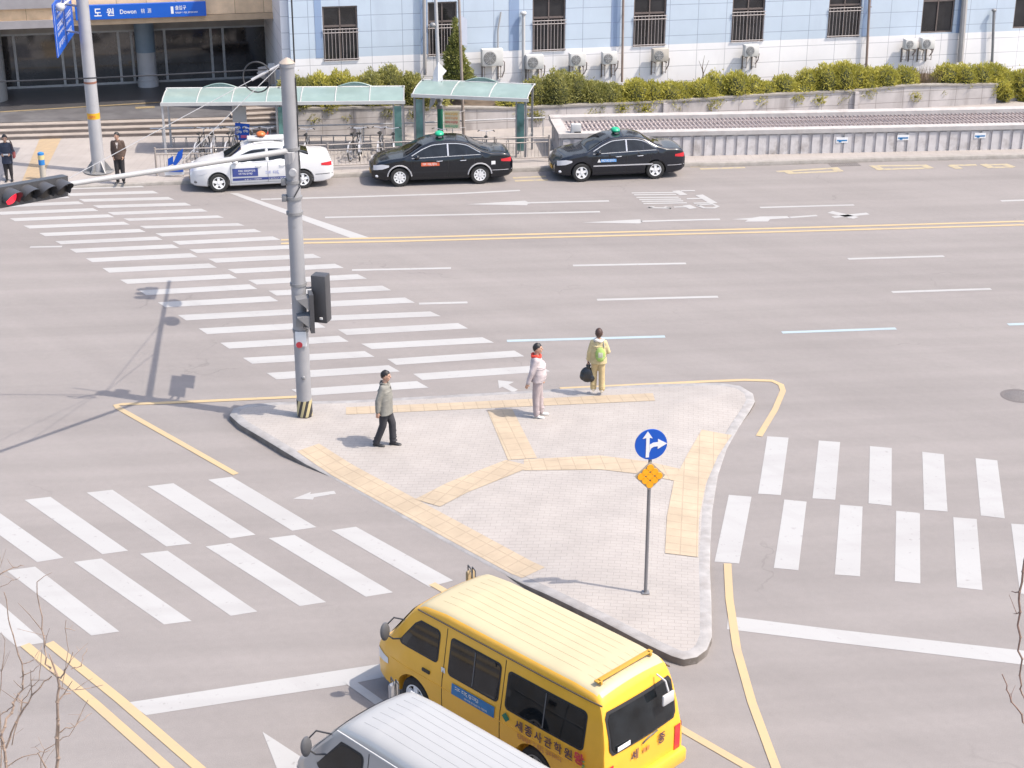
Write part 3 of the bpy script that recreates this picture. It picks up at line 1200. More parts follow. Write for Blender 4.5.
def air_con(px, py, h, label, old=False):
    """outdoor unit on two brackets; px, py = the middle of its front in the photograph"""
    s, z = fac(px, py, 0.55)
    p = F0 + T1 * s
    t = thing('air_conditioner', label, 'air conditioner', (p.x, p.y, z), A1, 'outdoor air conditioner units on the office wall')
    h *= .93
    wd = h * 1.28
    body = mat('air_con_casing_old' if old else 'air_con_casing', (0.40, 0.37, 0.33) if old else (0.52, 0.515, 0.50), 0.5, var=0.08, vs=5)
    MB().rbox((0, -0.36, 0), (wd, 0.32, h), 0.025).build('casing', body, t)
    g = MB()
    cx = -wd * 0.13
    g.lathe([(0.02, -0.535), (h * 0.36, -0.535), (h * 0.39, -0.52)], 20, (cx, 0, 0), 'Y')
    g.build('fan_grille', mat('fan_grille', (0.17, 0.165, 0.16), 0.6), t)
    g = MB()
    for k in (1, 2, 3, 4):
        rr = h * 0.085 * k
        g.tube([(cx + rr * cos(a_ * pi / 8), -0.542, rr * sin(a_ * pi / 8)) for a_ in range(17)], 0.007, 4)
    for k in range(4):
        a_ = k * pi / 4
        g.tube([(cx - h * .36 * cos(a_), -0.545, -h * .36 * sin(a_)), (cx + h * .36 * cos(a_), -0.545, h * .36 * sin(a_))], 0.006, 4)
    g.build('fan_guard', WHITE, t)
    g = MB()
    for sx in (-wd / 2 + 0.1, wd / 2 - 0.1):
        g.box((sx, -0.27, -h / 2 - 0.03), (0.04, 0.54, 0.04))
        g.box((sx, -0.48, -h / 2 - 0.26), (0.022, 0.022, 0.42))
        g.tube([(sx, -0.48, -h / 2 - 0.44), (sx, -0.01, -h / 2 - 0.5)], 0.012, 4)
        g.box((sx, -0.03, -h / 2 - 0.3), (0.04, 0.04, 0.6))
    g.build('bracket', FRM, t)
    g = MB()
    g.tube([(wd / 2, -0.3, -h * .2), (wd / 2 + 0.1, -0.28, -h * .35), (wd / 2 + 0.12, -0.15, -h * .9), (wd / 2 + 0.05, -0.05, -h * 1.3)], 0.025, 6)
    g.build('refrigerant_pipe', BARM, t)


AC = [(493, 58, .72, 'leftmost and largest white outdoor air conditioner, beside the conical evergreen'), (535.5, 62.5, .6, 'white outdoor air conditioner under the white vertical pipe'),
      (578.5, 60, .55, 'white outdoor air conditioner with a red mark, between the second and fourth units'), (610.5, 58.5, .52, 'outdoor air conditioner just left of the brown drain pipe'),
      (661.5, 55.5, .56, 'beige outdoor air conditioner just right of the brown drain pipe, below a barred window'), (752.5, 51, .52, 'single outdoor air conditioner above the middle of the hedge'),
      (912, 44.5, .45, 'left one of the pair of small outdoor air conditioners above the dry grass'), (929, 43.8, .5, 'right one of the pair of small outdoor air conditioners above the dry grass')]
for i, (x, y, h, lb) in enumerate(AC):
    air_con(x, y, h, lb, i in (4,))

# ------------------------------------------------------------------ planter wall in front of it
CONC = brickmat('planter_wall_panel', (0.42, 0.39, 0.38), (0.44, 0.41, 0.40), (0.23, 0.21, 0.2), 1.2, 0.42, 0.012, 0, rot=(radians(90), 0, 0), rough=0.85, var2=0.14, vs2=1.0, bump=0.3, dirt=((0.2, 0.18, 0.17), 1.6, 0.5, 0.8))
SOIL = mat('dry_soil', (0.10, 0.075, 0.055), 0.95, var=0.3, vs=3, bump=0.4)


def wl(px, py, off=0.0):
    p = onplane(px, py, W0 - N1 * off, N1)
    return (p - W0).dot(T1), p.z


pw = thing('planter_wall', 'long low concrete panel wall holding the hedge in front of the building', 'wall', W0, A1)
tops = [wl(507, 109.5), wl(660, 102.5), wl(759, 96.2), wl(857, 91.5), wl(908, 86.5), wl(998, 85.2)]
mbw = MB()
sL = wl(286, 110)[0]
profile = [(sL, wl(300, 109.5)[1]), wl(400, 108)] + tops
for i in range(len(profile) - 1):
    (xa, za), (xb, zb_) = profile[i], profile[i + 1]
    v = [(xa, 0, 0), (xb, 0, 0), (xb, 0, zb_), (xa, 0, za), (xa, .25, 0), (xb, .25, 0), (xb, .25, zb_), (xa, .25, za)]
    mbw.add(v, [(0, 1, 2, 3), (5, 4, 7, 6), (3, 2, 6, 7)])
    if i in (0, len(profile) - 2):
        mbw.add(v, [(0, 3, 7, 4), (1, 5, 6, 2)])
mbw.build('wall', CONC, pw, smooth=False, recalc=False)
cp = MB()
for i in range(len(profile) - 1):
    (xa, za), (xb, zb_) = profile[i], profile[i + 1]
    v = [(xa, -0.04, za + .003), (xb, -0.04, zb_ + .003), (xb, -0.04, zb_ + .07), (xa, -0.04, za + .07), (xa, .3, za + .003), (xb, .3, zb_ + .003), (xb, .3, zb_ + .07), (xa, .3, za + .07)]
    cp.add(v, [(0, 1, 2, 3), (5, 4, 7, 6), (3, 2, 6, 7), (0, 3, 7, 4), (1, 5, 6, 2), (0, 4, 5, 1)])
cp.build('coping', KERBL, pw, smooth=False)
g = MB()
for px in (664.5, 856):
    s_, z_ = wl(px, 103 if px < 700 else 92)
    g.box((s_, -0.07, z_ / 2 + 0.02), (0.16, 0.13, z_))
g.build('pilaster', CONC, pw, smooth=False)
pr_ = MB()
sR = wl(996, 84)[0]
tR = wl(1010, 98, -0.5)[1]
pr_.obox((sR + 0.004, 0.4, 0), (9, 0, 0), (0, .25, 0), (0, 0, tR))
pr_.build('lower_wall', CONC, pw, smooth=False)
# soil sheet behind the wall
so = MB()
for i in range(len(profile) - 1):
    (xa, za), (xb, zb_) = profile[i], profile[i + 1]
    so.add([W0 + T1 * xa + N1 * .26 + ZV * (za - W0.z - .1), W0 + T1 * xb + N1 * .26 + ZV * (zb_ - W0.z - .1), W0 + T1 * xb + N1 * 2.28 + ZV * (zb_ - W0.z + .1), W0 + T1 * xa + N1 * 2.28 + ZV * (za - W0.z + .1)], [(0, 1, 2, 3)])
so.add([W0 + T1 * sR + N1 * .66 + ZV * (tR - .3), W0 + T1 * (sR + 9) + N1 * .66 + ZV * (tR - .3), W0 + T1 * (sR + 9) + N1 * 2.28 + ZV * (tR), W0 + T1 * sR + N1 * 2.28 + ZV * (tR)], [(0, 1, 2, 3)])
# handrail in front of the wall
hr = thing('wall_handrail', 'thin steel handrail running along the low wall behind the bicycle shelters', 'handrail', (0, 0, 0))
rp = [G(150, 128.6, 0.9), G(300, 125.8, 0.9), G(405, 123.3, 0.9), G(523, 118.3, 0.9), G(545, 117.5, 0.9)]
g = MB()
g.tube(rp, 0.028, 8)
g.build('rail', STEEL, hr)
for f in (0.02, 0.2, 0.4, 0.6, 0.8, 0.98):
    k = f * (len(rp) - 1)
    i = int(k)
    q = rp[i].lerp(rp[i + 1], k - i)
    MB().tube([(q.x, q.y, 0.147), (q.x, q.y, 0.89)], 0.022, 6).build('post', STEEL, hr)
struct('soil', so, SOIL, recalc=False)


def bush(name, label, cat, c, r, n, m, stem_m, ls=0.09, group=None, cone=False, upright=0.35, seed=0, rz=0.0):
    rnd = random.Random(seed)
    t = thing(name, label, cat, c, rz, group)
    mb = MB()
    cl = []
    core = MB()
    lobes = []
    if cone:
        for i in range(9):
            h = i / 8
            rr = (1 - h) * .62 + .10
            lobes.append((Vector((rnd.gauss(0, .06), rnd.gauss(0, .05), r[2] * 2 * h * .9 + .15)), Vector((r[0] * rr, r[1] * rr, r[2] * .30))))
    else:
        nl = max(2, int(round(r[0] * 1.9)))
        for i in range(nl):
            x = -r[0] * .72 + 1.44 * r[0] * (i + .5) / nl + rnd.uniform(-.1, .1)
            hh = r[2] * 1.22 * rnd.uniform(.68, 1.0) * (1 if 0 < i < nl - 1 or nl < 3 else .85)
            lobes.append((Vector((x, rnd.uniform(-.12, .15), hh * .62)), Vector((min(r[0], .62) * rnd.uniform(.85, 1.1), r[1] * .72, hh * .82))))
        for i in range(nl):
            x = rnd.uniform(-.8, .8) * r[0]
            lobes.append((Vector((x, -.42 * r[1], r[2] * rnd.uniform(-.12, .30))), Vector((.36, .34, .28)) * rnd.uniform(.8, 1.2)))
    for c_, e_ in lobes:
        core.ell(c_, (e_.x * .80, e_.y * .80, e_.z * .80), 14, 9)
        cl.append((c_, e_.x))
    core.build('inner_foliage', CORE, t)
    wts = [e_.x * e_.z for c_, e_ in lobes]
    for i in range(n):
        c_, e_ = rnd.choices(lobes, wts)[0]
        d = Vector((rnd.gauss(0, 1), rnd.gauss(0, 1), rnd.gauss(.15, 1))).normalized()
        bmp = 1 + .10 * sin(9 * d.x + c_.x * 7) * cos(8 * d.z + c_.x * 3) + .05 * sin(23 * d.x) * sin(19 * d.z + 2)
        f = bmp * (1.0 - .26 * rnd.random() ** 1.6)
        if rnd.random() < .03:
            f *= rnd.uniform(1.05, 1.25)
        p = c_ + Vector((d.x * e_.x, d.y * e_.y, d.z * e_.z)) * f
        u = (d * .75 + Vector((rnd.gauss(0, .45), rnd.gauss(0, .45), upright + rnd.gauss(0, .3)))).normalized()
        v = u.cross(Vector((rnd.gauss(0, 1), rnd.gauss(0, 1), rnd.gauss(0, 1)))).normalized()
        l_ = ls * rnd.uniform(.6, 1.3)
        w_ = ls * rnd.uniform(.3, .55)
        mb.add([p - v * w_ * .5, p + v * w_ * .5, p + u * l_ + v * w_ * .2, p + u * l_ - v * w_ * .2], [(0, 1, 2, 3)])
    mb.build('foliage', m, t, smooth=False, recalc=False)
    sm = MB()
    for cc, cr in cl[:14]:
        sm.tube([(0, 0, -0.2), cc * 0.5 + Vector((rnd.gauss(0, .04), rnd.gauss(0, .04), 0)), cc], [0.035, 0.02, 0.008], 5)
    sm.build('stem', stem_m, t)
    return t


BARK = mat('brown_bark', (0.12, 0.085, 0.06), 0.9, var=0.25, vs=20)
TWIG = mat('pale_twig', (0.27, 0.2, 0.155), 0.85, var=0.25, vs=15)
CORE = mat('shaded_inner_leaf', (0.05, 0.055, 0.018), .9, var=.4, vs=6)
LG = leafmat('hedge_leaf', (0.24, 0.235, 0.035), (0.62, 0.56, 0.12))
LD = leafmat('dull_hedge_leaf', (0.17, 0.18, 0.045), (0.46, 0.43, 0.14))
LE = leafmat('evergreen_leaf', (0.11, 0.14, 0.03), (0.34, 0.33, 0.10))
DRY = leafmat('dry_grass_blade', (0.28, 0.2, 0.12), (0.42, 0.33, 0.22))
# px centre, py top, py bottom, half width in px
BS = [(300, 77, 104, 12, LD, 'small dark shrub at the left end of the hedge above the canopy'), (352, 70, 112, 26, LG, 'shrub above the left canopy, left of the middle one'), (391, 69, 112, 22, LD, 'shrub above the right half of the left canopy'),
      (424, 74, 112, 14, LD, 'narrow shrub showing through the gap between the two canopies'),
      (522, 96, 111, 14, LG, 'small bright shrub at the right end of the right canopy'), (566, 74, 110, 32, LD, 'tall dull green shrub, the leftmost big one of the hedge'), (604, 84, 110, 16, LD, 'narrow dull shrub between the two large round shrubs at the left'),
      (637, 76, 108, 25, LG, 'round dark green shrub in front of the brown drain pipe'), (688, 80, 103, 22, LG, 'low yellowish shrub right of the pilaster'), (728, 72, 103, 30, LG, 'bright green shrub below the single air conditioner'),
      (785, 77, 98, 26, LG, 'low bright shrub in the middle of the hedge'), (835, 64, 96, 30, LG, 'tallest bright green shrub below the last barred window'), (888, 64, 94, 26, LG, 'bright shrub left of the dry grass'),
      (974, 60, 90, 30, LG, 'bright green shrub at the foot of the thick grey pipe'), (1013, 68, 96, 20, LG, 'dull green shrub at the right edge hanging over the wall step')]
for i, (px, pt, pb, hw, m_, lb) in enumerate(BS):
    c = onplane(px, pb, W0 + N1 * 0.35, N1)
    top = onplane(px, pt, W0 + N1 * 0.9, N1)
    rx = hw / (15.5 if px > 480 else 13.0)
    rz_ = max(0.48, (top.z - c.z) / 1.42)
    c2 = c + N1 * 0.3
    bush('shrub', lb, 'shrub', (c2.x, c2.y, c.z - 0.02), (rx, 0.85, rz_), int(6500 * rx * rz_ + 1500), m_, BARK, 0.085, 'shrubs of the hedge on the planter wall', seed=i, rz=A1)
c = onplane(458, 90, W0 + N1 * 1.2, N1)
top = onplane(458, 26, W0 + N1 * 1.2, N1)
bush('conical_evergreen', 'tall conical evergreen shrub rising above the right canopy', 'evergreen', c, (0.95, 0.8, (top.z - c.z) / 2), 6500, LE, BARK, 0.11, cone=True, seed=99)
for k, (px, pb, hw, lb) in enumerate([(915, 88, 16, 'tuft of dry brown grass left of the thick grey pipe, the left one'), (942, 87, 14, 'tuft of dry brown grass at the foot of the thick grey pipe')]):
    rnd = random.Random(k)
    c = onplane(px, pb, W0 + N1 * 0.7, N1)
    t = thing('dry_shrub', lb, 'dry plant', c, A1, 'dry plants on the planter')
    mb = MB()
    for i in range(260):
        b = Vector((rnd.uniform(-hw, hw) / 26, rnd.uniform(-.35, .5), -0.1))
        tp = b + Vector((rnd.gauss(0, .18), rnd.gauss(0, .15), rnd.uniform(.35, 1.0)))
        mb.tube([b, b.lerp(tp, .5) + Vector((rnd.gauss(0, .03), 0, 0)), tp], [0.009, 0.007, 0.003], 3, cap=False)
    mb.build('stalk', DRY, t, smooth=False, recalc=False)
t = thing('bare_sapling', 'thin leafless sapling against the wall right of the conical evergreen', 'sapling', onplane(702, 84, W0 + N1 * 1.2, N1), A1)
MB().tube([(0, 0, -0.2), (0.03, 0, .4), (-.02, 0, .7)], [0.03, 0.025, 0.015], 6).build('trunk', BARK, t)
mb = MB()
for a, b in (((.03, 0, .4), (.25, 0, .95)), ((0, 0, .55), (-.18, 0, .95)), ((-.02, 0, .7), (.05, 0, 1.15))):
    mb.tube([a, b], [0.014, 0.006], 5)
mb.build('branch', BARK, t)

# ------------------------------------------------------------------ ventilation box with grating
VF0 = G(744, 154.5, 0.15)
VF1 = G(1024, 148.6, 0.15)
TV = (VF1 - VF0).normalized()
NV = Vector((-TV.y, TV.x, 0))
VF0.z = 0
VC = mat('stained_concrete', (0.50, 0.475, 0.47), 0.85, var=0.1, vs=4, bump=0.2, dirt=((0.27, 0.24, 0.22), 1.5, 0.5, 0.74))
VCL = mat('light_coping', (0.385, 0.365, 0.355), 0.8, var=0.08, vs=3, dirt=((0.28, 0.25, 0.23), 2.2, 0.52, 0.8))


def vt(px, py, off=0.0):
    p = onplane(px, py, VF0 + NV * off, NV)
    return (p - VF0).dot(TV), p.z


sa = vt(561, 150)[0]
sb = vt(1024, 140)[0] + 9
ztv = vt(744, 134)[1]
va = thing('ventilation_box', 'long waist high concrete ventilation box with a steel grating top along the far kerb', 'ventilation shaft', VF0, atan2(TV.y, TV.x))
DEP = 2.7
g = MB()
g.obox((sa, 0, 0), (sb - sa, 0, 0), (0, .2, 0), (0, 0, ztv))
g.obox((sa, DEP - .2, 0), (sb - sa, 0, 0), (0, .2, 0), (0, 0, ztv))
g.obox((sa, .201, 0), (.2, 0, 0), (0, DEP - .402, 0), (0, 0, ztv))
k = int((sb - sa) / 0.4)
for i in range(k):
    g.obox((sa + 0.06 + i * 0.4, -0.055, 0.02), (0.27, 0, 0), (0, .053, 0), (0, 0, ztv - .08))
k2 = int(DEP / 0.4)
for i in range(k2):
    g.obox((sa - 0.055, 0.06 + i * 0.4, 0.02), (0.053, 0, 0), (0, .27, 0), (0, 0, ztv - .08))
g.build('wall', VC, va, smooth=False)
g = MB()
g.obox((sa - .1, -0.1, ztv + .001), (sb - sa + .1, 0, 0), (0, .45, 0), (0, 0, .15))
g.obox((sa - .1, DEP - .25, ztv + .001), (sb - sa + .1, 0, 0), (0, .5, 0), (0, 0, .2))
g.obox((sa - .1, .351, ztv + .001), (.4, 0, 0), (0, DEP - .602, 0), (0, 0, .15))
g.build('coping', VCL, va, smooth=False)
g = MB()
g.obox((sa + .3, .35, ztv - .04), (sb - sa - .4, 0, 0), (0, DEP - .6, 0), (0, 0, .05))
g.build('filter_sheet', mat('pale_mesh', (0.42, 0.37, 0.365), 0.8, var=0.15, vs=4), va, smooth=False)
g = MB()
x = sa + .35
RUST = mat('reddish_steel', (0.36, 0.31, 0.30), 0.6, 0.2)
while x < sb - .2:
    g.obox((x, .35, ztv + .03), (.022, 0, 0), (0, DEP - .6, 0), (0, 0, .05))
    x += 0.16
for yy in (.9, 1.7):
    g.obox((sa + .3, yy, ztv + .085), (sb - sa - .4, 0, 0), (0, .04, 0), (0, 0, .03))
g.build('grating', RUST, va, smooth=False)
for px, py in ((842, 140), (903, 137.5), (980, 135.5)):
    s_, z_ = vt(px, py, -0.06)
    g = MB()
    g.obox((s_ - .22, -.072, z_ - .1), (.44, 0, 0), (0, .012, 0), (0, 0, .2))
    o = g.build('notice', SIGNW, va, smooth=False)
    g = MB()
    g.obox((s_ - .19, -.077, z_ - .04), (.38, 0, 0), (0, .004, 0), (0, 0, .05))
    g.obox((s_ - .12, -.077, z_ - .1 + .02), (.1, 0, 0), (0, .004, 0), (0, 0, .05))
    g.build('notice_print', SKYB, o, smooth=False)
q = VF0 + TV * (sa + .55) + NV * 0.15
t = thing('junction_box', 'small white box on the left end of the ventilation box coping', 'junction box', (q.x, q.y, ztv + 0.125), atan2(TV.y, TV.x))
MB().rbox((0, 0, .17), (.36, .22, .34), .02).build('housing', WHITE, t)
MB().box((.05, -.12, .05), (.25, .02, .05)).build('latch', DARK, t)

# ------------------------------------------------------------------ station entrance at the left
A2 = radians(14.5)
T2 = Vector((cos(A2), sin(A2), 0))
N2 = Vector((-sin(A2), cos(A2), 0))
PZ = 0.55
D0 = G(150, 82.5, PZ)
st = thing('station_entrance', 'station entrance hall with tan stone fascia, blue name sign and dark glass doors', 'building', D0, A2)


def en(px, py, off=0.0):
    p = onplane(px, py, D0 - N2 * off, N2)
    return (p - D0).dot(T2), p.z - D0.z


FO = 4.6
TAN = brickmat('tan_stone', (0.64, 0.46, 0.29), (0.70, 0.51, 0.33), (0.32, 0.22, 0.13), 1.15, 3.0, 0.012, 0, rough=0.5, rot=(radians(90), 0, 0), var2=0.2, vs2=1.5, bump=0.1)
GRB = mat('grey_band', (0.25, 0.24, 0.25), 0.5, var=0.08)
xr, zf = en(296, 17.5, FO)
xl = en(-60, 30, FO)[0]
g = MB()
g.obox((xl, -FO, zf + .25), (xr - xl, 0, 0), (0, 1.0, 0), (0, 0, 3.2))
g.build('fascia', TAN, st, smooth=False)
g = MB()
g.obox((xl, -FO - .08, zf), (xr - xl + .05, 0, 0), (0, FO + .3, 0), (0, 0, .24))
g.build('fascia_edge', mat('brown_trim', (0.46, 0.33, 0.21), 0.5, var=0.1), st, smooth=False)
xb = en(57, 20, FO)[0]
g = MB()
za = en(30, 31, FO)[1]
g.obox((xl, -FO - .2, zf - .02), (xb - xl, 0, 0), (0, .1, 0), (0, 0, .3))
zt2 = en(30, 8, FO)[1]
g.obox((xl, -FO - .2, zt2), (xb - xl, 0, 0), (0, .19, 0), (0, 0, .4))
g.build('grey_band', GRB, st, smooth=False)
g = MB()
g.obox((xl, -FO - .2, zt2 + .42), (xb - xl, 0, 0), (0, .19, 0), (0, 0, .6))
g.build('green_band', mat('pale_green_panel', (0.38, 0.5, 0.42), 0.5), st, smooth=False)
g = MB()
g.obox((xl, -FO + 1.01, zf + .25), (xr - xl, 0, 0), (0, FO + 7, 0), (0, 0, 3.2))
g.build('roof', GRB, st, smooth=False)
# floor of the porch, back wall
dx0 = en(-60, 80)[0]
dx1 = en(291, 60)[0]
zh = zf
g = MB()
g.obox((dx0, 0.05, zh - 1.0), (dx1 - dx0, 0, 0), (0, .3, 0), (0, 0, 1.0))
g.obox((dx0, 3.2, 0), (dx1 - dx0, 0, 0), (0, .2, 0), (0, 0, zh))
g.obox((dx1, -1.6, 0), (.35, 0, 0), (0, 5.0, 0), (0, 0, zh - .01))
g.build('wall', mat('hall_wall', (0.16, 0.14, 0.13), 0.7, var=0.2), st, smooth=False)
g = MB()
g.obox((dx0, -.1, zh - .95), (dx1 - dx0, 0, 0), (0, .14, 0), (0, 0, .3))
g.build('door_header', mat('pale_header', (0.30, 0.27, 0.25), 0.5, var=0.15, vs=2), st, smooth=False)
xs_ = [en(x, 70)[0] for x in (-30, 17, 64, 76, 121, 134, 155, 167, 213, 225, 270)]
hd = zh - .96
DGL = mat('door_glass', (0.03, 0.027, 0.027), 0.06, var=0.7, vs=1.2, spec=1.0)
for i in range(len(xs_) - 1):
    x0, x1 = xs_[i], xs_[i + 1]
    fm = MB()
    for a, b in (((x0, -.05, 0), (.05, hd)), ((x1 - .052, -.05, 0), (.05, hd)), ((x0 + .051, -.05, hd - .07), (x1 - x0 - .104, .07)), ((x0 + .051, -.05, .0), (x1 - x0 - .104, .09))):
        fm.obox(a, (b[0], 0, 0), (0, .06, 0), (0, 0, b[1]))
    f_ = fm.build('door', STEEL, st, smooth=False)
    g = MB()
    g.obox((x0 + .04, -.02, .05), (x1 - x0 - .08, 0, 0), (0, .015, 0), (0, 0, hd - .08))
    g.build('pane', DGL, f_, smooth=False)
g = MB()
xc = en(146, 60)[0]
g.lathe([(.44, 0), (.44, .28), (.40, .3), (.40, 1.45)], 28, (xc, -.75, 0))
g.build('column_base', mat('pale_stone_column', (0.42, 0.42, 0.44), 0.4, var=0.05), st, ang=50)
g = MB()
g.lathe([(.41, 1.452), (.41, zh - .01)], 28, (xc, -.75, 0))
g.build('column', mat('blue_grey_column', (0.17, 0.23, 0.30), 0.4, var=0.08), st)
g = MB()
xc2 = en(-3, 70)[0]
g.lathe([(.75, 0), (.75, zh - .01)], 32, (xc2 - .3, -2.2, 0))
g.build('column', mat('grey_round_column', (0.24, 0.25, 0.26), 0.35, var=0.08), st)
# sign
sx0, sz0 = en(76, 21.5, FO + .3)
sx1 = en(206, 8, FO + .3)[0]
g = MB()
shh = 0.56
szb = zf + .24
g.rbox(((sx0 + sx1) / 2, -FO - .2, szb + shh / 2), (sx1 - sx0, .22, shh), .01)
sg = g.build('name_sign', mat('bright_sign_blue', (0.002, 0.085, 0.44), 0.4, var=0.03), st, smooth=False)
yy = -FO - .312
mx_ = lambda px: en(px, 12, FO + .31)[0]
text('sign_text', '도', SIGNW, sg, (mx_(94), yy, szb + .13), (1, 0, 0), (0, 0, 1), .30, .28, bold=.02)
text('sign_text', '원', SIGNW, sg, (mx_(106.5), yy, szb + .13), (1, 0, 0), (0, 0, 1), .30, .28, bold=.02)
text('sign_text', 'Dowon', SIGNW, sg, (mx_(120), yy, szb + .19), (1, 0, 0), (0, 0, 1), .17, .62, bold=.01)
text('sign_text', '桃', SIGNW, sg, (mx_(141), yy, szb + .19), (1, 0, 0), (0, 0, 1), .18, .15)
text('sign_text', '源', SIGNW, sg, (mx_(147.5), yy, szb + .19), (1, 0, 0), (0, 0, 1), .18, .15)
text('sign_text', '1', SIGNW, sg, (mx_(171), yy, szb + .13), (1, 0, 0), (0, 0, 1), .28, .1, bold=.01)
text('sign_text', '출입구', SIGNW, sg, (mx_(175.5), yy, szb + .27), (1, 0, 0), (0, 0, 1), .17, .42, bold=.01)
g = MB()
glyphs(g, Vector((mx_(175.5), yy - .003, szb + .13)), (1, 0, 0), (0, 0, 1), .9, .07)
g.build('small_print', SIGNW, sg, smooth=False, recalc=False)
# porch floor and steps
SB0 = G(-80, 142.5, 0.15)
SB1 = G(287, 132, 0.15)
TS_ = (SB1 - SB0).normalized()
NS_ = Vector((-TS_.y, TS_.x, 0))
STEPM = mat('beige_stone_step', (0.31, 0.27, 0.24), 0.8, var=0.12, vs=3, bump=0.15, dirt=((0.2, 0.17, 0.15), 1.5, 0.5, 0.8))
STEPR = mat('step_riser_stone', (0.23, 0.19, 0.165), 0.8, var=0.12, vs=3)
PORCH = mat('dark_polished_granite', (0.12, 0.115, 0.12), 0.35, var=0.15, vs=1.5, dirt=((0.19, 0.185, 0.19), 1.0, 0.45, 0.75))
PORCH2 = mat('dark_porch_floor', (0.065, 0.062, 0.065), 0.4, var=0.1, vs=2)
stp = thing('entrance_steps', 'beige stone steps leading up to the station entrance', 'steps', SB0, atan2(TS_.y, TS_.x))
wS = (SB1 - SB0).length
nst = 3
hs = (PZ - .15) / nst
g = MB()
for i in range(nst):
    g.obox((0, .38 * i, hs * i), (wS, 0, 0), (0, .38 if i < nst - 1 else .5, 0), (0, 0, hs - .03))
g.build('riser', STEPR, stp, smooth=False)
g = MB()
for i in range(nst):
    g.obox((0, .38 * i - .03, hs * (i + 1) - .03), (wS, 0, 0), (0, .40 if i < nst - 1 else .5, 0), (0, 0, .03))
g.build('tread', STEPM, stp, smooth=False)
pf = MB()
pa = SB0 + NS_ * (.38 * 2 + .4)
pb_ = SB1 + NS_ * (.38 * 2 + .4)
mid = [G(-80, 116, PZ), G(291, 97.5, PZ)]
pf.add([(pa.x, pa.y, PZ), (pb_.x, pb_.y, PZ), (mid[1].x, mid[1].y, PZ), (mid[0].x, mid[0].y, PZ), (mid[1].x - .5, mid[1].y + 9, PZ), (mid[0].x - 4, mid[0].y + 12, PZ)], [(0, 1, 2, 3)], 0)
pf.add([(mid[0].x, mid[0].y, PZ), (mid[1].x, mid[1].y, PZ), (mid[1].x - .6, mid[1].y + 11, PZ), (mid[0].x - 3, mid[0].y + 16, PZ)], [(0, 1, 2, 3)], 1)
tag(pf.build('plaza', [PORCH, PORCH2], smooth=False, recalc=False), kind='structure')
d = MB()
d.strip([G(-80, 116, PZ), G(0, 112, PZ), G(165, 102, PZ), G(240, 98, PZ)], .16, PZ + .006)
d.box((*G(145, 107.5, PZ).xy, PZ + .006), (.75, .35, .006), A2)
tag(d.build('tactile_paving', mat('ochre_strip', (0.26, 0.2, 0.11), 0.8), smooth=False), kind='structure')
# flight of side steps under the canopy end
U0 = G(232, 118.5, PZ)
U1 = G(287, 115.5, PZ)
t = thing('side_steps', 'short flight of beige steps beside the porch below the left canopy', 'steps', U0, atan2((U1 - U0).y, (U1 - U0).x))
g = MB()
g2 = MB()
wU = (U1 - U0).length
for i in range(3):
    g.obox((0.25 * i, .38 * i, 0.004 + .13 * i), (wU - .25 * i, 0, 0), (0, .6, 0), (0, 0, .1))
    g2.obox((.25 * i - .02, .38 * i - .02, .104 + .13 * i), (wU - .25 * i + .02, 0, 0), (0, .6, 0), (0, 0, .027))
g.build('riser', STEPR, t, smooth=False)
g2.build('tread', STEPM, t, smooth=False)

# ------------------------------------------------------------------ bicycle shelters
TEAL = mat('teal_roof_sheet', (0.195, 0.265, 0.25), 0.3, var=0.06, vs=2, dirt=((0.26, 0.34, 0.32), 1.5, 0.5, 0.8))
RIM_ = mat('pale_steel_frame', (0.48, 0.48, 0.47), 0.45, 0.2)
TEALP = mat('teal_glass_panel', (0.09, 0.18, 0.165), 0.12, var=0.5, vs=2, spec=0.7)


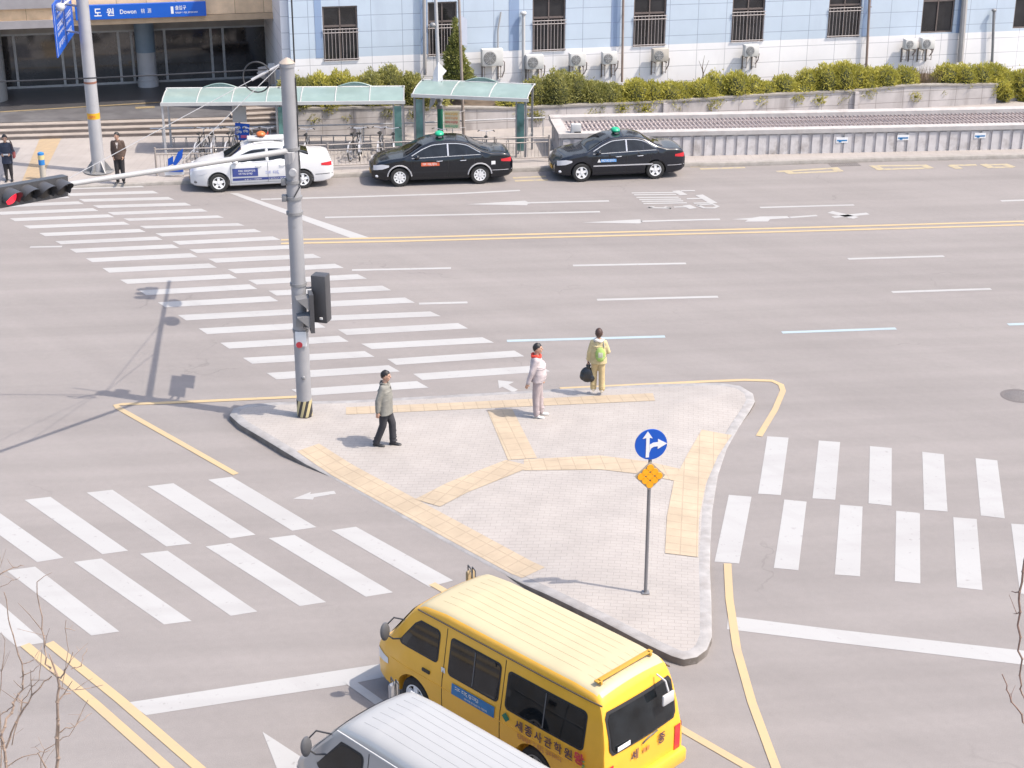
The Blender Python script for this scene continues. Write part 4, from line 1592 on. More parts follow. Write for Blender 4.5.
def shelter(label, pxl, pxr, base_l, base_r, yl, yr, posts, bump_px):
    """front edge from pxl to pxr; base_* = where the front posts meet the pavement"""
    A = G(pxl, base_l, .15)
    B = G(pxr, base_r, .15)
    t_ = (B - A).normalized()
    an = atan2(t_.y, t_.x)
    Lh = (B - A).length
    t = thing('bicycle_shelter', label, 'bicycle shelter', A, an, 'bicycle shelters on the far pavement')
    zl = ZY(pxl, yl, A.y).z - .15
    zr = ZY(pxr, yr, B.y).z - .15
    h = (zl + zr) / 2
    nb = max(3, int(round(Lh / 1.28)))
    # curved roof: profile in y/z
    prof = [(-.02, h - .02), (.25, h + .08), (.6, h + .15), (1.0, h + .20), (1.45, h + .22)]
    g = MB()
    for i in range(nb):
        x0 = Lh * i / nb + .02
        x1 = Lh * (i + 1) / nb - .02
        r1 = [Vector((x0, y, z)) for y, z in prof]
        r2 = [Vector((x1, y, z)) for y, z in prof]
        r3 = [Vector((x1, y, z - .015)) for y, z in prof][::-1]
        r4 = [Vector((x0, y, z - .015)) for y, z in prof][::-1]
        k = len(prof)
        g.add(r1 + r4, [(0, k * 2 - 1, k, k - 1)] and [])
        vs = r1 + r2
        g.add(vs, [(j, j + 1, k + j + 1, k + j) for j in range(k - 1)])
        g.add(r4[::-1] + r3[::-1], [(j, k + j, k + j + 1, j + 1) for j in range(k - 1)])
    g.build('roof_sheet', TEAL, t, recalc=False)
    g = MB()
    for i in range(nb + 1):
        x = Lh * i / nb
        g.tube([(x, y, z + .008) for y, z in prof], .02, 6)
    g.obox((-.05, -.07, h - .12), (Lh + .1, 0, 0), (0, .07, 0), (0, 0, .12))
    g.tube([(-.03, 1.47, h + .22), (Lh + .03, 1.47, h + .22)], .035, 6)
    g.build('roof_frame', RIM_, t)
    for bx in bump_px:
        g = MB()
        x = (G(bx, base_l, .15) - A).length
        w_ = 0.62
        pts = [(x - w_ + 2 * w_ * j / 12, 1.47, h + .23 + .15 * sin(pi * j / 12)) for j in range(13)]
        g.tube(pts, .03, 6)
        g.prism([(0, 0)], 0, 0) if False else None
        top = [Vector(p) for p in pts]
        g.add(top + [Vector((p.x, 1.48, h + .22)) for p in top], [(j, j + 1, 14 + j, 13 + j) for j in range(12)])
        g.build('roof_crest', TEAL, t, recalc=False)
    for k, kind in posts:
        x = Lh * k
        for yy in (.03, 1.35):
            g = MB()
            hh = h - .1 if yy < 1 else h + .26
            g.box((x, yy, hh / 2), (.07, .07, hh))
            g.build('post', STEELD if kind else STEEL, t, smooth=False)
        if kind:
            sg_ = -1 if k > .5 else 1
            g = MB()
            g.obox((x + sg_ * .05, .0, .25), (sg_ * .26, .0, 0), (0, .03, 0), (0, 0, h - .45))
            g.build('side_panel', TEALP, t, smooth=False)
            g = MB()
            g.box((x + sg_ * .34, .015, h / 2 - .05), (.05, .06, h - .1))
            g.obox((x - .02, .06, .6), (.03, 0, 0), (0, 1.25, 0), (0, 0, .04))
            g.build('panel_frame', STEELD, t, smooth=False)
    g = MB()
    g.tube([(0.1, .9, .45), (Lh - .1, .9, .45)], .022, 6)
    for i in range(int(Lh / .45)):
        x = .2 + i * .45
        g.tube([(x, .9, 0), (x, .9, .45), (x, .55, .45), (x, .55, 0)], .014, 5)
    g.build('bicycle_rack', STEELD, t)
    return t


shelter('long bicycle shelter with a teal sheet roof, left of the gap', 166, 405, 155, 152.5, 103, 100, [(0, 0), (.47, 1), (.995, 1)], (219, 355))
shelter('short bicycle shelter with a teal sheet roof, right of the gap', 414, 527, 152.5, 158, 98.5, 93.5, [(.012, 1), (.985, 1)], (475,))

# ------------------------------------------------------------------ kerbside railing
rl = [G(157, 175, .15), G(245, 172.6, .15), G(330, 170, .15), G(440, 165.6, .15), G(549, 161.5, .15)]
t = thing('pedestrian_railing', 'low steel railing with upright bars along the far kerb behind the taxis', 'railing', (0, 0, 0))
RAILM = mat('weathered_railing', (0.30, 0.265, 0.24), 0.55, 0.2, var=0.15, vs=5)
g = MB()
for z in (.92, .74, .18):
    g.tube([(p.x, p.y, z + .13) for p in rl], .022 if z < .9 else .028, 6)
g.build('rail', RAILM, t)
tot = sum((rl[i + 1] - rl[i]).length for i in range(4))


def along(P, s):
    for i in range(len(P) - 1):
        l = (P[i + 1] - P[i]).length
        if s <= l or i == len(P) - 2:
            return P[i].lerp(P[i + 1], s / l)
        s -= l


s = 0
while s <= tot + .01:
    p = along(rl, min(s, tot - .001))
    MB().tube([(p.x, p.y, .147), (p.x, p.y, 1.12)], .035, 7).build('post', RAILM, t)
    s += tot / 7
g = MB()
s = .15
while s < tot:
    p = along(rl, s)
    g.tube([(p.x, p.y, .31), (p.x, p.y, .87)], .009, 4)
    s += .13
g.build('upright_bars', RAILM, t)

# ------------------------------------------------------------------ signal pole on the island
SP = G(305, 415, .15)
sp = thing('signal_pole', 'tall grey traffic signal pole with black and yellow base standing on the traffic island', 'signal pole', SP)
PH = 7.75
POLEM = mat('grey_signal_pole', (0.30, 0.30, 0.315), 0.45, 0.2, var=0.08, vs=2, dirt=((0.2, 0.19, 0.18), 1.4, 0.56, 0.75))
g = MB()
g.lathe([(.165, 0), (.163, 2), (.152, 4.6), (.15, 4.62), (.15, 6.0), (.145, PH - .08), (.16, PH - .08), (.16, PH)], 20)
g.build('pole', POLEM, sp)
g = MB()
g.lathe([(.17, PH), (.15, PH + .02), (.06, PH + .09), (.01, PH + .11)], 16)
g.build('pole_cap', mat('beige_cap', (0.36, 0.3, 0.25), 0.6), sp)
# black and yellow slanted base band
bandm = bpy.data.materials.new('hazard_stripes')
bandm.use_nodes = True
n_ = bandm.node_tree.nodes
l_ = bandm.node_tree.links
wv = n_.new('ShaderNodeTexWave')
wv.wave_type = 'BANDS'
wv.bands_direction = 'X'
wv.inputs['Scale'].default_value = 2.7
mpp = n_.new('ShaderNodeMapping')
mpp.inputs['Rotation'].default_value = (0, radians(-14), 0)
tcc = n_.new('ShaderNodeTexCoord')
l_.new(tcc.outputs['Object'], mpp.inputs[0])
l_.new(mpp.outputs[0], wv.inputs[0])
rr_ = n_.new('ShaderNodeValToRGB')
rr_.color_ramp.interpolation = 'CONSTANT'
rr_.color_ramp.elements[0].color = (.03, .028, .03, 1)
rr_.color_ramp.elements[1].position = .5
rr_.color_ramp.elements[1].color = (.42, .36, .2, 1)
l_.new(wv.outputs[0], rr_.inputs[0])
l_.new(rr_.outputs[0], n_['Principled BSDF'].inputs['Base Color'])
MB().lathe([(.172, .005), (.172, .38)], 20).build('hazard_band', bandm, sp)
for z in (2.0, 3.05, 4.62, 4.95, 5.3, 6.0):
    MB().lathe([(.165, z - .03), (.178, z - .03), (.178, z + .03), (.165, z + .03)], 18).build('clamp', STEELD, sp)
g = MB()
g.rbox((-.19, -.06, 4.95), (.1, .12, .14), .01)
g.rbox((-.19, -.06, 5.3), (.1, .12, .14), .01)
g.rbox((0.02, -.19, 2.25), (.16, .1, .2), .01)
g.build('bracket', STEELD, sp)
g = MB()
g.rbox((0.02, -.165, 1.85), (.24, .03, .34), .01)
g.build('sticker', SIGNW, sp)
MB().lathe([(.01, -.19), (.07, -.19), (.07, -.165)], 14, (-.02, 0, 1.72), 'Y').build('sticker', REDP, sp)
MB().ell((.03, -.17, .95), (.05, .03, .05)).build('bolt', STEELD, sp)
# cables down the side
g = MB()
g.tube([(.155, -.02, PH - .3), (.165, -.03, 6.9), (.152, -.03, 6.2), (.165, -.05, 5.6), (.15, -.1, 5.2), (.03, -.17, 5.0)], .014, 6)
g.tube([(.15, 0, PH), (.155, 0, PH + 1.5)], .018, 6)
g.build('cable', DARK, sp)


def signal_box(par, base, fwd, n, horiz, lit=None, hood=True, sz=.34, depth=.16, mats=(None, None), name='signal_head'):
    """signal head: base = centre of the first module, fwd = where the lamps look, laid along 'horiz' direction"""
    hb, hv = mats[:2]
    f = Vector(fwd).normalized()
    u = Vector(horiz).normalized()
    v = f.cross(u).normalized()
    b = Vector(base)
    g = MB()
    c0 = b - u * sz / 2 - v * sz / 2 - f * depth
    g.obox(c0, u * sz * n, v * sz, f * depth)
    hd_ = g.build(name, hb, par, smooth=False)
    for i in range(n):
        c = b + u * sz * i
        lens = MB()
        ring = lambda r, d: [c + f * d + (u * cos(a_) + v * sin(a_)) * r for a_ in [2 * pi * j / 20 for j in range(20)]]
        lens.rings([ring(sz * .40, .0), ring(sz * .36, .03), ring(sz * .2, .05), ring(.005, .055)])
        lens.build('lamp', mats[2] if lit == i else mats[3], hd_)
        hh = MB()
        # visor: open below
        up = Vector((0, 0, 1))
        va_, vb_ = [], []
        for j in range(17):
            a_ = radians(-40) + radians(260) * j / 16
            # measured from 'right'
            r_ = f.cross(up).normalized()
            up2 = r_.cross(f).normalized()
            d_ = (r_ * cos(a_) + up2 * sin(a_))
            ln = .27 * (0.55 + .45 * sin(max(0, min(pi, a_))) if 0 < a_ < pi else .42)
            va_.append(c + d_ * sz * .43)
            vb_.append(c + d_ * sz * .43 + f * ln - up2 * ln * .12)
        hh.rings([va_, vb_], cap=False, closed=False)
        o_ = [p + (p - c).normalized() * 0 for p in va_]
        hh.build('visor', hv, hd_, recalc=False)
    return hd_


GB = mat('signal_housing', (0.055, 0.055, 0.06), 0.45, var=0.1, vs=4)
GBV = mat('signal_visor', (0.06, 0.06, 0.065), 0.45, var=0.1, vs=4)
LAMPR = mat('lit_red_lamp', (0.6, 0.01, 0.03), 0.3, emit=((1.0, 0.03, 0.06), 0.55))
LAMPD = mat('unlit_lamp', (0.02, 0.018, 0.018), 0.3)
SM = (GB, GBV, LAMPR, LAMPD)
# arm over the left road, towards the camera side
AR = 5.95
a0 = Vector((0, 0, AR))
hc = ZY(31, 190, SP.y - 5.0)         # centre of the four lamp head
hcl = hc - SP
tip = hcl + (hcl - a0) * 0.17
arm_dir = (hcl - a0).normalized()
g = MB()
aend = a0 + (hcl - a0) * 1.25
g.tube([a0 + arm_dir * .1, a0.lerp(aend, .3), a0.lerp(aend, .65), aend], [.062, .055, .048, .04], 12)
g.build('mast_arm', mat('pale_arm_paint', (0.34, 0.34, 0.345), 0.4, 0.1, var=0.05), sp)
g = MB()
g.lathe([(.01, -.24), (.075, -.24), (.08, -.15)], 16, (0.03, 0, AR - .42), 'Y')
g.tube([(-.02, -.02, AR - .28), (-.02, -.1, AR + .02)], .12, 10)
g.build('arm_joint', STEEL, sp)
g = MB()
ptop = Vector((-.12, -.06, PH - .02))
for f in (.38, .72):
    q = a0 + (aend - a0) * f
    g.tube([ptop, q + Vector((0, 0, .05))], .007, 4)
g.tube([ptop, Vector((-.7, -.25, PH - .3))], .03, 6)
g.build('stay_rod', STEEL, sp)
# four lamp head; lamps look along the left road, back towards the camera
uh = Vector((arm_dir.x, arm_dir.y, arm_dir.z))
fh = Vector((uh.y, -uh.x, 0)).normalized()
if fh.y > 0:
    fh = -fh
fh = (fh + Vector((.10, 0, -.05))).normalized()
uh2 = (uh - fh * uh.dot(fh)).normalized()
szh = .37
signal_box(sp, hcl - uh2 * szh * 1.55 + Vector((0, 0, -.02)) + fh * .08, fh, 4, uh2, lit=3, sz=szh, mats=SM)
# second arm over the main road, pointing away
e2 = G(192, 281) + SUN_DIR * ((AR + .15) / SUN_DIR.z) - SP
e2 = Vector((-1.22, e2.y, AR + .1))
g = MB()
g.tube([(0, .1, AR), Vector((0, 0, AR)).lerp(e2, .5), e2], [.075, .06, .045], 12)
g.build('mast_arm', MATS['pale_arm_paint'], sp)
g = MB()
for f in (.35, .6):
    q = Vector((0, 0, AR)).lerp(e2, f)
    g.tube([(0, .08, PH - .05), q], .008, 4)
g.build('stay_rod', STEEL, sp)
d2_ = (e2 - Vector((0, 0, AR))).normalized()


def at2(px, py, h):
    q = G(px, py) + SUN_DIR * (h / SUN_DIR.z) - SP
    return (q - Vector((0, 0, AR))).dot(d2_)


side = Vector((1, 0, 0))
for px, py, r in ((177, 321, .36), (183, 303, .33)):
    s_ = at2(px, py, 5.7)
    q = Vector((0, 0, AR)) + d2_ * s_
    g = MB()
    g.lathe([(.01, -.015), (r, -.015), (r, .015), (.01, .015)], 24, (q.x, q.y, q.z - .42), 'X')
    g.v = [tuple(Matrix.Rotation(radians(8), 3, 'Z') @ (Vector(v) - q) + q) for v in g.v]
    g.tube([q, q + Vector((0, 0, -.1))], .03, 6)
    g.build('round_sign_plate', SIGNW, sp)
s_ = at2(180, 284, 5.9)
q = Vector((0, 0, AR)) + d2_ * s_
signal_box(sp, q + Vector((-.34, -1.2, .05)), (-1, -.12, -.05), 3, (-.12, 1, 0), sz=.34, mats=SM)
g = MB()
g.obox((-.06, .40, 4.55), (.02, 0, 0), (-.18, 1.25, 0), (0, 0, .62))
g.obox((-.14, 1.0, 4.25), (.02, 0, 0), (-.11, .8, 0), (0, 0, .55))
g.tube([(0, .1, 4.85), (0.01, .5, 4.85)], .03, 6)
g.tube([(0, .1, 5.1), (0.01, .5, 5.1)], .03, 6)
g.build('sign_board', SIGNW, sp, smooth=False)
g = MB()
g.rbox((-.05, .25, 7.0), (.14, .22, .4), .02)
g.tube([(0, .1, 7.0), (-.05, .25, 7.0)], .03, 6)
g.build('camera_box', GB, sp)
# pedestrian signals
signal_box(sp, (-.02, -.2, 2.55), (-.93, -.36, 0), 2, (0, 0, 1), sz=.36, mats=SM, name='pedestrian_signal') if False else None
hdp = MB()
hdp.rbox((.47, .05, 2.72), (.33, .30, 1.06), .02, radians(-14))
o_ = hdp.build('pedestrian_signal', GB, sp)
g = MB()
g.rbox((.47, -.115, 2.30), (.07, .015, .05), .004, radians(-14))
g.build('label_plate', SIGNW, o_)
g = MB()
g.tube([(.1, 0, 2.95), (.36, .05, 2.95)], .025, 6)
g.tube([(.1, 0, 2.5), (.36, .05, 2.5)], .025, 6)
g.build('bracket', STEELD, sp)
g = MB()
fdir = Vector((-.95, -.22, 0)).normalized()
sdir = Vector((-fdir.y, fdir.x, 0))
c0 = Vector((.33, -.26, 2.50))
g.obox(c0 - sdir * .17 - Vector((0, 0, .42)), sdir * .34, fdir * .09, Vector((0, 0, .86)))
o_ = g.build('pedestrian_signal', GB, sp, smooth=False)
g = MB()
for zc in (-.2, .2):
    c = c0 + fdir * .09 + Vector((0, 0, zc))
    hw, hh_ = .15, .17
    r_ = sdir
    P = [c - r_ * hw - ZV * hh_ * .6, c - r_ * hw + ZV * hh_, c + r_ * hw + ZV * hh_, c + r_ * hw - ZV * hh_ * .6]
    Q = [P[0] + fdir * .02, P[1] + fdir * .27 - ZV * .03, P[2] + fdir * .27 - ZV * .03, P[3] + fdir * .02]
    g.add(P + Q, [(0, 1, 5, 4), (1, 2, 6, 5), (2, 3, 7, 6)])
    g.add([p - r_ * .006 for p in P] + [p - r_ * .006 for p in Q], [(0, 4, 5, 1)])
g.build('visor', mat('pale_grey_visor', (0.17, 0.17, 0.175), 0.5), o_, smooth=False, recalc=False)
g = MB()
for zc in (-.2, .2):
    c = c0 + fdir * .092 + Vector((0, 0, zc))
    g.obox(c - sdir * .13 - ZV * .13, sdir * .26, fdir * .004, ZV * .26)
g.build('lamp', LAMPD, o_, smooth=False)
g = MB()
g.tube([(.05, -.1, 2.75), c0 + Vector((0, 0, .33))], .025, 6)
g.tube([(.05, -.1, 2.1), c0 + Vector((0, 0, -.33))], .025, 6)
g.build('bracket', STEELD, sp)

# overhead cables from the pole top to the pole at the left
BP = G(99, 171.5, .15)

t = thing('overhead_cable', 'thin overhead cable with a coiled loop running left from the signal pole top', 'cable', (0, 0, 0))
g = MB()
pA = SP + Vector((-.14, -.1, PH - .1))
pB = Vector((-34, SP.y + .3, 7.75))


def sag(a, b, s_, n=16):
    return [a.lerp(b, i / n) - ZV * s_ * 4 * (i / n) * (1 - i / n) for i in range(n + 1)]


g.tube(sag(pA, pB, .45, 24), .016, 5)
g.build('cable', DARK, t)
g = MB()
lc = ZY(257, 77, SP.y - .2)
g.tube([lc + Vector((.28 * cos(a_), .02 * sin(3 * a_), .31 * sin(a_))) for a_ in [2 * pi * j / 24 for j in range(25)]], .017, 5)
g.build('cable_loop', DARK, t)

# ------------------------------------------------------------------ turn sign on the island
TP = G(645.5, 593, .15)
ts = thing('turn_sign', 'round blue sign with straight and right arrows above a yellow diamond on a thin pole', 'road sign', TP)
PT = mat('sign_post_grey', (0.20, 0.20, 0.21), 0.45, 0.3, var=0.06)
lean = Vector((-.004, 0, 1))
g = MB()
g.tube([(0, 0, 0), lean * 2.95], .032, 10)
g.build('pole', PT, ts)
g = MB()
g.rbox((0, 0, .015), (.13, .13, .02), .005)
g.build('base_plate', PT, ts)
cS = lean * 2.86 + Vector((0, -.05, 0))
# the sign faces the left rear road: slightly turned
RZ = Matrix.Rotation(radians(9), 3, 'Z') @ Matrix.Rotation(radians(0), 3, 'X')


def plate(prof_pts, c, y0, y1):
    gg = MB()
    k = len(prof_pts)
    a_ = [c + RZ @ Vector((x, y0, z)) for x, z in prof_pts]
    b_ = [c + RZ @ Vector((x, y1, z)) for x, z in prof_pts]
    gg.add(a_ + b_, [tuple(range(k)), tuple(range(2 * k - 1, k - 1, -1))] + [(i, (i + 1) % k, k + (i + 1) % k, k + i) for i in range(k)])
    return gg


RS = .275
circ = [(RS * cos(2 * pi * i / 40), RS * sin(2 * pi * i / 40)) for i in range(40)]
pl_ = plate(circ, cS, -.012, .012).build('blue_disc', SIGNB, ts, smooth=False)
arr = [(-.075, -.20), (-.025, -.20), (-.025, .11), (.02, .10), (-.055, .215), (-.13, .10), (-.075, .11)]
sc_ = 1.15
plate([(x * sc_, z * sc_) for x, z in arr], cS, -.018, -.013).build('arrow', SIGNW, pl_, smooth=False)
arr2 = [(-.022, -.13), (.0, -.06), (.04, -.035), (.10, -.03), (.10, -.075), (.235, .005), (.10, .085), (.10, .035), (.03, .03), (-.022, .0)]
plate([(x * sc_, z * sc_) for x, z in arr2], cS, -.0185, -.0135).build('arrow', SIGNW, pl_, smooth=False)
cD = lean * 2.28 + Vector((0, -.05, 0))
dd = .265
dm = plate([(0, -dd), (dd, 0), (0, dd), (-dd, 0)], cD, -.01, .01).build('diamond_plate', mat('diamond_grey', (0.34, 0.30, 0.24), 0.5), ts, smooth=False)
for i in (-1, 0, 1):
    for j in (-1, 0, 1):
        cx_, cz_ = (i + j) * dd * .29, (i - j) * dd * .29
        r_ = .062
        gg = plate([(cx_ + r_ * cos(2 * pi * k / 14), cz_ + r_ * sin(2 * pi * k / 14)) for k in range(14)], cD, -.028, -.011)
        gg.build('reflector', mat('orange_reflector', (0.85, 0.36, 0.01), 0.35), dm, smooth=False)
g = MB()
g.box(lean * 2.86 + Vector((0, -.03, 0)), (.3, .03, .04))
g.box(lean * 2.28 + Vector((0, -.03, 0)), (.25, .03, .04))
g.build('clamp', PT, ts)

# ------------------------------------------------------------------ big pole at the left with the blue road sign
bp = thing('road_sign_pole', 'thick pale grey pole with gusseted foot carrying a blue road sign on the far pavement', 'sign pole', BP)
g = MB()
hB = 9.5
g.lathe([(.225, 0), (.215, 2.2), (.205, 4.5), (.19, hB)], 22)
g.build('pole', mat('pale_grey_pole', (0.37, 0.37, 0.385), 0.4, 0.15, var=0.06, dirt=((0.25, 0.24, 0.24), 1.5, 0.56, 0.75)), bp)
g = MB()
for k in range(6):
    a_ = k * pi / 3 + .2
    d_ = Vector((cos(a_), sin(a_), 0))
    s_ = Vector((-sin(a_), cos(a_), 0)) * .02
    P = [d_ * .2, d_ * .5, d_ * .2 + ZV * .42]
    g.add([p - s_ for p in P] + [p + s_ for p in P], [(0, 1, 2), (5, 4, 3), (0, 3, 4, 1), (1, 4, 5, 2), (2, 5, 3, 0)])
g.lathe([(.01, .0), (.52, .0), (.52, .03), (.01, .03)], 20)
g.build('foot_gusset', STEELD, bp, smooth=False)
zt_ = ZY(90.5, 116.5, BP.y).z - .15
g = MB()
g.lathe([(.2135, zt_ - .08), (.2165, zt_ - .08), (.2165, zt_ + .14), (.2135, zt_ + .14)], 22)
st_ = g.build('warning_sticker', YEL, bp)
text('sticker_text', '고압주의', REDP, st_, (-.12, -.225, zt_ - .02), (1, 0, 0), (0, 0, 1), .09, .24, bold=.01)
zt_ = ZY(88, 82, BP.y).z - .15
g = MB()
g.lathe([(.208, zt_ - .04), (.216, zt_ - .04), (.216, zt_ + .03), (.208, zt_ + .03)], 22)
g.build('clamp_band', mat('rust_band', (0.22, 0.10, 0.07), 0.7), bp)
# blue road sign plate seen nearly edge on
sgn_px = [(57, 16), (73.5, -8), (72, 35), (56.5, 58)]
sY0 = BP.y - 1.4
P = [ZY(57, 15, BP.y - 2.3) - BP, ZY(74, -12, BP.y - .6) - BP]
u_ = P[1] - P[0]
u_.z = 0
ll = u_.length
hgt = 1.75
low = ZY(57, 58, BP.y - 2.3) - BP
g = MB()
nn_ = Vector((u_.y, -u_.x, 0)).normalized()
q_ = G(73.5, 33, low.z + BP.z) - BP
u_ = q_ - low
u_.z = 0
nn_ = Vector((u_.y, -u_.x, 0)).normalized()
flip = nn_.dot(Vector((0, 0, 0)) - BP) < 0
if flip:
    nn_ = -nn_
hgt = 1.7
g.obox(low, u_, nn_ * .04, Vector((0, 0, hgt)))
sgp = g.build('blue_road_sign', SIGNB, bp, smooth=False)
un_ = u_.normalized()
if flip:
    low = low + u_
    un_ = -un_
sq_ = u_.length / 1.85
g = MB()
for bx, bz, ww_, hh_ in ((.2, .12, .7, .2), (.2, .4, .6, .1), (1.08, .12, .62, .2), (1.08, .4, .5, .1), (.2, .66, .62, .2), (.2, .95, .66, .1), (1.08, .7, .55, .2), (1.08, .98, .5, .1), (.2, 1.25, .6, .18), (1.08, 1.25, .55, .18)):
    glyphs(g, low + un_ * bx * sq_ + ZV * (hgt - bz - hh_ - .06) + nn_ * .042, un_, ZV, ww_ * sq_, hh_)
g.build('sign_lettering', SIGNW, sgp, smooth=False, recalc=False)
g = MB()
g.obox(low + un_ * .03 + nn_ * .0405 + ZV * .03, un_ * .03, nn_ * .003, ZV * (hgt - .06))
g.obox(low + un_ * .9 * sq_ + nn_ * .0405 + ZV * .2, un_ * .04, nn_ * .003, ZV * (hgt - .5))
g.build('sign_border', SIGNW, sgp, smooth=False)
g = MB()
for zz in (.4, 1.3):
    g.tube([(0, 0, low.z + zz), low + u_ * .6 + ZV * zz], .04, 6)
g.build('sign_bracket', STEEL, bp)
g = MB()
q = ZY(60, 7, BP.y - 1.6) - BP
g.ell(q, (.16, .16, .14))
g.tube([q, (0, 0, q.z + .3)], .035, 6)
g.build('camera_dome', WHITE, bp)

# ------------------------------------------------------------------ poles behind the black taxi
P1 = G(440.5, 143, .15)
t = thing('banner_pole', 'steel pole with green painted lower half, wrapped by a white banner', 'pole', P1)
g = MB()
hG = ZY(438.5, 108, P1.y).z - .15
g.lathe([(.105, 0), (.105, hG)], 16)
g.build('green_sleeve', TEALG, t)
g = MB()
g.tube([(0, 0, hG), (-.1, 0, hG + 4), (-.16, 0, 8.2)], [.075, .065, .055], 12)
g.build('pole', STEEL, t)
g = MB()
g.lathe([(.12, hG - .02), (.13, hG + .02), (.13, hG + .1), (.08, hG + .12)], 14)
g.lathe([(.12, hG + .25), (.13, hG + .3), (.1, hG + .38)], 14)
g.build('clamp', STEELD, t)
g = MB()
q = ZY(433, 25, P1.y) - P1
g.ell(q, (.13, .13, .1))
g.tube([q, (-.12, 0, q.z)], .03, 6)
g.build('small_lamp', STEELD, t)
# banner: crumpled triangular cloth
def Pb(x, y, dy=0.0):
    return ZY(x, y, P1.y - .15 + dy) - P1


bp_pts = [Pb(438, 62), Pb(446.5, 71), Pb(442.5, 76, -.15), Pb(445.5, 98, -.1), Pb(436, 99.5), Pb(434, 104, -.12), Pb(429, 109), Pb(431.5, 88, -.15), Pb(433.5, 72)]
c_ = Pb(438, 82, -.22)
g = MB()
k = len(bp_pts)
g.add(bp_pts + [c_], [(i, (i + 1) % k, k) for i in range(k)])
g.add([p + Vector((0, .03, 0)) for p in bp_pts] + [c_ + Vector((0, .03, 0))], [((i + 1) % k, i, k) for i in range(k)])
bn = g.build('white_banner', mat('white_cloth', (0.5, 0.5, 0.52), 0.8, var=0.1, vs=4), t, smooth=False, recalc=False)
g = MB()
tri = [Pb(441.5, 81, -.3), Pb(446, 97, -.2), Pb(435.5, 98, -.25)]
g.add(tri + [p + Vector((0, .02, 0)) for p in tri], [(0, 1, 2), (5, 4, 3), (0, 3, 4, 1), (1, 4, 5, 2), (2, 5, 3, 0)])
tg = g.build('crossing_sign', BLACK, t, smooth=False)
cc = (tri[0] + tri[1] + tri[2]) / 3
inner = [cc + (p - cc) * .72 + Vector((0, -.012, 0)) for p in tri]
g = MB()
g.add(inner, [(0, 1, 2)])
g.build('crossing_sign_face', mat('lilac_sign_face', (0.4, 0.38, 0.46), 0.6), tg, smooth=False, recalc=False)
g = MB()
for a, b in (((-.0, .16), (0, -.02)), ((0, -.02), (-.09, -.2)), ((0, -.02), (.08, -.2)), ((0, .1), (-.1, .0)), ((0, .1), (.1, .02))):
    g.tube([cc + Vector((a[0], -.03, a[1])), cc + Vector((b[0], -.03, b[1]))], .022, 5)
g.ell(cc + Vector((0, -.03, .2)), (.035, .01, .035))
g.build('walking_figure', BLACK, tg)
P2 = G(464, 141, .15)
t = thing('notice_pole', 'thin brown grey pole leaning slightly left in front of the short shelter', 'pole', P2)
g = MB()
q = ZY(459, 0, P2.y) - P2
g.tube([(0, 0, 0), q * .5, q, q * 1.25], [.06, .055, .05, .05], 10)
g.build('pole', mat('brown_grey_pole', (0.27, 0.225, 0.20), 0.5, 0.1, var=0.12, vs=3), t)
g = MB()
a_ = ZY(458.5, 14, P2.y - .05) - P2
b_ = ZY(460, 44, P2.y - .05) - P2
g.add([a_, a_ + Vector((.28, .35, -.25)), b_ + Vector((.24, .3, -.15)), b_], [(0, 1, 2, 3)])
g.add([p + Vector((.02, .0, 0)) for p in (a_, a_ + Vector((.28, .35, -.25)), b_ + Vector((.24, .3, -.15)), b_)], [(3, 2, 1, 0)])
g.build('side_plate', mat('grey_side_plate', (0.30, 0.33, 0.40), 0.5), t, smooth=False, recalc=False)
POST_ = ZY(444, 111, P2.y - .25)
t2 = thing('poster', 'cream poster with orange and red lettering hanging between the two poles', 'poster', POST_)
g = MB()
pw_ = .58
ph_ = .66
g.obox((0, 0, -ph_), (pw_, 0, 0), (0, .02, 0), (0, 0, ph_))
ps = g.build('sheet', mat('cream_poster', (0.52, 0.48, 0.36), 0.6, var=0.1, vs=6), t2, smooth=False)
for k_, mm_ in enumerate((YEL, LENSA, REDP, GREEN)):
    g = MB()
    glyphs(g, Vector((.05, -.004, -.16 - k_ * .155)), (1, 0, 0), (0, 0, 1), .46, .10)
    g.build('poster_print', mm_, ps, smooth=False, recalc=False)
g = MB()
g.tube([(pw_, 0, -.05), (pw_ + .22, .2, 0)], .01, 4)
g.tube([(pw_, 0, -ph_ + .03), (pw_ + .22, .2, -ph_)], .01, 4)
g.build('tie', STEEL, t2)

# bicycle parking sign
Q = G(241, 149, .15)
t = thing('bicycle_parking_sign', 'blue sign with white bicycle symbols below a plain pale plate on a post', 'sign', Q)
g = MB()
g.tube([(0, 0, 0), (0, 0, 2.05)], .03, 8)
g.build('post', STEELD, t)
a_ = ZY(232, 106, Q.y) - Q
b_ = ZY(247, 122, Q.y) - Q
g = MB()
g.obox((a_.x, -.05, b_.z), (b_.x - a_.x, 0, 0), (0, .03, 0), (0, 0, a_.z - b_.z))
g.build('pale_plate', mat('pale_plate', (0.40, 0.39, 0.385), 0.5), t, smooth=False)
a2 = ZY(234.5, 123, Q.y) - Q
b2 = ZY(250, 140, Q.y) - Q
RR = Matrix.Rotation(radians(6), 3, 'Y')
g = MB()
cc = (a2 + b2) / 2
cc.y = -.06
g.box((0, 0, 0), (b2.x - a2.x, .03, a2.z - b2.z))
g.v = [tuple(RR @ Vector(v) + cc) for v in g.v]
bb = g.build('blue_plate', SIGNB, t, smooth=False)
g = MB()
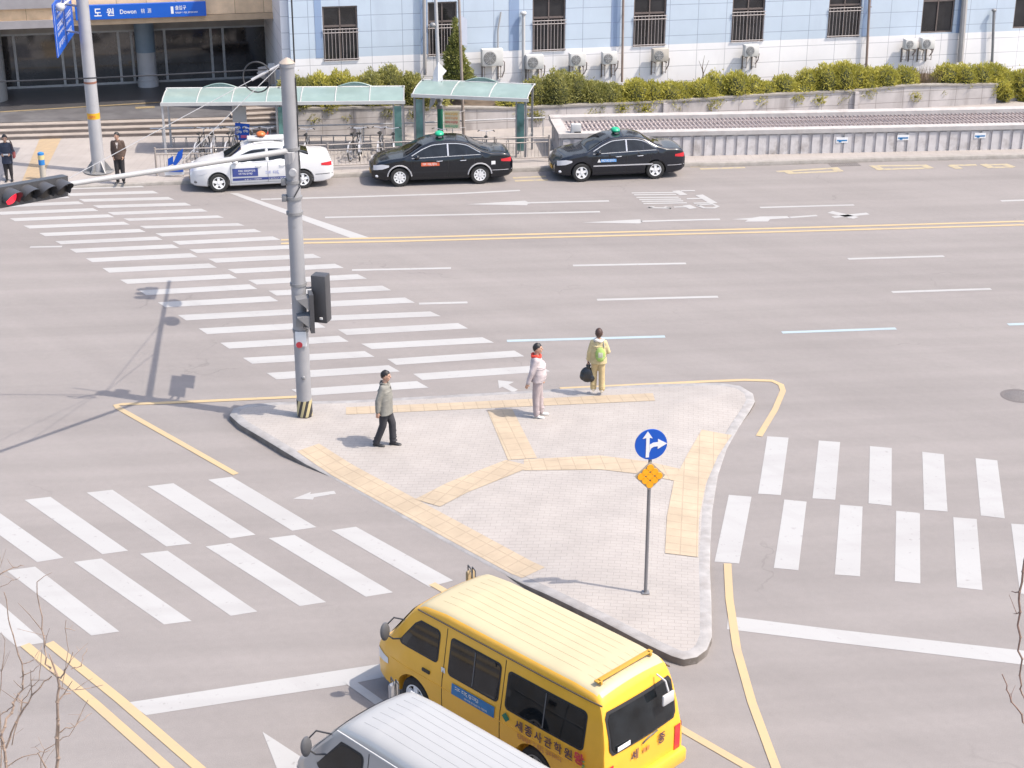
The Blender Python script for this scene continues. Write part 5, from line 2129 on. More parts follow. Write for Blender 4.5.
for cx_, cz_ in ((-.14, .16), (.12, .17), (-.1, 0.0), (.14, .03)):
    for k in (-1, 1):
        g.tube([cc + Vector((cx_ + k * .05 + .035 * cos(a), -.02, cz_ + .035 * sin(a))) for a in [j * pi / 5 for j in range(11)]], .011, 4)
    g.tube([cc + Vector((cx_ - .05, -.02, cz_)), cc + Vector((cx_, -.02, cz_ + .05)), cc + Vector((cx_ + .05, -.02, cz_))], .012, 4)
g.build('bicycle_symbol', SIGNW, bb)
g = MB()
g.box(cc + Vector((.08, -.022, -.17)), (.26, .006, .1))
g.build('red_panel', mat('pink_red_panel', (0.55, 0.12, 0.25), 0.5), bb, smooth=False)
g = MB()
g.box(cc + Vector((-.17, -.022, -.18)), (.1, .006, .1))
g.build('sign_print', SIGNW, bb, smooth=False)
# small folding sign in front of the railing
Q = G(176, 176, .15)
t = thing('folding_sign', 'small blue and white board leaning on the left end of the kerbside railing', 'sign board', Q)
g = MB()
for pts in (((168, 159), (173, 156), (173, 164), (168, 166)), ((173, 163), (178, 152), (183, 149), (182, 158), (174, 168)), ((168, 168), (183, 166), (183, 172), (169, 172))):
    P = [ZY(x, y, Q.y - .05) - Q for x, y in pts]
    k = len(P)
    g.add(P + [p + Vector((0, .03, 0)) for p in P], [tuple(range(k)), tuple(range(2 * k - 1, k - 1, -1))] + [(i, (i + 1) % k, k + (i + 1) % k, k + i) for i in range(k)])
g.build('blue_board', SIGNB, t, smooth=False)
g = MB()
P = [ZY(x, y, Q.y) - Q for x, y in ((164, 170), (184, 167), (184, 174.5), (165, 175.5))]
g.add(P + [p + Vector((0, .03, 0)) for p in P], [(0, 1, 2, 3), (7, 6, 5, 4)] + [(i, (i + 1) % 4, 4 + (i + 1) % 4, 4 + i) for i in range(4)])
g.build('white_board', SIGNW, t, smooth=False)
g = MB()
for dx in (-.28, .25):
    g.tube([(dx, .04, 0), (dx, .02, .5)], .012, 5)
g.build('leg', STEEL, t)
# bollard
Q = G(43.5, 179.5, .15)
t = thing('bollard', 'short bollard with blue top and reflective bands beside the crosswalk', 'bollard', Q)
g = MB()
g.lathe([(.10, 0), (.10, .52)], 16)
g.build('post', mat('beige_bollard', (0.36, 0.33, 0.28), 0.6), t)
for pr in ([(.106, .521), (.106, .70)], [(.106, .86), (.106, .93), (.05, .96)]):
    MB().lathe(pr, 16).build('blue_band', mat('bollard_blue', (0.02, 0.16, 0.42), 0.5), t)
g = MB()
g.lathe([(.106, .70), (.106, .86)], 16)
g.build('reflective_band', mat('reflective_yellow', (0.5, 0.42, 0.2), 0.4), t)

# ------------------------------------------------------------------ vehicles
def interp(T, x, s=0.0):
    def f(x):
        if x <= T[0][0]:
            return T[0][1]
        for i in range(len(T) - 1):
            if x <= T[i + 1][0]:
                a, b = T[i], T[i + 1]
                return a[1] + (b[1] - a[1]) * (x - a[0]) / (b[0] - a[0] + 1e-9)
        return T[-1][1]
    if not s:
        return f(x)
    return sum(f(x + d * s) for d in (-1, -.5, 0, .5, 1)) / 5


class Body:
    """car body: x forward, y left, z up; half width as a function of x and z"""

    def __init__(b, top, bot, wid, belt, tumble, rad, crown=.03, tuck=.10, shoulder=.02, sm=.06):
        b.top, b.bot, b.wid, b.belt, b.tumble, b.rad, b.crown, b.tuck, b.shoulder, b.sm = top, bot, wid, belt, tumble, rad, crown, tuck, shoulder, sm
        b.x0, b.x1 = top[0][0], top[-1][0]

    def zt(b, x):
        return interp(b.top, x, b.sm)

    def zb(b, x):
        return interp(b.bot, x, b.sm)

    def Y(b, x, z):
        w_ = interp(b.wid, x, b.sm) / 2
        bl = interp(b.belt, x)
        y = w_
        mid = .62
        if z < mid:
            y -= b.tuck * ((mid - z) / mid) ** 2
        if z > mid:
            y -= .02 * ((min(z, bl) - mid) / .35) ** 2
        if z > bl:
            y -= b.shoulder * min(1, (z - bl) / .04) + b.tumble * (z - bl)
        return max(.12, y)

    def r(b, x):
        return min(interp(b.rad, x), (b.zt(x) - b.zb(x)) * .42)

    def topz(b, x, y):
        zt = b.zt(x)
        r = b.r(x)
        yc = b.Y(x, zt - r) - r
        return zt + b.crown * (1 - (y / max(yc, .1)) ** 2)

    def ring(b, x):
        zt, zb, r = b.zt(x), b.zb(x), b.r(x)
        h = []
        y0 = b.Y(x, zb + .03)
        h.append((0, zb))
        h.append((y0 * .6, zb))
        h.append((y0 - .05, zb))
        for k in range(13):
            z = zb + .04 + (zt - r - zb - .04) * k / 12
            h.append((b.Y(x, z), z))
        yc = b.Y(x, zt - r) - r
        for k in range(1, 5):
            a = pi / 2 * k / 4
            h.append((yc + r * cos(a), zt - r + r * sin(a)))
        for k in (.88, .75, .6, .45, .3, .15, 0):
            h.append((yc * k, zt + b.crown * (1 - k * k)))
        full = [Vector((x, y, z)) for y, z in h] + [Vector((x, -y, z)) for y, z in h[-2:0:-1]]
        return full

    def mesh(b, n, mats, arches, ra, wy, matf=None):
        mb = MB()
        xs = [b.x0 + (b.x1 - b.x0) * i / n for i in range(n + 1)]
        xs = sorted(set(xs + [p[0] for p in b.top]))
        mb.rings([b.ring(x) for x in xs])
        o = mb.build('tmp', mats)
        cuts = []
        for ax, az in arches:
            for sg in (-1, 1):
                c = MB()
                c.lathe([(ra, -.2), (ra, .2)], 36, (ax, sg * wy, az), 'Y')
                co = c.build('cut', mats)
                cuts.append(co)
                m = o.modifiers.new('b', 'BOOLEAN')
                m.operation = 'DIFFERENCE'
                m.object = co
                m.solver = 'EXACT'
        dg = bpy.context.evaluated_depsgraph_get()
        dg.update()
        me = bpy.data.meshes.new_from_object(o.evaluated_get(dg))
        for c in cuts + [o]:
            bpy.data.objects.remove(c)
        if matf:
            for p in me.polygons:
                p.material_index = matf(p.center, p.normal)
        me.polygons.foreach_set('use_smooth', [True] * len(me.polygons))
        me.set_sharp_from_angle(angle=radians(28))
        return me

    def side(b, cols, sg, off=.004, rows=4):
        """panel on the body side; cols = [(x, zlow, zhigh)]"""
        g = MB()
        R_ = []
        for x, z0, z1 in cols:
            R_.append([Vector((x, sg * (b.Y(x, z0 + (z1 - z0) * k / rows) + off), z0 + (z1 - z0) * k / rows)) for k in range(rows + 1)])
        g.rings(R_, cap=False, closed=False)
        return g

    def front(b, x0, x1, hw0, hw1, off=.012, nx=14, ny=16, rc=0.0):
        g = MB()
        R_ = []
        for i in range(nx + 1):
            x = x0 + (x1 - x0) * i / nx
            f = i / nx
            hw = hw0 + (hw1 - hw0) * f
            if rc:
                e = min(f, 1 - f) * nx
                hw -= rc * max(0, 1 - e)
            dz = (b.zt(x + .05) - b.zt(x - .05)) / .1
            nn = Vector((-dz, 0, 1)).normalized()
            R_.append([Vector((x, y, b.topz(x, y))) + nn * off for y in [-hw + 2 * hw * k / ny for k in range(ny + 1)]])
        g.rings(R_, cap=False, closed=False)
        return g


def rrcols(x0, x1, z0, z1, r=.05, sl0=0.0, sl1=0.0):
    """rounded window outline as columns; sl0/sl1 = lean of the ends"""
    cols = []
    n = 5
    for i in range(n + 1):
        a = pi / 2 * i / n
        d = r * (1 - sin(a))
        cols.append((x0 + r * (1 - cos(a)), d, d))
    for i in range(1, 6):
        cols.append((x0 + r + (x1 - x0 - 2 * r) * i / 6, 0, 0))
    for i in range(n + 1):
        a = pi / 2 * (1 - i / n)
        d = r * (1 - sin(a))
        cols.append((x1 - r * (1 - cos(a)), d, d))
    o = []
    for x, a, c in cols:
        zl, zh = z0 + a, z1 - c
        if sl0 and x < x0 + sl0:
            zh = min(zh, z0 + .04 + (z1 - z0) * (x - x0) / sl0)
        if sl1 and x > x1 - sl1:
            zh = min(zh, z0 + .04 + (z1 - z0) * (x1 - x) / sl1)
        o.append((x, zl, max(zh, zl + .01)))
    return o


def wheel(par, x, y, R_, sg, spokes=5, hub=ALLOY, w_=.2, cap=False):
    g = MB()
    g.lathe([(R_ * .62, -w_ / 2), (R_ * .9, -w_ / 2), (R_ * .985, -w_ / 2 + .03), (R_, 0), (R_ * .985, w_ / 2 - .03), (R_ * .9, w_ / 2), (R_ * .62, w_ / 2), (R_ * .62, -w_ / 2)], 32, (0, 0, 0), 'Y', cap=False)
    t = g.build('wheel', RUBBER, par)
    t.location = (x, y, R_)
    g = MB()
    yo = sg * (w_ / 2)
    rr = R_ * .64
    g.lathe([(rr, yo * .2), (rr, yo * 1.02), (rr * .9, yo * 1.02), (rr * .86, yo * .25)], 28, (0, 0, 0), 'Y')
    for k in range(spokes):
        a = 2 * pi * k / spokes + .3
        d = Vector((cos(a), 0, sin(a)))
        s_ = Vector((-sin(a), 0, cos(a)))
        p = [d * rr * .1 - s_ * .045, d * rr * .1 + s_ * .045, d * rr * .9 + s_ * (.045 if spokes < 7 else .025), d * rr * .9 - s_ * (.045 if spokes < 7 else .025)]
        A = [q + Vector((0, yo * .9, 0)) for q in p]
        B = [q + Vector((0, yo * .55, 0)) for q in p]
        g.add(A + B, [(0, 1, 2, 3), (7, 6, 5, 4), (0, 4, 5, 1), (1, 5, 6, 2), (2, 6, 7, 3), (3, 7, 4, 0)])
    g.lathe([(.005, yo * 1.0), (rr * .2, yo * 1.0), (rr * .25, yo * .7)], 16, (0, 0, 0), 'Y')
    g.build('rim', hub, t)
    g = MB()
    g.lathe([(.005, yo * .4), (rr * .84, yo * .4)], 24, (0, 0, 0), 'Y')
    g.build('brake_disc', GREYB, t)
    return t


def sedan(root, paint, p):
    Lh = p['L']
    x0, x1 = 0, Lh
    sx = Lh / 4.8
    wb = p.get('wb', 2.8)
    xf = x1 - .93 * sx
    xr_ = xf - wb
    H_ = p.get('H', 1.47)
    X = lambda v: v * sx
    top = [(0, .66), (X(.02), .90), (X(.10), 1.0), (X(.25), 1.04), (X(.75), 1.06), (X(1.1), 1.17), (X(1.55), H_ - .07), (X(1.85), H_ - .01), (X(2.25), H_), (X(2.75), H_ - .035), (X(3.1), H_ - .17), (X(3.55), 1.06), (X(3.72), .985), (X(4.2), .92), (X(4.55), .83), (X(4.72), .70), (Lh, .58)]
    bot = [(0, .36), (X(.1), .26), (X(.4), .2), (X(4.3), .19), (X(4.7), .22), (Lh, .3)]
    wid = [(0, 1.34), (X(.06), 1.58), (X(.3), 1.74), (X(1.0), 1.83), (X(3.6), 1.83), (X(4.3), 1.72), (X(4.65), 1.50), (X(4.76), 1.32), (Lh, 1.16)]
    belt = [(0, .98), (X(1.2), 1.0), (X(3.5), .93), (Lh, .9)]
    rad = [(0, .1), (X(.3), .07), (X(.8), .08), (X(1.2), .11), (X(3.0), .11), (X(3.7), .08), (X(4.3), .10), (Lh, .14)]
    b = Body(top, bot, wid, belt, .52, rad, .03, tuck=.12, sm=.07)
    R_ = .325
    me = b.mesh(72, [paint], [(xf, R_), (xr_, R_)], R_ + .055, .82)
    body = link('body', me, root)
    for x in (xf, xr_):
        for sg in (-1, 1):
            wheel(root, x, sg * .80, R_, sg, p.get('spokes', 5))
    g = MB()
    for x in (xf, xr_):
        g.obox((x - .36, -.6, .25), (.72, 0, 0), (0, 1.2, 0), (0, 0, .45))
    g.build('wheel_housing', BLACK, root, smooth=False)
    # side glass: outline in x between the pillars
    zbt = 1.0
    for sg, nm in ((-1, 0), (1, 1)):
        def zroof(x):
            return b.zt(x) - b.r(x) * .8
        xp0, xp1 = X(1.12), X(3.42)
        xm = X(2.22)
        for a, c in ((X(1.62), xm - .045), (xm + .045, xp1 - .03)):
            cols = []
            for i in range(13):
                x = a + (c - a) * i / 12
                zl = interp(belt, x) + .05
                zh = zroof(x) - .03
                if zh < zl + .015:
                    zh = zl + .012
                cols.append((x, zl, zh))
            g = b.side(cols, sg, .005)
            g.build('side_window', GLASS, root)
        cols = []
        for i in range(8):
            x = X(1.22) + (X(1.56) - X(1.22)) * i / 7
            zl = interp(belt, x) + .06
            zh = max(zl + .012, zroof(x) - .05)
            cols.append((x, zl, zh))
        b.side(cols, sg, .005).build('side_window', GLASS, root)
        # window line trim
        g = MB()
        tm = p.get('trim', CHROME)
        path = []
        for i in range(25):
            x = X(1.12) + (X(3.45) - X(1.12)) * i / 24
            z = max(interp(belt, x) + .04, zroof(x) - .005)
            path.append(Vector((x, sg * (b.Y(x, z) + .008), z)))
        g.tube(path, .016, 5)
        path = [Vector((x, sg * (b.Y(x, interp(belt, x) + .03) + .008), interp(belt, x) + .03)) for x in [X(1.12) + (X(3.45) - X(1.12)) * i / 10 for i in range(11)]]
        g.tube(path, .011, 5)
        x = xm
        path = [Vector((x, sg * (b.Y(x, z) + .006), z)) for z in [interp(belt, x) + .04, 1.2, zroof(x) - .02]]
        if tm is CHROME or True:
            g.tube(path, .035 if tm is CHROME else .02, 5)
        g.build('window_trim', tm, root)
        # door gaps, handles
        g = MB()
        for xd in (X(1.33), xm, X(3.46)):
            path = []
            for k in range(8):
                z = .3 + (interp(belt, xd) - .3) * k / 7
                dx = (.14 * (1 - k / 7) ** 2 if xd == X(1.33) else 0)
                path.append(Vector((xd + dx, sg * (b.Y(xd, z) + .001), z)))
            g.tube(path, .007, 4)
        g.tube([Vector((x, sg * (b.Y(x, .3) + .001), .3)) for x in (X(1.5), X(2.4), X(3.46))], .006, 4)
        g.build('door_gap', BLACK, root)
        for xd in (X(1.62), X(2.42)):
            g = MB()
            z = .86
            g.tube([(xd, sg * (b.Y(xd, z) + .0), z), (xd + .03, sg * (b.Y(xd, z) + .03), z), (xd + .17, sg * (b.Y(xd, z) + .03), z - .005), (xd + .2, sg * b.Y(xd, z), z - .005)], .014, 5)
            g.build('door_handle', CHROME if tm is CHROME else paint, root)
        # mirror
        g = MB()
        xm_ = X(3.28)
        ym = b.Y(xm_, 1.0)
        g.ell((xm_, sg * (ym + .14), 1.03), (.09, .12, .08), 12, 8)
        g.tube([(xm_, sg * (ym - .02), .97), (xm_, sg * (ym + .1), 1.0)], .025, 6)
        g.build('mirror', paint, root)
        # side trim strip
        if p.get('strip'):
            g = b.side([(x, .53, .575) for x in [X(1.25) + (X(3.45) - X(1.25)) * i / 10 for i in range(11)]], sg, .01, 1)
            g.build('side_moulding', CHROME, root)
        # lights
        cols = []
        for i in range(8):
            x = X(4.22) + (X(4.74) - X(4.22)) * i / 7
            zc = .72 - .07 * i / 7
            h_ = .03 + .055 * min(1, i / 3)
            cols.append((x, zc - h_, zc + h_))
        b.side(cols, sg, .008).build('headlight', LENSW, root)
        cols = []
        for i in range(6):
            x = .06 + X(.36) * i / 5
            h_ = .075 * (1 - .5 * i / 5)
            cols.append((x, .82 - h_, .82 + h_))
        b.side(cols, sg, .008).build('tail_light', LENSR, root)
        if p.get('arch'):
            for xw in (xf, xr_):
                g = MB()
                path = []
                for k in range(15):
                    a = radians(5) + radians(170) * k / 14
                    xx, zz = xw + cos(a) * (R_ + .085), R_ + sin(a) * (R_ + .085)
                    path.append(Vector((xx, sg * (b.Y(xx, zz) + .003), zz)))
                g.tube(path, .026, 5)
                g.build('arch_trim', CHROME, root)
        # bumper line
        g = b.side([(x, .47, .49) for x in [X(.03) + (xr_ - R_ - .1 - X(.03)) * i / 5 for i in range(6)]], sg, .004, 1)
        g.build('bumper_gap', BLACK if paint is CARW else CHROME, root)
    b.front(X(3.05), X(3.62), .54, .66, .012).build('windscreen', GLASS, root)
    b.front(X(.82), X(1.5), .62, .52, .012).build('rear_window', GLASS, root)
    g = MB()
    g.obox((Lh - .02, -.42, .50), (.03, 0, 0), (0, .84, 0), (0, 0, .12))
    for k in range(3):
        g.obox((Lh + .008, -.42, .52 + k * .035), (.012, 0, 0), (0, .84, 0), (0, 0, .012))
    g.build('grille', GREYB, root, smooth=False)
    g = MB()
    g.obox((Lh + .012, -.2, .34), (.012, 0, 0), (0, .4, 0), (0, 0, .12))
    g.build('number_plate', YEL, root, smooth=False)
    g = MB()
    for sg in (-1, 1):
        xq = X(4.62)
        g.ell((xq, sg * (b.Y(xq, .36) - .01), .36), (.07, .03, .05), 10, 6)
    g.build('fog_light', LENSW if not p.get('dark_fog') else GREYB, root)
    # taxi lamp
    return b


def taxi_lamp(root, b, x, m, m2=None, s_=1.0):
    g = MB()
    z = b.zt(x) + b.crown
    g.rbox((x, 0, z + .015), (.14, .5 * s_, .03), .01)
    t = g.build('roof_lamp', GREYB, root)
    g = MB()
    g.ell((x, 0, z + .09), (.16, .2 * s_, .10), 16, 8)
    g.build('lamp_dome', m, t)
    return t


def sidetext(name, body, m, root, x, z, w_, h_, b, sg=1, bold=0):
    # left side faces +y: reading direction runs towards -x
    y = b.Y(x, z) + .012
    return text(name, body, m, root, (x, sg * y, z), (-sg, 0, 0), (0, 0, 1), h_, w_, bold=bold)


def carloc(pxf, pxr, pyc):
    """front and rear wheel contact points on the near side"""
    a = G(*pxf)
    b = G(*pxr)
    return a, b


def place_sedan(name, label, wf, wr, paint, p):
    a, c = G(*wf), G(*wr)
    d = (a - c).normalized()
    ang = atan2(d.y, d.x)
    lf = Vector((-d.y, d.x, 0))
    sx = p['L'] / 4.8
    xf = p['L'] - .93 * sx
    # the near (left) wheels touch at y = +.8+.1
    org = a - d * xf - lf * .88
    root = thing(name, label, 'taxi', (org.x, org.y, 0), ang)
    b = sedan(root, paint, p)
    return root, b


wbA = (G(219.5, 192.5) - G(303.5, 188.5)).length
r1, b1_ = place_sedan('taxi', 'white sedan taxi with navy side lettering waiting at the crosswalk, half behind the signal pole', (219.5, 192.5), (303.5, 188.5), CARW, dict(L=4.8, wb=wbA, spokes=5, trim=CARW, H=1.50, dark_fog=True))
wbB = (G(400, 186.8) - G(480, 184)).length
r2, b2_ = place_sedan('taxi', 'black sedan taxi with chrome wheel arch trims, behind the white taxi', (400, 186.8), (480, 184), CARB, dict(L=4.85, wb=wbB, spokes=9, arch=True, H=1.49))
wbC = (G(581.5, 182) - G(655, 179)).length
r3, b3_ = place_sedan('taxi', 'dark grey sedan taxi with a chrome side strip, rearmost of the three in line', (581.5, 182), (655, 179), CARG, dict(L=4.6, wb=wbC, spokes=5, strip=True, H=1.48))
g = MB()
b1_.side([(x, .52, .80) for x in [2.55 + .85 * i / 8 for i in range(9)]], 1, .008).build('navy_panel', NAVY, r1)
b1_.side([(x, .38, .47) for x in [1.35 + 2.05 * i / 12 for i in range(13)]], 1, .008).build('navy_strip', NAVY, r1)
g = MB()
for z_, x_, w__ in ((.69, 3.2, .55), (.59, 3.2, .5), (.405, 3.0, .6), (.405, 2.2, .75)):
    y_ = b1_.Y(x_, z_) + .012
    glyphs(g, (x_, y_, z_ - .01), (-1, 0, 0), (0, 0, 1), w__, .065)
g.build('door_lettering', SIGNW, r1, smooth=False, recalc=False)
g = MB()
glyphs(g, (2.3, b1_.Y(2.2, .62) + .008, .56), (-1, 0, 0), (0, 0, 1), .5, .12)
g.build('side_print', mat('pale_violet_print', (0.25, 0.28, 0.5), 0.5), r1, smooth=False, recalc=False)
b1_.front(1.95, 2.62, .42, .45, .02, nx=2, ny=4).build('roof_advert_base', CARW, r1)
g = MB()
g.rbox((2.2, 0, b1_.zt(2.2) + .10), (1.25, .5, .1), .03)
g.build('roof_advert', WHITE, r1)
taxi_lamp(r1, b1_, 2.35, mat('orange_lamp', (0.55, 0.14, 0.03), 0.35), s_=.9)
for ch in list(r1.children):
    if ch.name.startswith('roof_lamp'):
        ch.location.z = .12
taxi_lamp(r2, b2_, 2.45, GREEN, s_=1.1)
taxi_lamp(r3, b3_, 2.35, GREEN, s_=1.1)
b2_.side([(x, .70, .82) for x in [2.55 + .62 * i / 6 for i in range(7)]], 1, .008).build('door_sticker', mat('orange_sticker', (0.6, 0.12, 0.05), 0.5), r2)
g = MB()
glyphs(g, (3.12, b2_.Y(2.9, .75) + .012, .72), (-1, 0, 0), (0, 0, 1), .5, .08)
g.build('door_lettering', SIGNW, r2, smooth=False, recalc=False)
b2_.side([(x, .68, .80) for x in (.62, .7, .76)], 1, .008).build('fender_sticker', SIGNW, r2)
b3_.side([(x, .68, .78) for x in [2.5 + .55 * i / 6 for i in range(7)]], 1, .008).build('door_sticker', mat('light_blue_sticker', (0.12, 0.3, 0.6), 0.5), r3)
g = MB()
glyphs(g, (3.02, b3_.Y(2.8, .72) + .012, .695), (-1, 0, 0), (0, 0, 1), .48, .07)
g.build('door_lettering', SIGNW, r3, smooth=False, recalc=False)
g = MB()
yy_ = b3_.Y(3.12, .72) + .014
g.add([(3.17, yy_, .68), (3.05, yy_, .68), (3.11, yy_, .8)], [(0, 1, 2)])
g.build('triangle_sticker', SIGNW, r3, smooth=False, recalc=False)


def van(root, paint, roofm, p):
    Lh = p['L']
    top = p['top']
    bot = [(p['top'][0][0], .42), (.12, .30), (.5, .26), (Lh - .4, .26), (Lh - .05, .3), (Lh, .36)]
    wid = p['wid']
    belt = [(0, .98), (Lh, .98)]
    rad = p['rad']
    b = Body(top, bot, wid, belt, p.get('tumble', .15), rad, .035, tuck=.05, shoulder=.008, sm=.05)
    R_ = .32
    xf, xr_ = p['xf'], p['xr']
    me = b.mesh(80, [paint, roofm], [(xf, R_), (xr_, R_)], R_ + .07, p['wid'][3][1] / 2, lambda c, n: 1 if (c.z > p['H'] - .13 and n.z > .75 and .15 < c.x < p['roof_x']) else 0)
    link('body', me, root)
    hw = p['wid'][3][1] / 2
    for x in (xf, xr_):
        for sg in (-1, 1):
            wheel(root, x, sg * (hw - .14), R_, sg, 5, hub=STEELD if x == xr_ else ALLOY, w_=.19)
    g = MB()
    for x in (xf, xr_):
        g.obox((x - .38, -hw + .28, .3), (.76, 0, 0), (0, 2 * hw - .56, 0), (0, 0, .5))
    g.build('wheel_housing', BLACK, root, smooth=False)
    for sg in (-1, 1):
        for (x0, x1, z0, z1, sl, split) in p['windows']:
            b.side(rrcols(x0 - .03, x1 + .03, z0 - .03, z1 + .03, .08, 0, sl), sg, .004).build('window_seal', RUBFR, root)
            wn = b.side(rrcols(x0, x1, z0, z1, .06, 0, sl), sg, .008).build('side_window', GLASS, root)
            if split:
                g = MB()
                xm = x0 + (x1 - x0) * split
                g.tube([Vector((xm, sg * (b.Y(xm, z) + .010), z)) for z in (z0 + .01, (z0 + z1) / 2, z1 - .01)], .011, 4)
                g.build('sliding_frame', GREYB, wn)
                # seats and curtains seen darkly behind: paler band inside the pane
        g = MB()
        for xd in p['gaps']:
            path = [Vector((xd, sg * (b.Y(xd, z) + .001), z)) for z in [.34 + (p['H'] - .34 - .22) * k / 9 for k in range(10)]]
            g.tube(path, .006, 4)
        xs_a, xs_b = p['gaps'][0], p['gaps'][-1]
        g.tube([Vector((x, sg * (b.Y(x, .36) + .001), .36)) for x in [xs_a + (xs_b - xs_a) * k / 6 for k in range(7)]], .005, 4)
        g.build('door_gap', BLACK, root)
        # crease line
        g = MB()
        g.tube([Vector((x, sg * (b.Y(x, .80) + .001), .80)) for x in [.1 + (Lh - .6) * k / 20 for k in range(21)]], .008, 4)
        g.build('body_crease', paint, root)
        g = MB()
        g.tube([Vector((x, sg * (b.Y(x, p['H'] - .17) + .006), p['H'] - .17)) for x in [.08 + (p['roof_x'] - .1) * k / 20 for k in range(21)]], .013, 5)
        g.build('drip_rail', p['rail'], root)
        g = MB()
        xd, z = p['handle']
        g.rbox((xd, sg * (b.Y(xd, z) + .008), z), (.17, .03, .055), .01)
        g.build('door_handle', BLACK, root)
        cols = []
        for i in range(6):
            x = Lh - .45 + .40 * i / 5
            h_ = .05 + .05 * i / 5
            cols.append((x, .70 - h_, .70 + h_))
        b.side(cols, sg, .008).build('headlight', LENSW, root)
        b.side([(x, .52, .92) for x in (b.x0 + .015, b.x0 + .05, b.x0 + .10)], sg, .01).build('tail_light', LENSR, root)
        g = MB()
        g.obox((b.x0 - .012, sg * (hw - .17) - .06, .52), (.012, 0, 0), (0, .12, 0), (0, 0, .4))
        g.build('tail_light', LENSR, root, smooth=False)
    b.front(p['ws'][0], p['ws'][1], hw - .22, hw - .12, .014, rc=.02).build('windscreen', GLASS, root)
    # roof ribs
    g = MB()
    for k in range(7):
        y = (-.45 + .15 * k) * (hw / .87)
        g.tube([Vector((x, y, b.topz(x, y) + .001)) for x in [.25 + (p['roof_x'] - .55) * q / 12 for q in range(13)]], .0032, 4)
    g.build('roof_rib', roofm, root)
    # front bumper
    g = MB()
    g.rbox((Lh - .03, 0, .42), (.12, 2 * (hw - .32), .24), .05)
    g.build('bumper', paint, root)
    g = MB()
    g.rbox((b.x0 - .02, 0, .40), (.16, 2 * (hw - .03), .24), .05)
    g.build('rear_bumper', paint, root)
    return b


uv = Vector((-.7108, .7034, 0)).normalized()
lv_ = Vector((-uv.y, uv.x, 0))
bO = G(597, 708, 1.78)
hwY = .885
org = Vector((bO.x, bO.y, 0)) - lv_ * .76 - uv * .13
yv = thing('minibus', 'yellow academy minibus with dark windows and black lettering, driving past the island', 'minibus', org, atan2(uv.y, uv.x))
HY = 1.97
topY = [(-.10, .60), (-.09, 1.0), (-.05, 1.3), (.03, 1.62), (.10, HY - .12), (.22, HY - .03), (.6, HY), (3.2, HY), (3.66, HY - .05), (3.86, HY - .17), (4.30, 1.24), (4.45, 1.06), (4.68, .93), (4.77, .78), (4.80, .62)]
widY = [(-.10, 1.66), (0, 1.72), (.3, 1.76), (1, 1.78), (4.0, 1.76), (4.45, 1.66), (4.7, 1.48), (4.80, 1.25)]
radY = [(0, .12), (.3, .13), (3.6, .13), (4.3, .12), (4.8, .12)]
o = .13
pY = dict(L=4.80, H=HY, top=topY, wid=widY, rad=radY, xf=3.74, xr=1.19, roof_x=3.78, tumble=.16,
          windows=[(.32, 1.78, 1.06, 1.60, 0, .5), (1.97, 2.98, 1.08, 1.63, 0, .5), (3.26, 4.08, 1.16, 1.63, .42, 0)],
          gaps=(1.875, 3.10), handle=(3.45, .93), ws=(3.92, 4.36), rail=mat('dark_drip_rail', (0.10, 0.075, 0.05), 0.5))
vb = van(yv, VANY, VANYR, pY)
# rear glass on the upright tail
def tailpatch(b, y0, y1, z0, z1, off, nm, m, par, r=.06):
    """panel on the tail: x follows the body top line"""
    def xt(z):
        T = b.top
        for i in range(len(T) - 1):
            if T[i][1] <= z <= T[i + 1][1]:
                return T[i][0] + (T[i + 1][0] - T[i][0]) * (z - T[i][1]) / (T[i + 1][1] - T[i][1])
        return 0
    g = MB()
    R_ = []
    for k in range(9):
        f = k / 8
        z = z0 + (z1 - z0) * f
        e = min(f, 1 - f) * 8
        d = r * max(0, 1 - e)
        R_.append([Vector((xt(z) - off + .03 * (y / .8) ** 2, y, z)) for y in [(y0 + d) + (y1 - y0 - 2 * d) * j / 6 for j in range(7)]])
    g.rings(R_, cap=False, closed=False)
    return g.build(nm, m, par)


tailpatch(vb, -.70, .70, 1.06, 1.70, .022, 'window_seal', RUBFR, yv, .05)
rw = tailpatch(vb, -.66, .66, 1.09, 1.65, .028, 'rear_window', GLASS, yv, .05)
g = MB()
g.tube([(-.11, .05, .98), (-.13, -.05, 1.05), (-.12, -.25, 1.06)], .012, 5)
g.build('rear_wiper', DARK, yv)
g = MB()
g.obox((-.112, .32, 1.1), (.006, 0, 0), (0, .26, 0), (0, 0, .07))
g.build('window_label', SIGNW, rw, smooth=False)
g = MB()
g.tube([(.04, -.38, 1.84), (-.12, -.38, 1.80), (-.18, -.38, 1.66)], .016, 6)
g.rbox((-.18, -.38, 1.55), (.04, .24, .17), .02)
g.build('rear_mirror', WHITE, yv)
# spoiler lip at the roof end
g = MB()
g.rbox((.32, 0, HY + .05), (.08, 1.16, .02), .01)
for y in (-.52, .52):
    g.rbox((.30, y, HY + .03), (.08, .04, .06), .01)
g.build('roof_lip', mat('ochre_lip', (0.45, 0.25, 0.03), 0.5), yv)
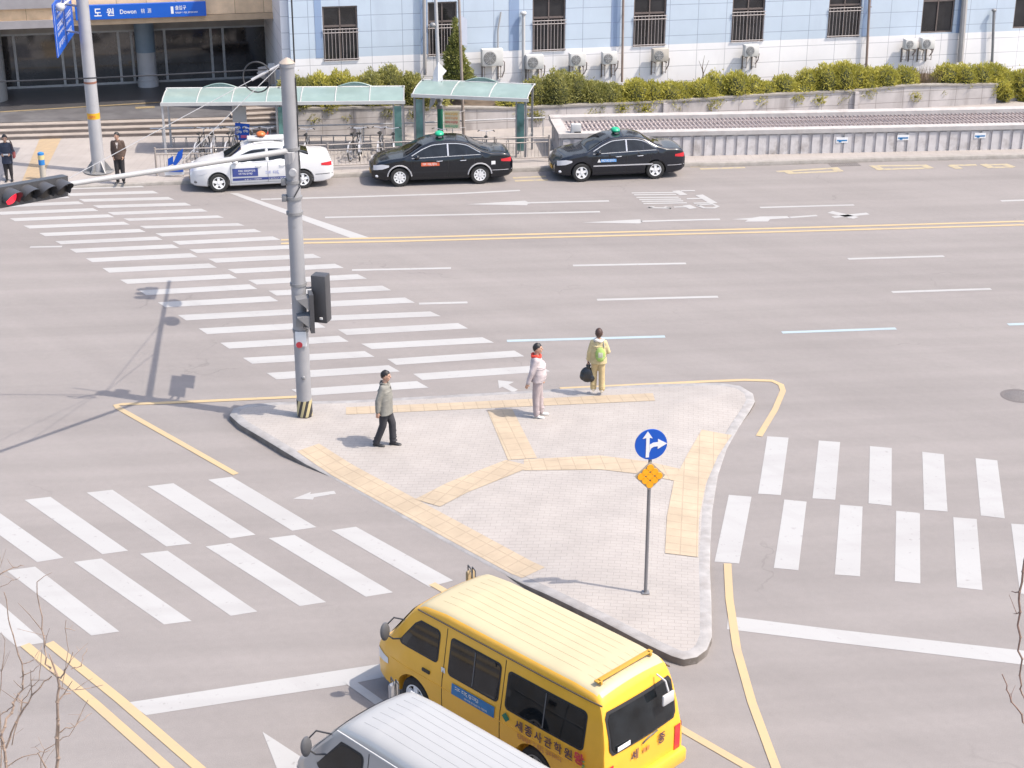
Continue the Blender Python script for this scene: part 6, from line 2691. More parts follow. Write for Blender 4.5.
# side lettering
INKV = mat('dark_van_lettering', (0.05, 0.02, 0.06), 0.5)
x = 1.55
for ch in '세종사관학원':
    sidetext('side_lettering', ch, INKV, yv, x, .83, .15, .17, vb, 1, .02)
    x -= .19
sidetext('side_emblem', '왕', REDP, yv, .42, .83, .19, .2, vb, 1, .045)
g = MB()
yy_ = vb.Y(1.85, .93) + .010
g.add([(1.83, yy_, .92), (1.75, yy_, 1.0), (1.67, yy_, .92), (1.75, yy_, .84)], [(0, 1, 2, 3)])
g.build('green_emblem', mat('dark_green_emblem', (0.01, 0.15, 0.09), 0.5), yv, smooth=False, recalc=False)
g = MB()
glyphs(g, (1.5, vb.Y(1.2, .7) + .007, .70), (-1, 0, 0), (0, 0, 1), .9, .08)
g.build('faint_lettering', mat('faint_orange', (0.5, 0.2, 0.08), 0.5), yv, smooth=False, recalc=False)
g = MB()
glyphs(g, (.3, vb.Y(.2, .8) + .010, .80), (-1, 0, 0), (0, 0, 1), .2, .13)
g.build('green_lettering', GREEN, yv, smooth=False, recalc=False)
st_ = vb.side([(x, .80, .98) for x in [1.98 + .90 * i / 8 for i in range(9)]], 1, .012).build('blue_sticker_panel', SKYB, yv)
g = MB()
glyphs(g, (2.80, vb.Y(2.5, .9) + .016, .89), (-1, 0, 0), (0, 0, 1), .5, .07)
glyphs(g, (2.6, vb.Y(2.5, .83) + .016, .825), (-1, 0, 0), (0, 0, 1), .5, .035)
g.build('sticker_lettering', SIGNW, st_, smooth=False, recalc=False)
g = MB()
yy_ = vb.Y(3.08, 1.1) + .01
g.add([(3.14, yy_, 1.03), (3.06, yy_, 1.03), (3.06, yy_, 1.13), (3.14, yy_, 1.13)], [(0, 1, 2, 3)])
g.add([(3.13, yy_, .86), (3.03, yy_, .86), (3.08, yy_, .93)], [(0, 1, 2)])
g.build('small_sticker', SIGNW, yv, smooth=False, recalc=False)
text('tail_lettering', '세', INKV, yv, (-.10, .30, .80), (0, -1, 0), (0, 0, 1), .17, .15, bold=.02, thick=.02)
text('tail_lettering', '종', INKV, yv, (-.10, -.28, .80), (0, -1, 0), (0, 0, 1), .17, .15, bold=.02, thick=.02)
g = MB()
for y in (.02, -.06):
    g.add([(-.122, y + .03, .9), (-.122, y - .03, .9), (-.122, y - .02, .83), (-.122, y + .02, .83)], [(0, 1, 2, 3)])
g.build('tail_emblem', mat('orange_emblem', (0.5, 0.2, 0.05), 0.5), yv, smooth=False, recalc=False)


def van_mirror(root, x, y, z, sg, big=.1):
    g = MB()
    g.tube([(x - .2, sg * (y - .08), z + .22), (x - .02, sg * (y + .03), z + .24), (x + .05, sg * (y + .12), z + .12)], .013, 5)
    g.tube([(x - .25, sg * (y - .02), z - .05), (x - .02, sg * (y + .06), z - .12), (x + .05, sg * (y + .12), z - .05)], .013, 5)
    t = g.build('mirror_arm', DARK, root)
    g = MB()
    g.ell((x + .05, sg * (y + .16), z + .02), (.05, .09, .16), 12, 8)
    g.build('mirror', GREYB, root)


van_mirror(yv, 4.22, .80, 1.28, 1)


def far_mirror(root, x, y, z, m):
    g = MB()
    for dx in (-.05, .05):
        g.tube([(x - .35, y + .22, z - .1), (x - .15 + dx, y + .08, z + .24), (x + dx, y, z + .22), (x + dx, y, z - .2)], .011, 5)
    t = g.build('mirror_arm', DARK, root)
    g = MB()
    g.rbox((x, y, z), (.07, .17, .30), .03)
    g.build('mirror', m, root)


far_mirror(yv, 4.38, -.95, 1.43, mat('beige_mirror', (0.36, 0.27, 0.15), 0.5))

# silver van in front
HS = 1.93
a_ = G(337, 728, 1.84)
fo = a_
us = Vector((-.716, .698, 0)).normalized()
ls_ = Vector((-us.y, us.x, 0))
LS = 4.75
org = Vector((a_.x, a_.y, 0)) - us * 3.72 - ls_ * .69
sv = thing('van', 'silver panel van with ribbed roof in the lower foreground, cut off by the picture edge', 'van', org, atan2(us.y, us.x))
topS = [(0, .60), (.02, 1.0), (.05, 1.3), (.11, 1.62), (.17, HS - .12), (.26, HS - .03), (.6, HS), (3.2, HS), (3.62, HS - .04), (3.80, HS - .15), (4.30, 1.24), (4.42, 1.08), (4.62, .96), (4.72, .8), (4.75, .62)]
widS = [(0, 1.50), (.08, 1.56), (.3, 1.60), (1, 1.61), (4.0, 1.60), (4.4, 1.54), (4.66, 1.38), (4.75, 1.2)]
pS = dict(L=LS, H=HS, top=topS, wid=widS, rad=[(0, .14), (.3, .2), (3.6, .2), (4.3, .12), (4.75, .12)], xf=3.70, xr=1.15, roof_x=3.78, tumble=.16,
          windows=[(.30, 1.8, 1.06, 1.55, 0, .5), (2.0, 3.0, 1.06, 1.55, 0, .5), (3.24, 4.10, 1.10, 1.62, .5, 0)],
          gaps=(1.9, 3.12), handle=(3.42, .93), ws=(3.86, 4.34), rail=WHITE)
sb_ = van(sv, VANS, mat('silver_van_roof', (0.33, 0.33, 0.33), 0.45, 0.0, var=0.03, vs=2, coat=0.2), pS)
van_mirror(sv, 4.12, .71, 1.40, 1)
far_mirror(sv, 4.50, -.98, 1.27, mat('mirror_grey', (0.4, 0.4, 0.42), 0.3, 0.5))
sb_.side([(x, .78, .98) for x in [3.2 + .7 * i / 6 for i in range(7)]], 1, .012).build('blue_door_panel', SKYB, sv)
tailpatch(sb_, -.56, .56, 1.09, 1.62, .028, 'rear_window', GLASS, sv, .05)

# ------------------------------------------------------------------ people (x forward, y left, z up)
def remeshed(mb, mats, vox, smooth_it=4):
    o = mb.build('tmp', mats)
    m = o.modifiers.new('r', 'REMESH')
    m.mode = 'VOXEL'
    m.voxel_size = vox
    m.use_smooth_shade = True
    s = o.modifiers.new('s', 'SMOOTH')
    s.factor = .5
    s.iterations = smooth_it
    dg = bpy.context.evaluated_depsgraph_get()
    dg.update()
    me = bpy.data.meshes.new_from_object(o.evaluated_get(dg))
    bpy.data.objects.remove(o)
    me.polygons.foreach_set('use_smooth', [True] * len(me.polygons))
    return me


def limb(g, pts, rs, n=12):
    """tapered limb with round ends"""
    pts = [Vector(p) for p in pts]
    P, R_ = [], []
    for i in range(len(pts) - 1):
        for k in range(5):
            f = k / 5
            P.append(pts[i].lerp(pts[i + 1], f))
            R_.append(rs[i] + (rs[i + 1] - rs[i]) * f)
    P.append(pts[-1])
    R_.append(rs[-1])
    g.tube(P, R_, n)
    for i, p in enumerate(pts):
        g.ell(p, (rs[i],) * 3, 10, 8)


def torso(g, rows, lean=0.0):
    """rows = (z, x, half depth, half width)"""
    R_ = []
    for z, x, d, w_ in rows:
        R_.append([Vector((x + lean * (z - rows[0][0]) + d * cos(a), w_ * sin(a), z)) for a in [2 * pi * k / 24 for k in range(24)]])
    g.rings(R_)


def person(label, loc, rz, P, cat='person'):
    H_ = P['H']
    k = H_ / 1.72
    t = thing('person', label, cat, loc, rz)
    lean = P.get('lean', 0.0)
    hz, nz, hc = .90 * k, 1.43 * k, 1.60 * k
    top = lambda z: lean * (z - .9 * k)
    hipw = .085 * k
    shw = P.get('sh', .185) * k
    legs = P['legs']      # (foot x, foot y, foot yaw, knee forward) left, right
    arms = P['arms']      # (elbow, hand) left, right; relative to the shoulder
    g = MB()
    torso(g, [(.82 * k, 0, .09 * k, .13 * k), (.92 * k, 0, .10 * k, .15 * k), (1.05 * k, 0, .09 * k, .13 * k), (1.22 * k, 0, .10 * k, .15 * k), (1.36 * k, 0, .09 * k, .165 * k), (1.42 * k, -.005, .06 * k, .10 * k)], lean)
    nx = top(1.45 * k)
    hd = P.get('head', 0.0)
    Rh = Matrix.Rotation(hd, 3, 'Z') @ Matrix.Rotation(P.get('nod', 0.05), 3, 'Y')
    hcv = Vector((nx + .025, 0, hc))
    limb(g, [(nx - .01, 0, 1.38 * k), hcv + Vector((-.01, 0, -.06))], [.06 * k, .052 * k])

    def hp(x, y, z):
        return hcv + Rh @ Vector((x, y, z))
    g.ell(hp(-.005, 0, .015), (.098, .077, .105), 18, 14, Rh)
    g.ell(hp(.022, 0, -.045), (.068, .058, .075), 14, 10, Rh)
    g.ell(hp(.03, 0, -.095), (.045, .038, .03), 12, 8, Rh)
    limb(g, [hp(.088, 0, .012), hp(.108, 0, -.018)], [.010, .015], 8)
    g.ell(hp(.078, 0, .03), (.02, .055, .012), 10, 6, Rh)
    g.ell(hp(.084, 0, -.058), (.014, .026, .012), 10, 6, Rh)
    for s in (-1, 1):
        g.ell(hp(-.01, s * .078, -.008), (.02, .009, .032), 10, 8, Rh)
        g.ell(hp(.065, s * .04, -.02), (.022, .018, .02), 10, 6, Rh)
    sh = {}
    el, ha = {}, {}
    for i, s in enumerate((1, -1)):
        S_ = Vector((top(1.36 * k), s * shw * .88, 1.36 * k))
        E_ = S_ + Vector(arms[i][0]) * k
        Hn = S_ + Vector(arms[i][1]) * k
        sh[s], el[s], ha[s] = S_, E_, Hn
        limb(g, [S_, E_, Hn], [.05 * k, .038 * k, .026 * k])
        d = (Hn - E_).normalized()
        inward = Vector((0, -s, 0))
        thumbd = Vector((1, 0, 0))
        inward = (inward - d * inward.dot(d)).normalized()
        thumbd = d.cross(inward)
        if thumbd.x < 0:
            thumbd = -thumbd
        pc = Hn + d * .045
        Rp = Matrix((thumbd, inward, d)).transposed()
        g.ell(pc, (.038, .016, .05), 12, 8, Rp)
        curl = P.get('curl', (.35, .35))[i]
        for q, (off, ln) in enumerate(((-.027, .062), (-.009, .074), (.010, .080), (.028, .072))):
            b0 = pc + thumbd * off + d * .03
            a1 = b0 + (d * cos(curl * .6) + inward * sin(curl * .6)) * ln * .45
            a2 = a1 + (d * cos(curl * 1.8) + inward * sin(curl * 1.8)) * ln * .32
            a3 = a2 + (d * cos(curl * 2.8) + inward * sin(curl * 2.8)) * ln * .23
            g.tube([b0, a1, a2, a3], [.0095, .009, .0085, .007], 7)
        b0 = Hn + d * .02 + thumbd * .022
        g.tube([b0, b0 + (thumbd * .7 + d * .7 + inward * .2).normalized() * .035, b0 + (thumbd * .5 + d * .9 + inward * .35).normalized() * .068], [.012, .011, .008], 7)
    ft, kn, hpj = {}, {}, {}
    for i, s in enumerate((1, -1)):
        fx, fy, yaw, kb = legs[i][:4]
        lift = legs[i][4] if len(legs[i]) > 4 else 0
        Hj = Vector((0, s * hipw, .88 * k))
        A_ = Vector((fx, fy, .085 * k + lift))
        K_ = Hj.lerp(A_, .5) + Vector((kb, 0, 0.01))
        hpj[s], kn[s], ft[s] = Hj, K_, A_
        limb(g, [Hj, K_, A_], [.08 * k, .055 * k, .038 * k])
        dd_ = Vector((cos(yaw), sin(yaw), -lift * 1.2))
        limb(g, [A_ + Vector((0, 0, -.045)), A_ + dd_ * .11 + Vector((0, 0, -.058))], [.030, .016])
    me = remeshed(g, SKIN, .0085, 2)
    # eyes and mouth join the same mesh
    bm = bmesh.new()
    bm.from_mesh(me)
    me.materials.append(BLACK)
    me.materials.append(mat('lips', (0.32, 0.12, 0.1), 0.5))
    ex = MB()
    for s in (-1, 1):
        ex.ell(hp(.082, s * .031, .012), (.008, .013, .006), 8, 6, Rh, 1)
        ex.ell(hp(.088, s * .032, .033), (.006, .018, .004), 8, 6, Rh, 1)
    ex.ell(hp(.092, 0, -.056), (.008, .022, .005), 8, 6, Rh, 2)
    vs = [bm.verts.new(v) for v in ex.v]
    for f, m in zip(ex.f, ex.m):
        ff = bm.faces.new([vs[i] for i in f])
        ff.material_index = m
    bm.to_mesh(me)
    bm.free()
    me.polygons.foreach_set('use_smooth', [True] * len(me.polygons))
    link('body', me, t)
    # hair
    hm = P.get('hair', HAIR)
    hl = P.get('hairlen', 0)
    rnd = random.Random(int(loc[0] * 100))
    g = MB()
    hv, rows_ = [], 14
    hs = MB()
    ex_ = 1.065 + hl * 3
    for i in range(1, rows_):
        th = pi * i / rows_
        for j in range(22):
            an = 2 * pi * j / 22
            hv.append((sin(th) * cos(an), sin(th) * sin(an), cos(th)))
    pts = []
    for x_, y_, z_ in hv:
        wv_ = 1 + .035 * sin(9 * x_ + 3) * cos(8 * y_ + 5 * z_) + rnd.uniform(-.015, .02)
        pts.append(hp(-.008 + x_ * .098 * ex_ * wv_, y_ * .079 * ex_ * wv_, .017 + z_ * .107 * ex_ * wv_))
    pts.append(hp(-.008, 0, .017 + .107 * ex_))
    fs_ = []
    for i in range(rows_ - 2):
        for j in range(22):
            q = (i * 22 + j, i * 22 + (j + 1) % 22, (i + 1) * 22 + (j + 1) % 22, (i + 1) * 22 + j)
            cx_ = sum(hv[t_][0] for t_ in q) / 4
            cz_ = sum(hv[t_][2] for t_ in q) / 4
            if cz_ > -.10 + .70 * cx_ - hl * 14 * (cx_ < .1) + .05 * sin(j * 2.3):
                fs_.append(q)
    for j in range(22):
        fs_.append((len(pts) - 1, (j + 1) % 22, j))
    hs.add(pts, fs_)
    inner = [p.lerp(hcv, .13) for p in pts]
    hs.add(inner, [tuple(reversed(f)) for f in fs_])
    hs.build('hair', hm, t, recalc=False)
    # trousers
    g = MB()
    fl = P.get('flare', .062)
    torso(g, [(.80 * k, 0, .10 * k, .145 * k), (.90 * k, 0, .118 * k, .168 * k), (1.0 * k, 0, .11 * k, .155 * k), (1.04 * k, 0, .10 * k, .145 * k)], lean * .3)
    for s in (1, -1):
        A_ = ft[s]
        limb(g, [hpj[s] + Vector((0, 0, -.02)), kn[s], A_ + Vector((0, 0, .0))], [.105 * k, .082 * k, fl * k])
        for q in range(3):
            c = A_ + Vector((rnd.uniform(-.01, .03), 0, .02 + .04 * q))
            g.ell(c, (fl * k * 1.08, fl * k * 1.05, .018), 12, 6)
    for q in range(10):
        s = rnd.choice((1, -1))
        f = rnd.random()
        c = hpj[s].lerp(kn[s], f) if rnd.random() < .5 else kn[s].lerp(ft[s], f * .8)
        g.ell(c + Vector((rnd.uniform(-.02, .03), s * .01, 0)), (.075 * k, .07 * k, .016), 12, 6, Matrix.Rotation(rnd.uniform(-.5, .5), 3, 'Y'))
    link('trousers', remeshed(g, P['trousers'], .013, 3), t)
    # shoes
    for i, s in enumerate((1, -1)):
        A_ = ft[s]
        yaw = legs[i][2]
        lift = legs[i][4] if len(legs[i]) > 4 else 0
        d_ = Vector((cos(yaw), sin(yaw), -lift * 1.6)).normalized()
        sd_ = Vector((-d_.y, d_.x, 0)).normalized()
        up_ = d_.cross(sd_)
        R_ = Matrix((d_, sd_, up_)).transposed()
        g = MB()
        b0 = Vector((A_.x, A_.y, A_.z - .085 * k + .0))
        secs = []
        for xx, hw, hh in ((-.075, .028, .05), (-.06, .038, .075), (-.01, .040, .085), (.05, .043, .065), (.11, .047, .05), (.16, .040, .042), (.185, .02, .03)):
            ring = []
            for a in range(12):
                an = 2 * pi * a / 12
                ring.append(b0 + R_ @ Vector((xx, hw * cos(an), hh / 2 + hh / 2 * (1 if sin(an) > 0 else .98) * sin(an))))
            secs.append(ring)
        g.rings(secs)
        g.build('shoe', P['shoes'], t)
    # jacket
    g = MB()
    jl = P.get('jl', .80) * k
    jw = P.get('jw', 1.0)
    bel = P.get('belly', 0)
    rows = [(jl, 0, .135 * k * jw, .19 * k * jw), (jl + .03, 0, .135 * k * jw, .185 * k * jw), (1.0 * k, bel * .5, .13 * k * jw + bel * .5, .175 * k * jw), (1.15 * k, bel * .3, .13 * k * jw + bel * .3, .175 * k * jw), (1.30 * k, 0, .13 * k, .20 * k), (1.38 * k, -.005, .11 * k, .19 * k), (1.43 * k, -.01, .075 * k, .10 * k), (1.455 * k, -.01, .065 * k, .07 * k)]
    torso(g, rows, lean)
    for s in (1, -1):
        e0 = el[s]
        h0 = ha[s]
        limb(g, [sh[s] + Vector((0, -s * .015, .005)), e0, h0 + (e0 - h0).normalized() * .015], [.078 * k, .062 * k, .048 * k])
        for q in range(5):
            f = rnd.random()
            c = sh[s].lerp(e0, f) if q % 2 else e0.lerp(h0, f)
            g.ell(c, (.06 * k, .058 * k, .014), 10, 6, Matrix.Rotation(rnd.uniform(-.6, .6), 3, 'Y'))
    for q in range(8):
        z = rnd.uniform(jl, 1.3 * k)
        g.ell((top(z) + rnd.uniform(-.01, .012) + bel * .3, 0, z), (.133 * k * jw + bel * .4, .182 * k * jw, .014), 18, 6, Matrix.Rotation(rnd.uniform(-.25, .25), 3, 'Y') @ Matrix.Rotation(rnd.uniform(-.2, .2), 3, 'X'))
    link('jacket', remeshed(g, P['jacket'], .013, 3), t)
    col = P.get('collar')
    if col:
        g = MB()
        c0 = Vector((top(1.44 * k) - .01, 0, 1.435 * k))
        pts = [c0 + Vector((.085 * cos(a), .088 * sin(a), .012 * cos(a) * -1 + .012 * sin(3 * a))) for a in [2 * pi * q / 20 for q in range(21)]]
        cr_ = P.get('cr', .036)
        g.tube(pts, [cr_ + .006 * sin(q * 1.7) for q in range(21)], 8)
        g.build('collar', col, t)
    if P.get('extra'):
        P['extra'](t, k, top, sh, el, ha)
    return t


def cloth(name, c, v=.12, s=9):
    return mat(name, c, .85, var=v, vs=s, bump=.3, bs=30)


# 1 man in the grey jacket, walking to the right
DN = ((.02, .02, -.27), (-.09, -.02, -.50))


def x_man1(t, k, top, sh, el, ha):
    g = MB()
    g.obox((.128, -.02, .86), (.008, 0, 0), (0, .02, 0), (0, 0, .5))
    g.build('jacket_front', cloth('dark_shirt', (.05, .05, .055)), t)


foot = G(385, 446.5, .15)
person('man in a grey jacket and black trousers walking across the traffic island', (foot.x + .02, foot.y + .06, .15), radians(-12), dict(H=1.70, lean=.02, legs=((.13, .07, .0, .06), (-.19, -.07, -.1, .06, .0)), arms=(((-.04, .07, -.27), (-.02, .10, -.5)), ((-.09, -.07, -.26), (-.10, -.09, -.5))), jl=.76, jw=1.2,
       jacket=cloth('grey_jacket', (.20, .195, .175)), trousers=cloth('black_trousers', (.03, .03, .036)), shoes=mat('black_shoe', (.02, .02, .022), .4), head=.05, cr=.02, collar=cloth('grey_collar', (.15, .145, .13)), extra=x_man1, flare=.072))
# 2 man in the pale tracksuit
foot = G(537.5, 416.5, .15)
person('man in a pale grey tracksuit with a red collar standing on the island', (foot.x, foot.y, .15), radians(-6), dict(H=1.72, lean=-.06, belly=.05, legs=((.06, .10, .2, .0), (-.02, -.08, -.15, -.02)), arms=(((.03, .06, -.27), (.10, .04, -.50)), ((-.09, -.05, -.25), (-.17, -.05, -.50))), jl=.86, jw=1.2,
       jacket=cloth('pale_grey_track_top', (.42, .365, .37)), trousers=cloth('pink_grey_track_trousers', (.36, .30, .30)), shoes=mat('white_shoe', (.55, .55, .55), .5), head=.0, nod=-.05, collar=cloth('red_scarf', (.6, .05, .03)), flare=.07))


# 3 woman with the green backpack seen from behind
def x_w(t, k, top, sh, el, ha):
    g = MB()
    g.ell((-.20, -.06, 1.07), (.075, .135, .20), 16, 12)
    g.ell((-.24, -.06, .97), (.05, .11, .09), 14, 8)
    g.v = [tuple(Vector(v) * k + Vector((.0, 0, .03))) for v in g.v]
    b = link('backpack', remeshed(g, cloth('lime_backpack', (.30, .42, .12), .15, 6), .012, 2), t)
    g = MB()
    g.rbox((-.28, -.07, 1.08), (.012, .12, .14), .01)
    g.v = [tuple(Vector(v) * k + Vector((.0, 0, .03))) for v in g.v]
    g.build('backpack_pocket', cloth('pale_pocket', (.5, .5, .38)), b)
    for s in (-1, 1):
        g = MB()
        g.tube([(-.13, -.06 + s * .09, 1.28), (-.06, s * .11, 1.44), (.06, s * .11, 1.40), (.12, s * .11, 1.2), (-.02, s * .19 - .02, 1.0), (-.14, -.06 + s * .1, .98)], .016, 6)
        g.v = [tuple(Vector(v) * k) for v in g.v]
        g.build('backpack_strap', cloth('grey_strap', (.2, .2, .19)), t)


foot = G(597.5, 391, .15)
pw3 = person('woman in pale yellow clothes with a lime green backpack', (foot.x, foot.y, .15), radians(84), dict(H=1.50, legs=((.02, .10, .15, .02), (-.03, -.10, -.1, .0)), arms=(((-.02, .07, -.26), (.0, .10, -.49)), ((.0, -.09, -.24), (.12, -.03, -.30))), jl=.80, jw=1.24, sh=.19,
       jacket=cloth('cream_yellow_jacket', (.48, .395, .22)), trousers=cloth('pale_yellow_trousers', (.46, .36, .19)), shoes=mat('pale_shoe', (.5, .45, .36), .6), hair=HAIRB, hairlen=.01, head=.1, collar=cloth('white_scarf', (.6, .57, .53)), extra=x_w, flare=.085, curl=(1.1, .4)))
# black bag held in her left hand
Rw = Matrix.Rotation(radians(84), 3, 'Z')
hb = Vector((foot.x, foot.y, .15)) + Rw @ Vector((.0, (.175 * .88 + .10) * .872, (1.36 - .49) * .872 - .07))
t = thing('bag', 'shiny black bag hanging from the left hand of the woman with the green backpack', 'bag', (hb.x, hb.y, hb.z))
g = MB()
g.ell((-.02, .02, -.30), (.17, .10, .19), 18, 12)
g.ell((-.10, .0, -.34), (.10, .08, .10), 12, 8)
g.ell((.07, .0, -.37), (.11, .085, .11), 12, 8)
g.ell((.0, .0, -.12), (.05, .04, .09), 12, 8)
link('sack', remeshed(g, mat('shiny_black_plastic', (.022, .024, .028), .22, var=.3, vs=9, bump=.8, bs=12), .012, 1), t)
g = MB()
for s in (-1, 1):
    g.tube([(s * .03, 0, -.14), (s * .045, 0, -.06), (0, 0, .02)], .010, 6)
g.build('handle', BLACK, t)


# 4 man at the far kerb, hands in pockets, legs crossed
def x_m4(t, k, top, sh, el, ha):
    g = MB()
    g.add([(.142, 0, 1.18), (.122, -.045, 1.40), (.122, .045, 1.40)], [(0, 1, 2)])
    g.build('shirt', cloth('pale_shirt', (.5, .45, .42)), t, recalc=False)


foot = G(121, 182, .14)
person('man in a dark brown jacket standing hands in pockets by the big pale pole', (foot.x, foot.y, .13), radians(-88), dict(H=1.74, legs=((.02, .10, .3, .0), (.06, -.09, -.3, .0)), arms=(((-.05, .04, -.27), (.05, .0, -.46)), ((-.05, -.04, -.27), (.05, .0, -.46))), jl=.80, jw=1.05, sh=.19,
       jacket=cloth('dark_brown_jacket', (.07, .045, .035)), trousers=cloth('black_trousers_b', (.022, .02, .022)), shoes=mat('black_shoe', (.02, .02, .022), .4), head=-.55, extra=x_m4, flare=.06))


# 5 woman at the far left
def x_w5(t, k, top, sh, el, ha):
    g = MB()
    g.rbox((.19, .0, 1.03), (.06, .16, .05), .015)
    g.build('white_packet', WHITE, t) if False else None


foot = G(9.5, 180, .12)
person('woman in a navy coat and black leggings waiting at the far left kerb', (foot.x, foot.y, .1), radians(-80), dict(H=1.58, legs=((.0, .09, .1, .0), (.02, -.08, -.1, .0)), arms=(((-.02, .09, -.26), (.14, .0, -.33)), ((-.02, -.09, -.26), (.14, .0, -.33))), jl=.66, jw=1.06, sh=.18,
       jacket=cloth('navy_coat', (.028, .035, .06)), trousers=cloth('black_leggings', (.02, .018, .02)), shoes=mat('black_shoe', (.02, .02, .022), .4), hairlen=.03, head=.1, flare=.045, curl=(1.0, 1.0)))
q = Vector((foot.x, foot.y, .1)) + Matrix.Rotation(radians(-80), 3, 'Z') @ Vector((.20, .0, .95))
t = thing('handset', 'small white packet held in both hands by the woman in the navy coat', 'packet', q, radians(-80))
MB().rbox((0, 0, 0), (.07, .17, .05), .015).build('wrap', WHITE, t)
MB().rbox((.036, 0, 0), (.004, .1, .02), .002).build('label_strip', STEEL, t)
q = Vector((foot.x, foot.y, .1)) + Matrix.Rotation(radians(-80), 3, 'Z') @ Vector((.03, .25, .90))
t = thing('shoulder_bag', 'dull red shoulder bag at the side of the woman in the navy coat', 'bag', q, radians(-80))
g = MB()
g.rbox((0, 0, 0), (.24, .09, .22), .04)
g.build('pouch', cloth('dull_red_bag', (.20, .05, .05)), t)
g = MB()
g.tube([(.09, 0, .1), (.06, -.06, .42), (-.02, -.09, .50), (-.08, -.05, .40), (-.1, 0, .1)], .012, 6)
g.build('strap', cloth('dark_strap', (.05, .03, .03)), t)

# ------------------------------------------------------------------ bicycles
def bicycle(name, label, frame_m, basket=False, loc=(0, 0, 0), rz=0.0, child=False):
    t = thing(name, label, 'bicycle', loc, rz, 'bicycles parked under the shelters')
    R_ = .33 * (.8 if child else 1)
    wbx = 1.04 * (.85 if child else 1)
    for x in (0, wbx):
        g = MB()
        g.tube([(x + R_ * cos(a), 0, R_ + R_ * sin(a)) for a in [2 * pi * q / 28 for q in range(29)]], .02, 6, cap=False)
        w_ = g.build('wheel', RUBBER, t)
        g = MB()
        g.tube([(x + R_ * .93 * cos(a), 0, R_ + R_ * .93 * sin(a)) for a in [2 * pi * q / 28 for q in range(29)]], .009, 4, cap=False)
        for q in range(12):
            a = 2 * pi * q / 12
            g.tube([(x, .02 * (-1) ** q, R_), (x + R_ * .93 * cos(a), 0, R_ + R_ * .93 * sin(a))], .0025, 3)
        g.tube([(x, -.05, R_), (x, .05, R_)], .02, 8)
        g.build('rim', CHROME, w_)
    g = MB()
    bb_ = Vector((.43 * wbx, 0, R_ - .04))
    st_ = Vector((.30 * wbx, 0, .80))
    hd_ = Vector((.80 * wbx, 0, .86))
    hl_ = Vector((.84 * wbx, 0, .66))
    for a, b in ((bb_, st_), (st_ - Vector((-.01, 0, .08)), hd_), (bb_, hl_), (hd_, hl_)):
        g.tube([a, b], .018, 7)
    for s in (-1, 1):
        g.tube([bb_, (0, s * .05, R_)], .011, 5)
        g.tube([st_ - Vector((0, 0, .06)), (0, s * .05, R_)], .009, 5)
        g.tube([hl_, (wbx, s * .05, R_)], .014, 5)
    g.build('frame', frame_m, t)
    g = MB()
    top = hd_ + Vector((-.02, 0, .14))
    g.tube([hd_, top], .014, 6)
    g.tube([top + Vector((-.12, -.30, .03)), top + Vector((-.02, -.24, .04)), top, top + Vector((-.02, .24, .04)), top + Vector((-.12, .30, .03))], .012, 6)
    g.build('handlebar', CHROME, t)
    g = MB()
    for s in (-1, 1):
        g.tube([top + Vector((-.13, s * .30, .03)), top + Vector((-.03, s * .25, .04))], .019, 6)
    g.build('grip', BLACK, t)
    g = MB()
    g.tube([st_, st_ + Vector((-.02, 0, .12))], .013, 6)
    g.rings([[st_ + Vector((x, y * w_, .13 + h)) for y, h in ((-1, 0), (-.6, .03), (0, .035), (.6, .03), (1, 0), (0, -.02))] for x, w_ in ((-.16, .06), (-.08, .08), (.02, .04), (.12, .02))])
    g.build('saddle', BLACK, t)
    g = MB()
    g.lathe([(.01, .05), (.09, .05), (.09, .055), (.01, .055)], 18, bb_, 'Y')
    for s in (-1, 1):
        g.tube([bb_ + Vector((0, s * .06, 0)), bb_ + Vector((s * .11, s * .07, -s * .12))], .01, 5)
        g.box(bb_ + Vector((s * .11, s * .12, -s * .12)), (.09, .09, .02))
    g.tube([bb_ + Vector((0, .055, .085)), (0, .055, R_ + .03)], .006, 4)
    g.tube([bb_ + Vector((0, .055, -.085)), (0, .055, R_ - .03)], .006, 4)
    g.build('crank', GREYB, t)
    for x in (0, wbx):
        g = MB()
        rr = R_ + .035
        pp = [[Vector((x + rr * cos(a), y, R_ + rr * sin(a))) for y in (-.028, .028)] for a in [radians(20) + radians(150) * q / 12 for q in range(13)]]
        g.rings(pp, cap=False, closed=False)
        g.build('mudguard', STEEL, t, recalc=False)
    g = MB()
    g.tube([(0.02, .06, R_), (-.05, .14, .02)], .009, 5)
    g.build('kickstand', STEEL, t)
    if basket:
        g = MB()
        c = hd_ + Vector((.20, 0, .02))
        for z, w_ in ((-.12, .13), (-.04, .15), (.04, .165), (.11, .18)):
            g.tube([c + Vector((w_ * .8 * x, w_ * y, z)) for x, y in ((-1, -1), (1, -1), (1, 1), (-1, 1), (-1, -1))], .007, 4)
        for q in range(16):
            a = 2 * pi * q / 16
            g.tube([c + Vector((.105 * cos(a), .13 * sin(a), -.12)), c + Vector((.145 * cos(a), .18 * sin(a), .11))], .005, 3)
        g.build('basket', STEELD, t)
    return t


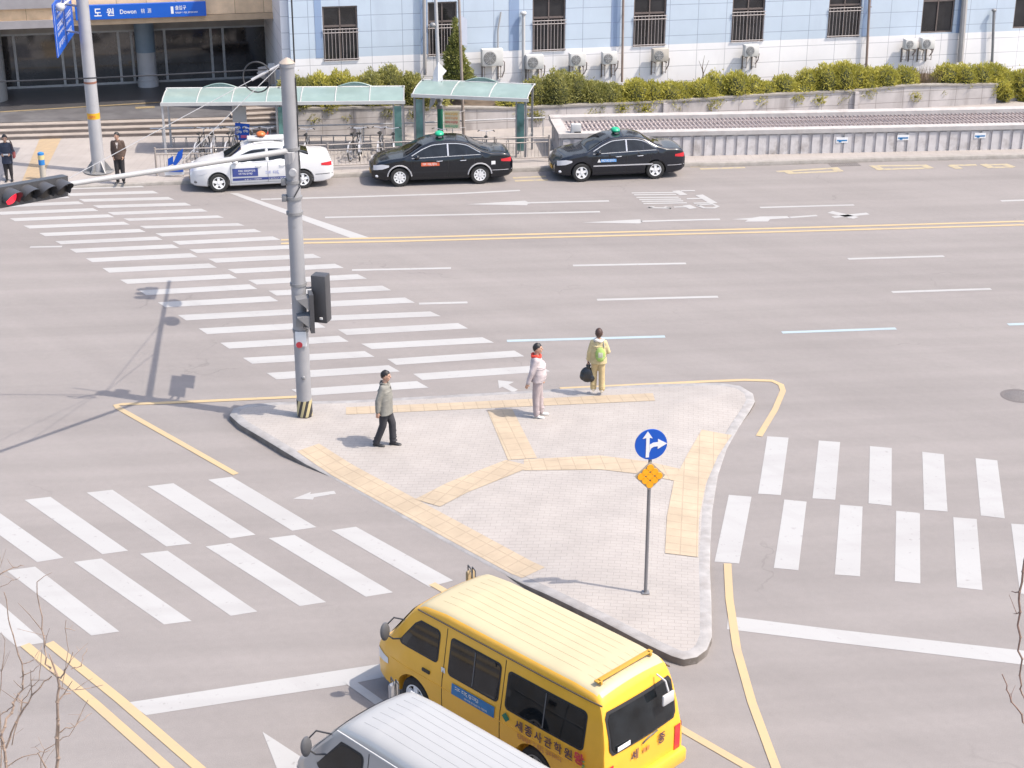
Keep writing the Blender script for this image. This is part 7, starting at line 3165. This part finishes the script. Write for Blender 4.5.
BKM = [mat('bicycle_black', (.03, .03, .032), .35), mat('bicycle_silver', (.4, .4, .42), .3, .6), mat('bicycle_red', (.35, .03, .03), .35), mat('bicycle_blue', (.04, .10, .3), .35)]
bik = [(198, 146, 0, 0, 82, 'black bicycle, the first from the left under the long shelter'), (213, 146.5, 1, 0, 95, 'silver bicycle, the second from the left under the long shelter'), (228, 145.5, 0, 1, 84, 'black bicycle with a wire basket, left of the blue parking sign'),
       (253, 146, 3, 0, 98, 'blue bicycle just right of the blue parking sign post'), (265, 145.5, 2, 0, 88, 'red bicycle left of the signal pole, behind the white taxi'),
       (306, 147, 0, 0, 92, 'black bicycle alone just right of the signal pole'), (351, 146, 0, 0, 78, 'black bicycle, left one of the close pair behind the railing'), (360, 145.5, 1, 1, 92, 'silver bicycle with a basket in the close group behind the railing'), (379, 145, 0, 0, 88, 'black bicycle left of the teal end panel, the further one from it'), (394, 146, 0, 0, 96, 'black bicycle right beside the teal end panel of the long shelter'),
       (431, 146.5, 0, 0, 65, 'black bicycle left of the green pole under the short shelter'), (486, 149, 0, 0, 90, 'black bicycle alone in the middle of the short shelter, behind the black taxi')]
for px, py, mi, bk, dg_a, lb in bik:
    q = G(px, py + 15, .15)
    a = radians(dg_a)
    # front wheel points away or towards the road
    bicycle('bicycle', lb, BKM[mi], bool(bk), (q.x, q.y, .15), a + (pi if px in (486, 213, 306) else 0) if False else a)

# ------------------------------------------------------------------ bare trees close to the camera
def branch(mb, pts, r0, r1, rnd, twigs=0, tl=.25, droop=0.0):
    pts = [Vector(p) for p in pts]
    P = []
    for i in range(len(pts) - 1):
        for k in range(4):
            p = pts[i].lerp(pts[i + 1], k / 4)
            if 0 < i or k:
                p = p + Vector((rnd.gauss(0, .006), rnd.gauss(0, .006), rnd.gauss(0, .006)))
            P.append(p)
    P.append(pts[-1])
    r0, r1 = r0 * .75, r1 * .75
    n = len(P)
    mb.tube(P, [r0 + (r1 - r0) * i / (n - 1) for i in range(n)], 6)
    for i in range(1, n, 2):
        mb.ell(P[i], ((r0 + (r1 - r0) * i / n) * 1.45,) * 3, 6, 4)
    for k in range(int(twigs * .6)):
        i = rnd.randrange(1, n)
        p = P[i]
        d = (P[min(i + 1, n - 1)] - P[i - 1]).normalized()
        o = Vector((rnd.gauss(0, 1), rnd.gauss(0, .6), rnd.gauss(.5, .5))).normalized()
        e = p + (d * .5 + o * .8) * tl * rnd.uniform(.4, 1.2)
        m_ = p.lerp(e, .5) + Vector((0, 0, rnd.uniform(-.02, .03)))
        mb.tube([p, m_, e], [r1 * 1.1, r1 * .8, r1 * .45], 4)
        if rnd.random() < .5:
            e2 = m_ + Vector((rnd.gauss(0, .08), rnd.gauss(0, .05), rnd.gauss(.06, .06)))
            mb.tube([m_, e2], [r1 * .7, r1 * .35], 4)


def at(px, py, Y):
    return ZY(px, py, Y)


rnd = random.Random(5)
YT = 9.6
tb = at(-60, 768, YT)
t = thing('bare_tree', 'leafless tree with thin twigs rising into the lower left corner', 'tree', (tb.x, YT, 0))
o0 = Vector((tb.x, YT, 0))
g = MB()
fork = at(-20, 900, YT) - o0
g.tube([(0, 0, -.1), Vector((.02, .03, fork.z * .5)), fork], [.13, .10, .06], 12)
g.build('trunk', BARK, t)
g = MB()
for pts, r0, r1, tw in (
        ([(58, 800, 0), (57, 745, 0), (58, 712, 0), (57.5, 677, 0)], .019, .012, 8),
        ([(57.5, 677, 0), (47, 664, .05), (42, 630, .1), (37, 582, .1)], .010, .004, 6),
        ([(57.5, 677, 0), (68, 668, -.1), (73, 652, -.1)], .009, .004, 2),
        ([(58, 690, 0), (80, 689, .1), (103, 685, .1)], .006, .003, 2),
        ([(59, 733, 0), (75, 725, .0), (92, 713, .1)], .007, .003, 3),
        ([(71, 669, 0), (82, 664, .0), (87, 648, .1)], .005, .003, 1),
        ([(10, 800, 0), (4, 750, 0), (2, 732, 0), (12, 706, .1), (22, 690, .1), (22, 664, .1), (10, 625, .1), (4, 592, .1)], .016, .004, 12),
        ([(6, 748, .1), (20, 715, .1), (37, 690, .1), (52, 676, .1)], .011, .006, 5),
        ([(22, 664, .1), (34, 660, .1), (42, 646, .2)], .005, .003, 1),
        ([(20, 678, .1), (30, 672, .1), (40, 665, .1)], .005, .003, 0),
        ([(-8, 730, .1), (0, 716, .1), (14, 706, .1)], .008, .005, 2),
        ([(5, 768, .2), (30, 755, .2), (50, 750, .2)], .007, .003, 4),
        ([(12, 745, .3), (24, 700, .3), (38, 680, .3), (42, 650, .3)], .006, .003, 4),
        ([(-10, 580, .3), (10, 569, .3), (24, 566, .3)], .008, .003, 5),
        ([(-10, 590, .3), (8, 583, .3), (20, 577, .3)], .004, .002, 2),
        ([(35, 790, .4), (45, 750, .4), (70, 735, .4), (88, 700, .4)], .006, .003, 6),
        ([(66, 620, .4), (68, 650, .4), (62, 690, .4)], .003, .004, 2),
        ([(3, 790, .4), (0, 700, .4), (5, 640, .4)], .008, .003, 8)):
    branch(g, [at(x, y, YT + d) - o0 for x, y, d in pts], r0, r1, rnd, tw, .22)
for pts in ([(58, 800, 0), (40, 850, .1)], [(10, 800, 0), (0, 850, .1)], [(3, 790, .4), (-10, 860, .2)], [(35, 790, .4), (20, 850, .2)], [(-10, 590, .3), (-60, 640, .2), (-50, 850, .1)], [(-8, 730, .1), (-30, 850, .1)]):
    P = [at(x, y, YT + d) - o0 for x, y, d in pts] + [fork]
    g.tube(P, [.014] * (len(P) - 1) + [.04], 6)
g.build('branch', TWIG, t, smooth=False)
YT = 8.6
tb = at(1180, 768, YT)
t = thing('bare_tree', 'leafless tree whose hanging twig enters at the right edge', 'tree', (tb.x, YT, 0))
o0 = Vector((tb.x, YT, 0))
g = MB()
fork = at(1160, 820, YT) - o0
g.tube([(0, 0, -.1), Vector((-.05, .03, fork.z * .5)), fork, at(1150, 500, YT) - o0], [.13, .10, .06, .03], 12)
g.build('trunk', BARK, t)
g = MB()
for pts, r0, r1, tw in (([(1150, 500, 0), (1080, 470, 0), (1035, 510, 0), (1024, 562, 0), (1020, 600, 0), (1018.5, 650, 0), (1021, 685, 0), (1025, 705, 0)], .014, .006, 6),
                        ([(1150, 800, 0), (1060, 750, 0), (1022, 720, 0), (1010, 695, 0), (1002, 674, 0)], .012, .004, 3),
                        ([(1025, 650, 0), (1035, 620, 0), (1060, 600, 0)], .006, .003, 2)):
    branch(g, [at(x, y, YT + d) - o0 for x, y, d in pts], r0, r1, rnd, tw, .08)
g.tube([at(1060, 600, YT) - o0, at(1150, 560, YT) - o0], [.004, .02], 5)
g.tube([at(1150, 800, YT) - o0, fork], [.014, .04], 5)
g.build('branch', mat('reddish_twig', (.22, .14, .11), .85, var=.25, vs=15), t, smooth=False)
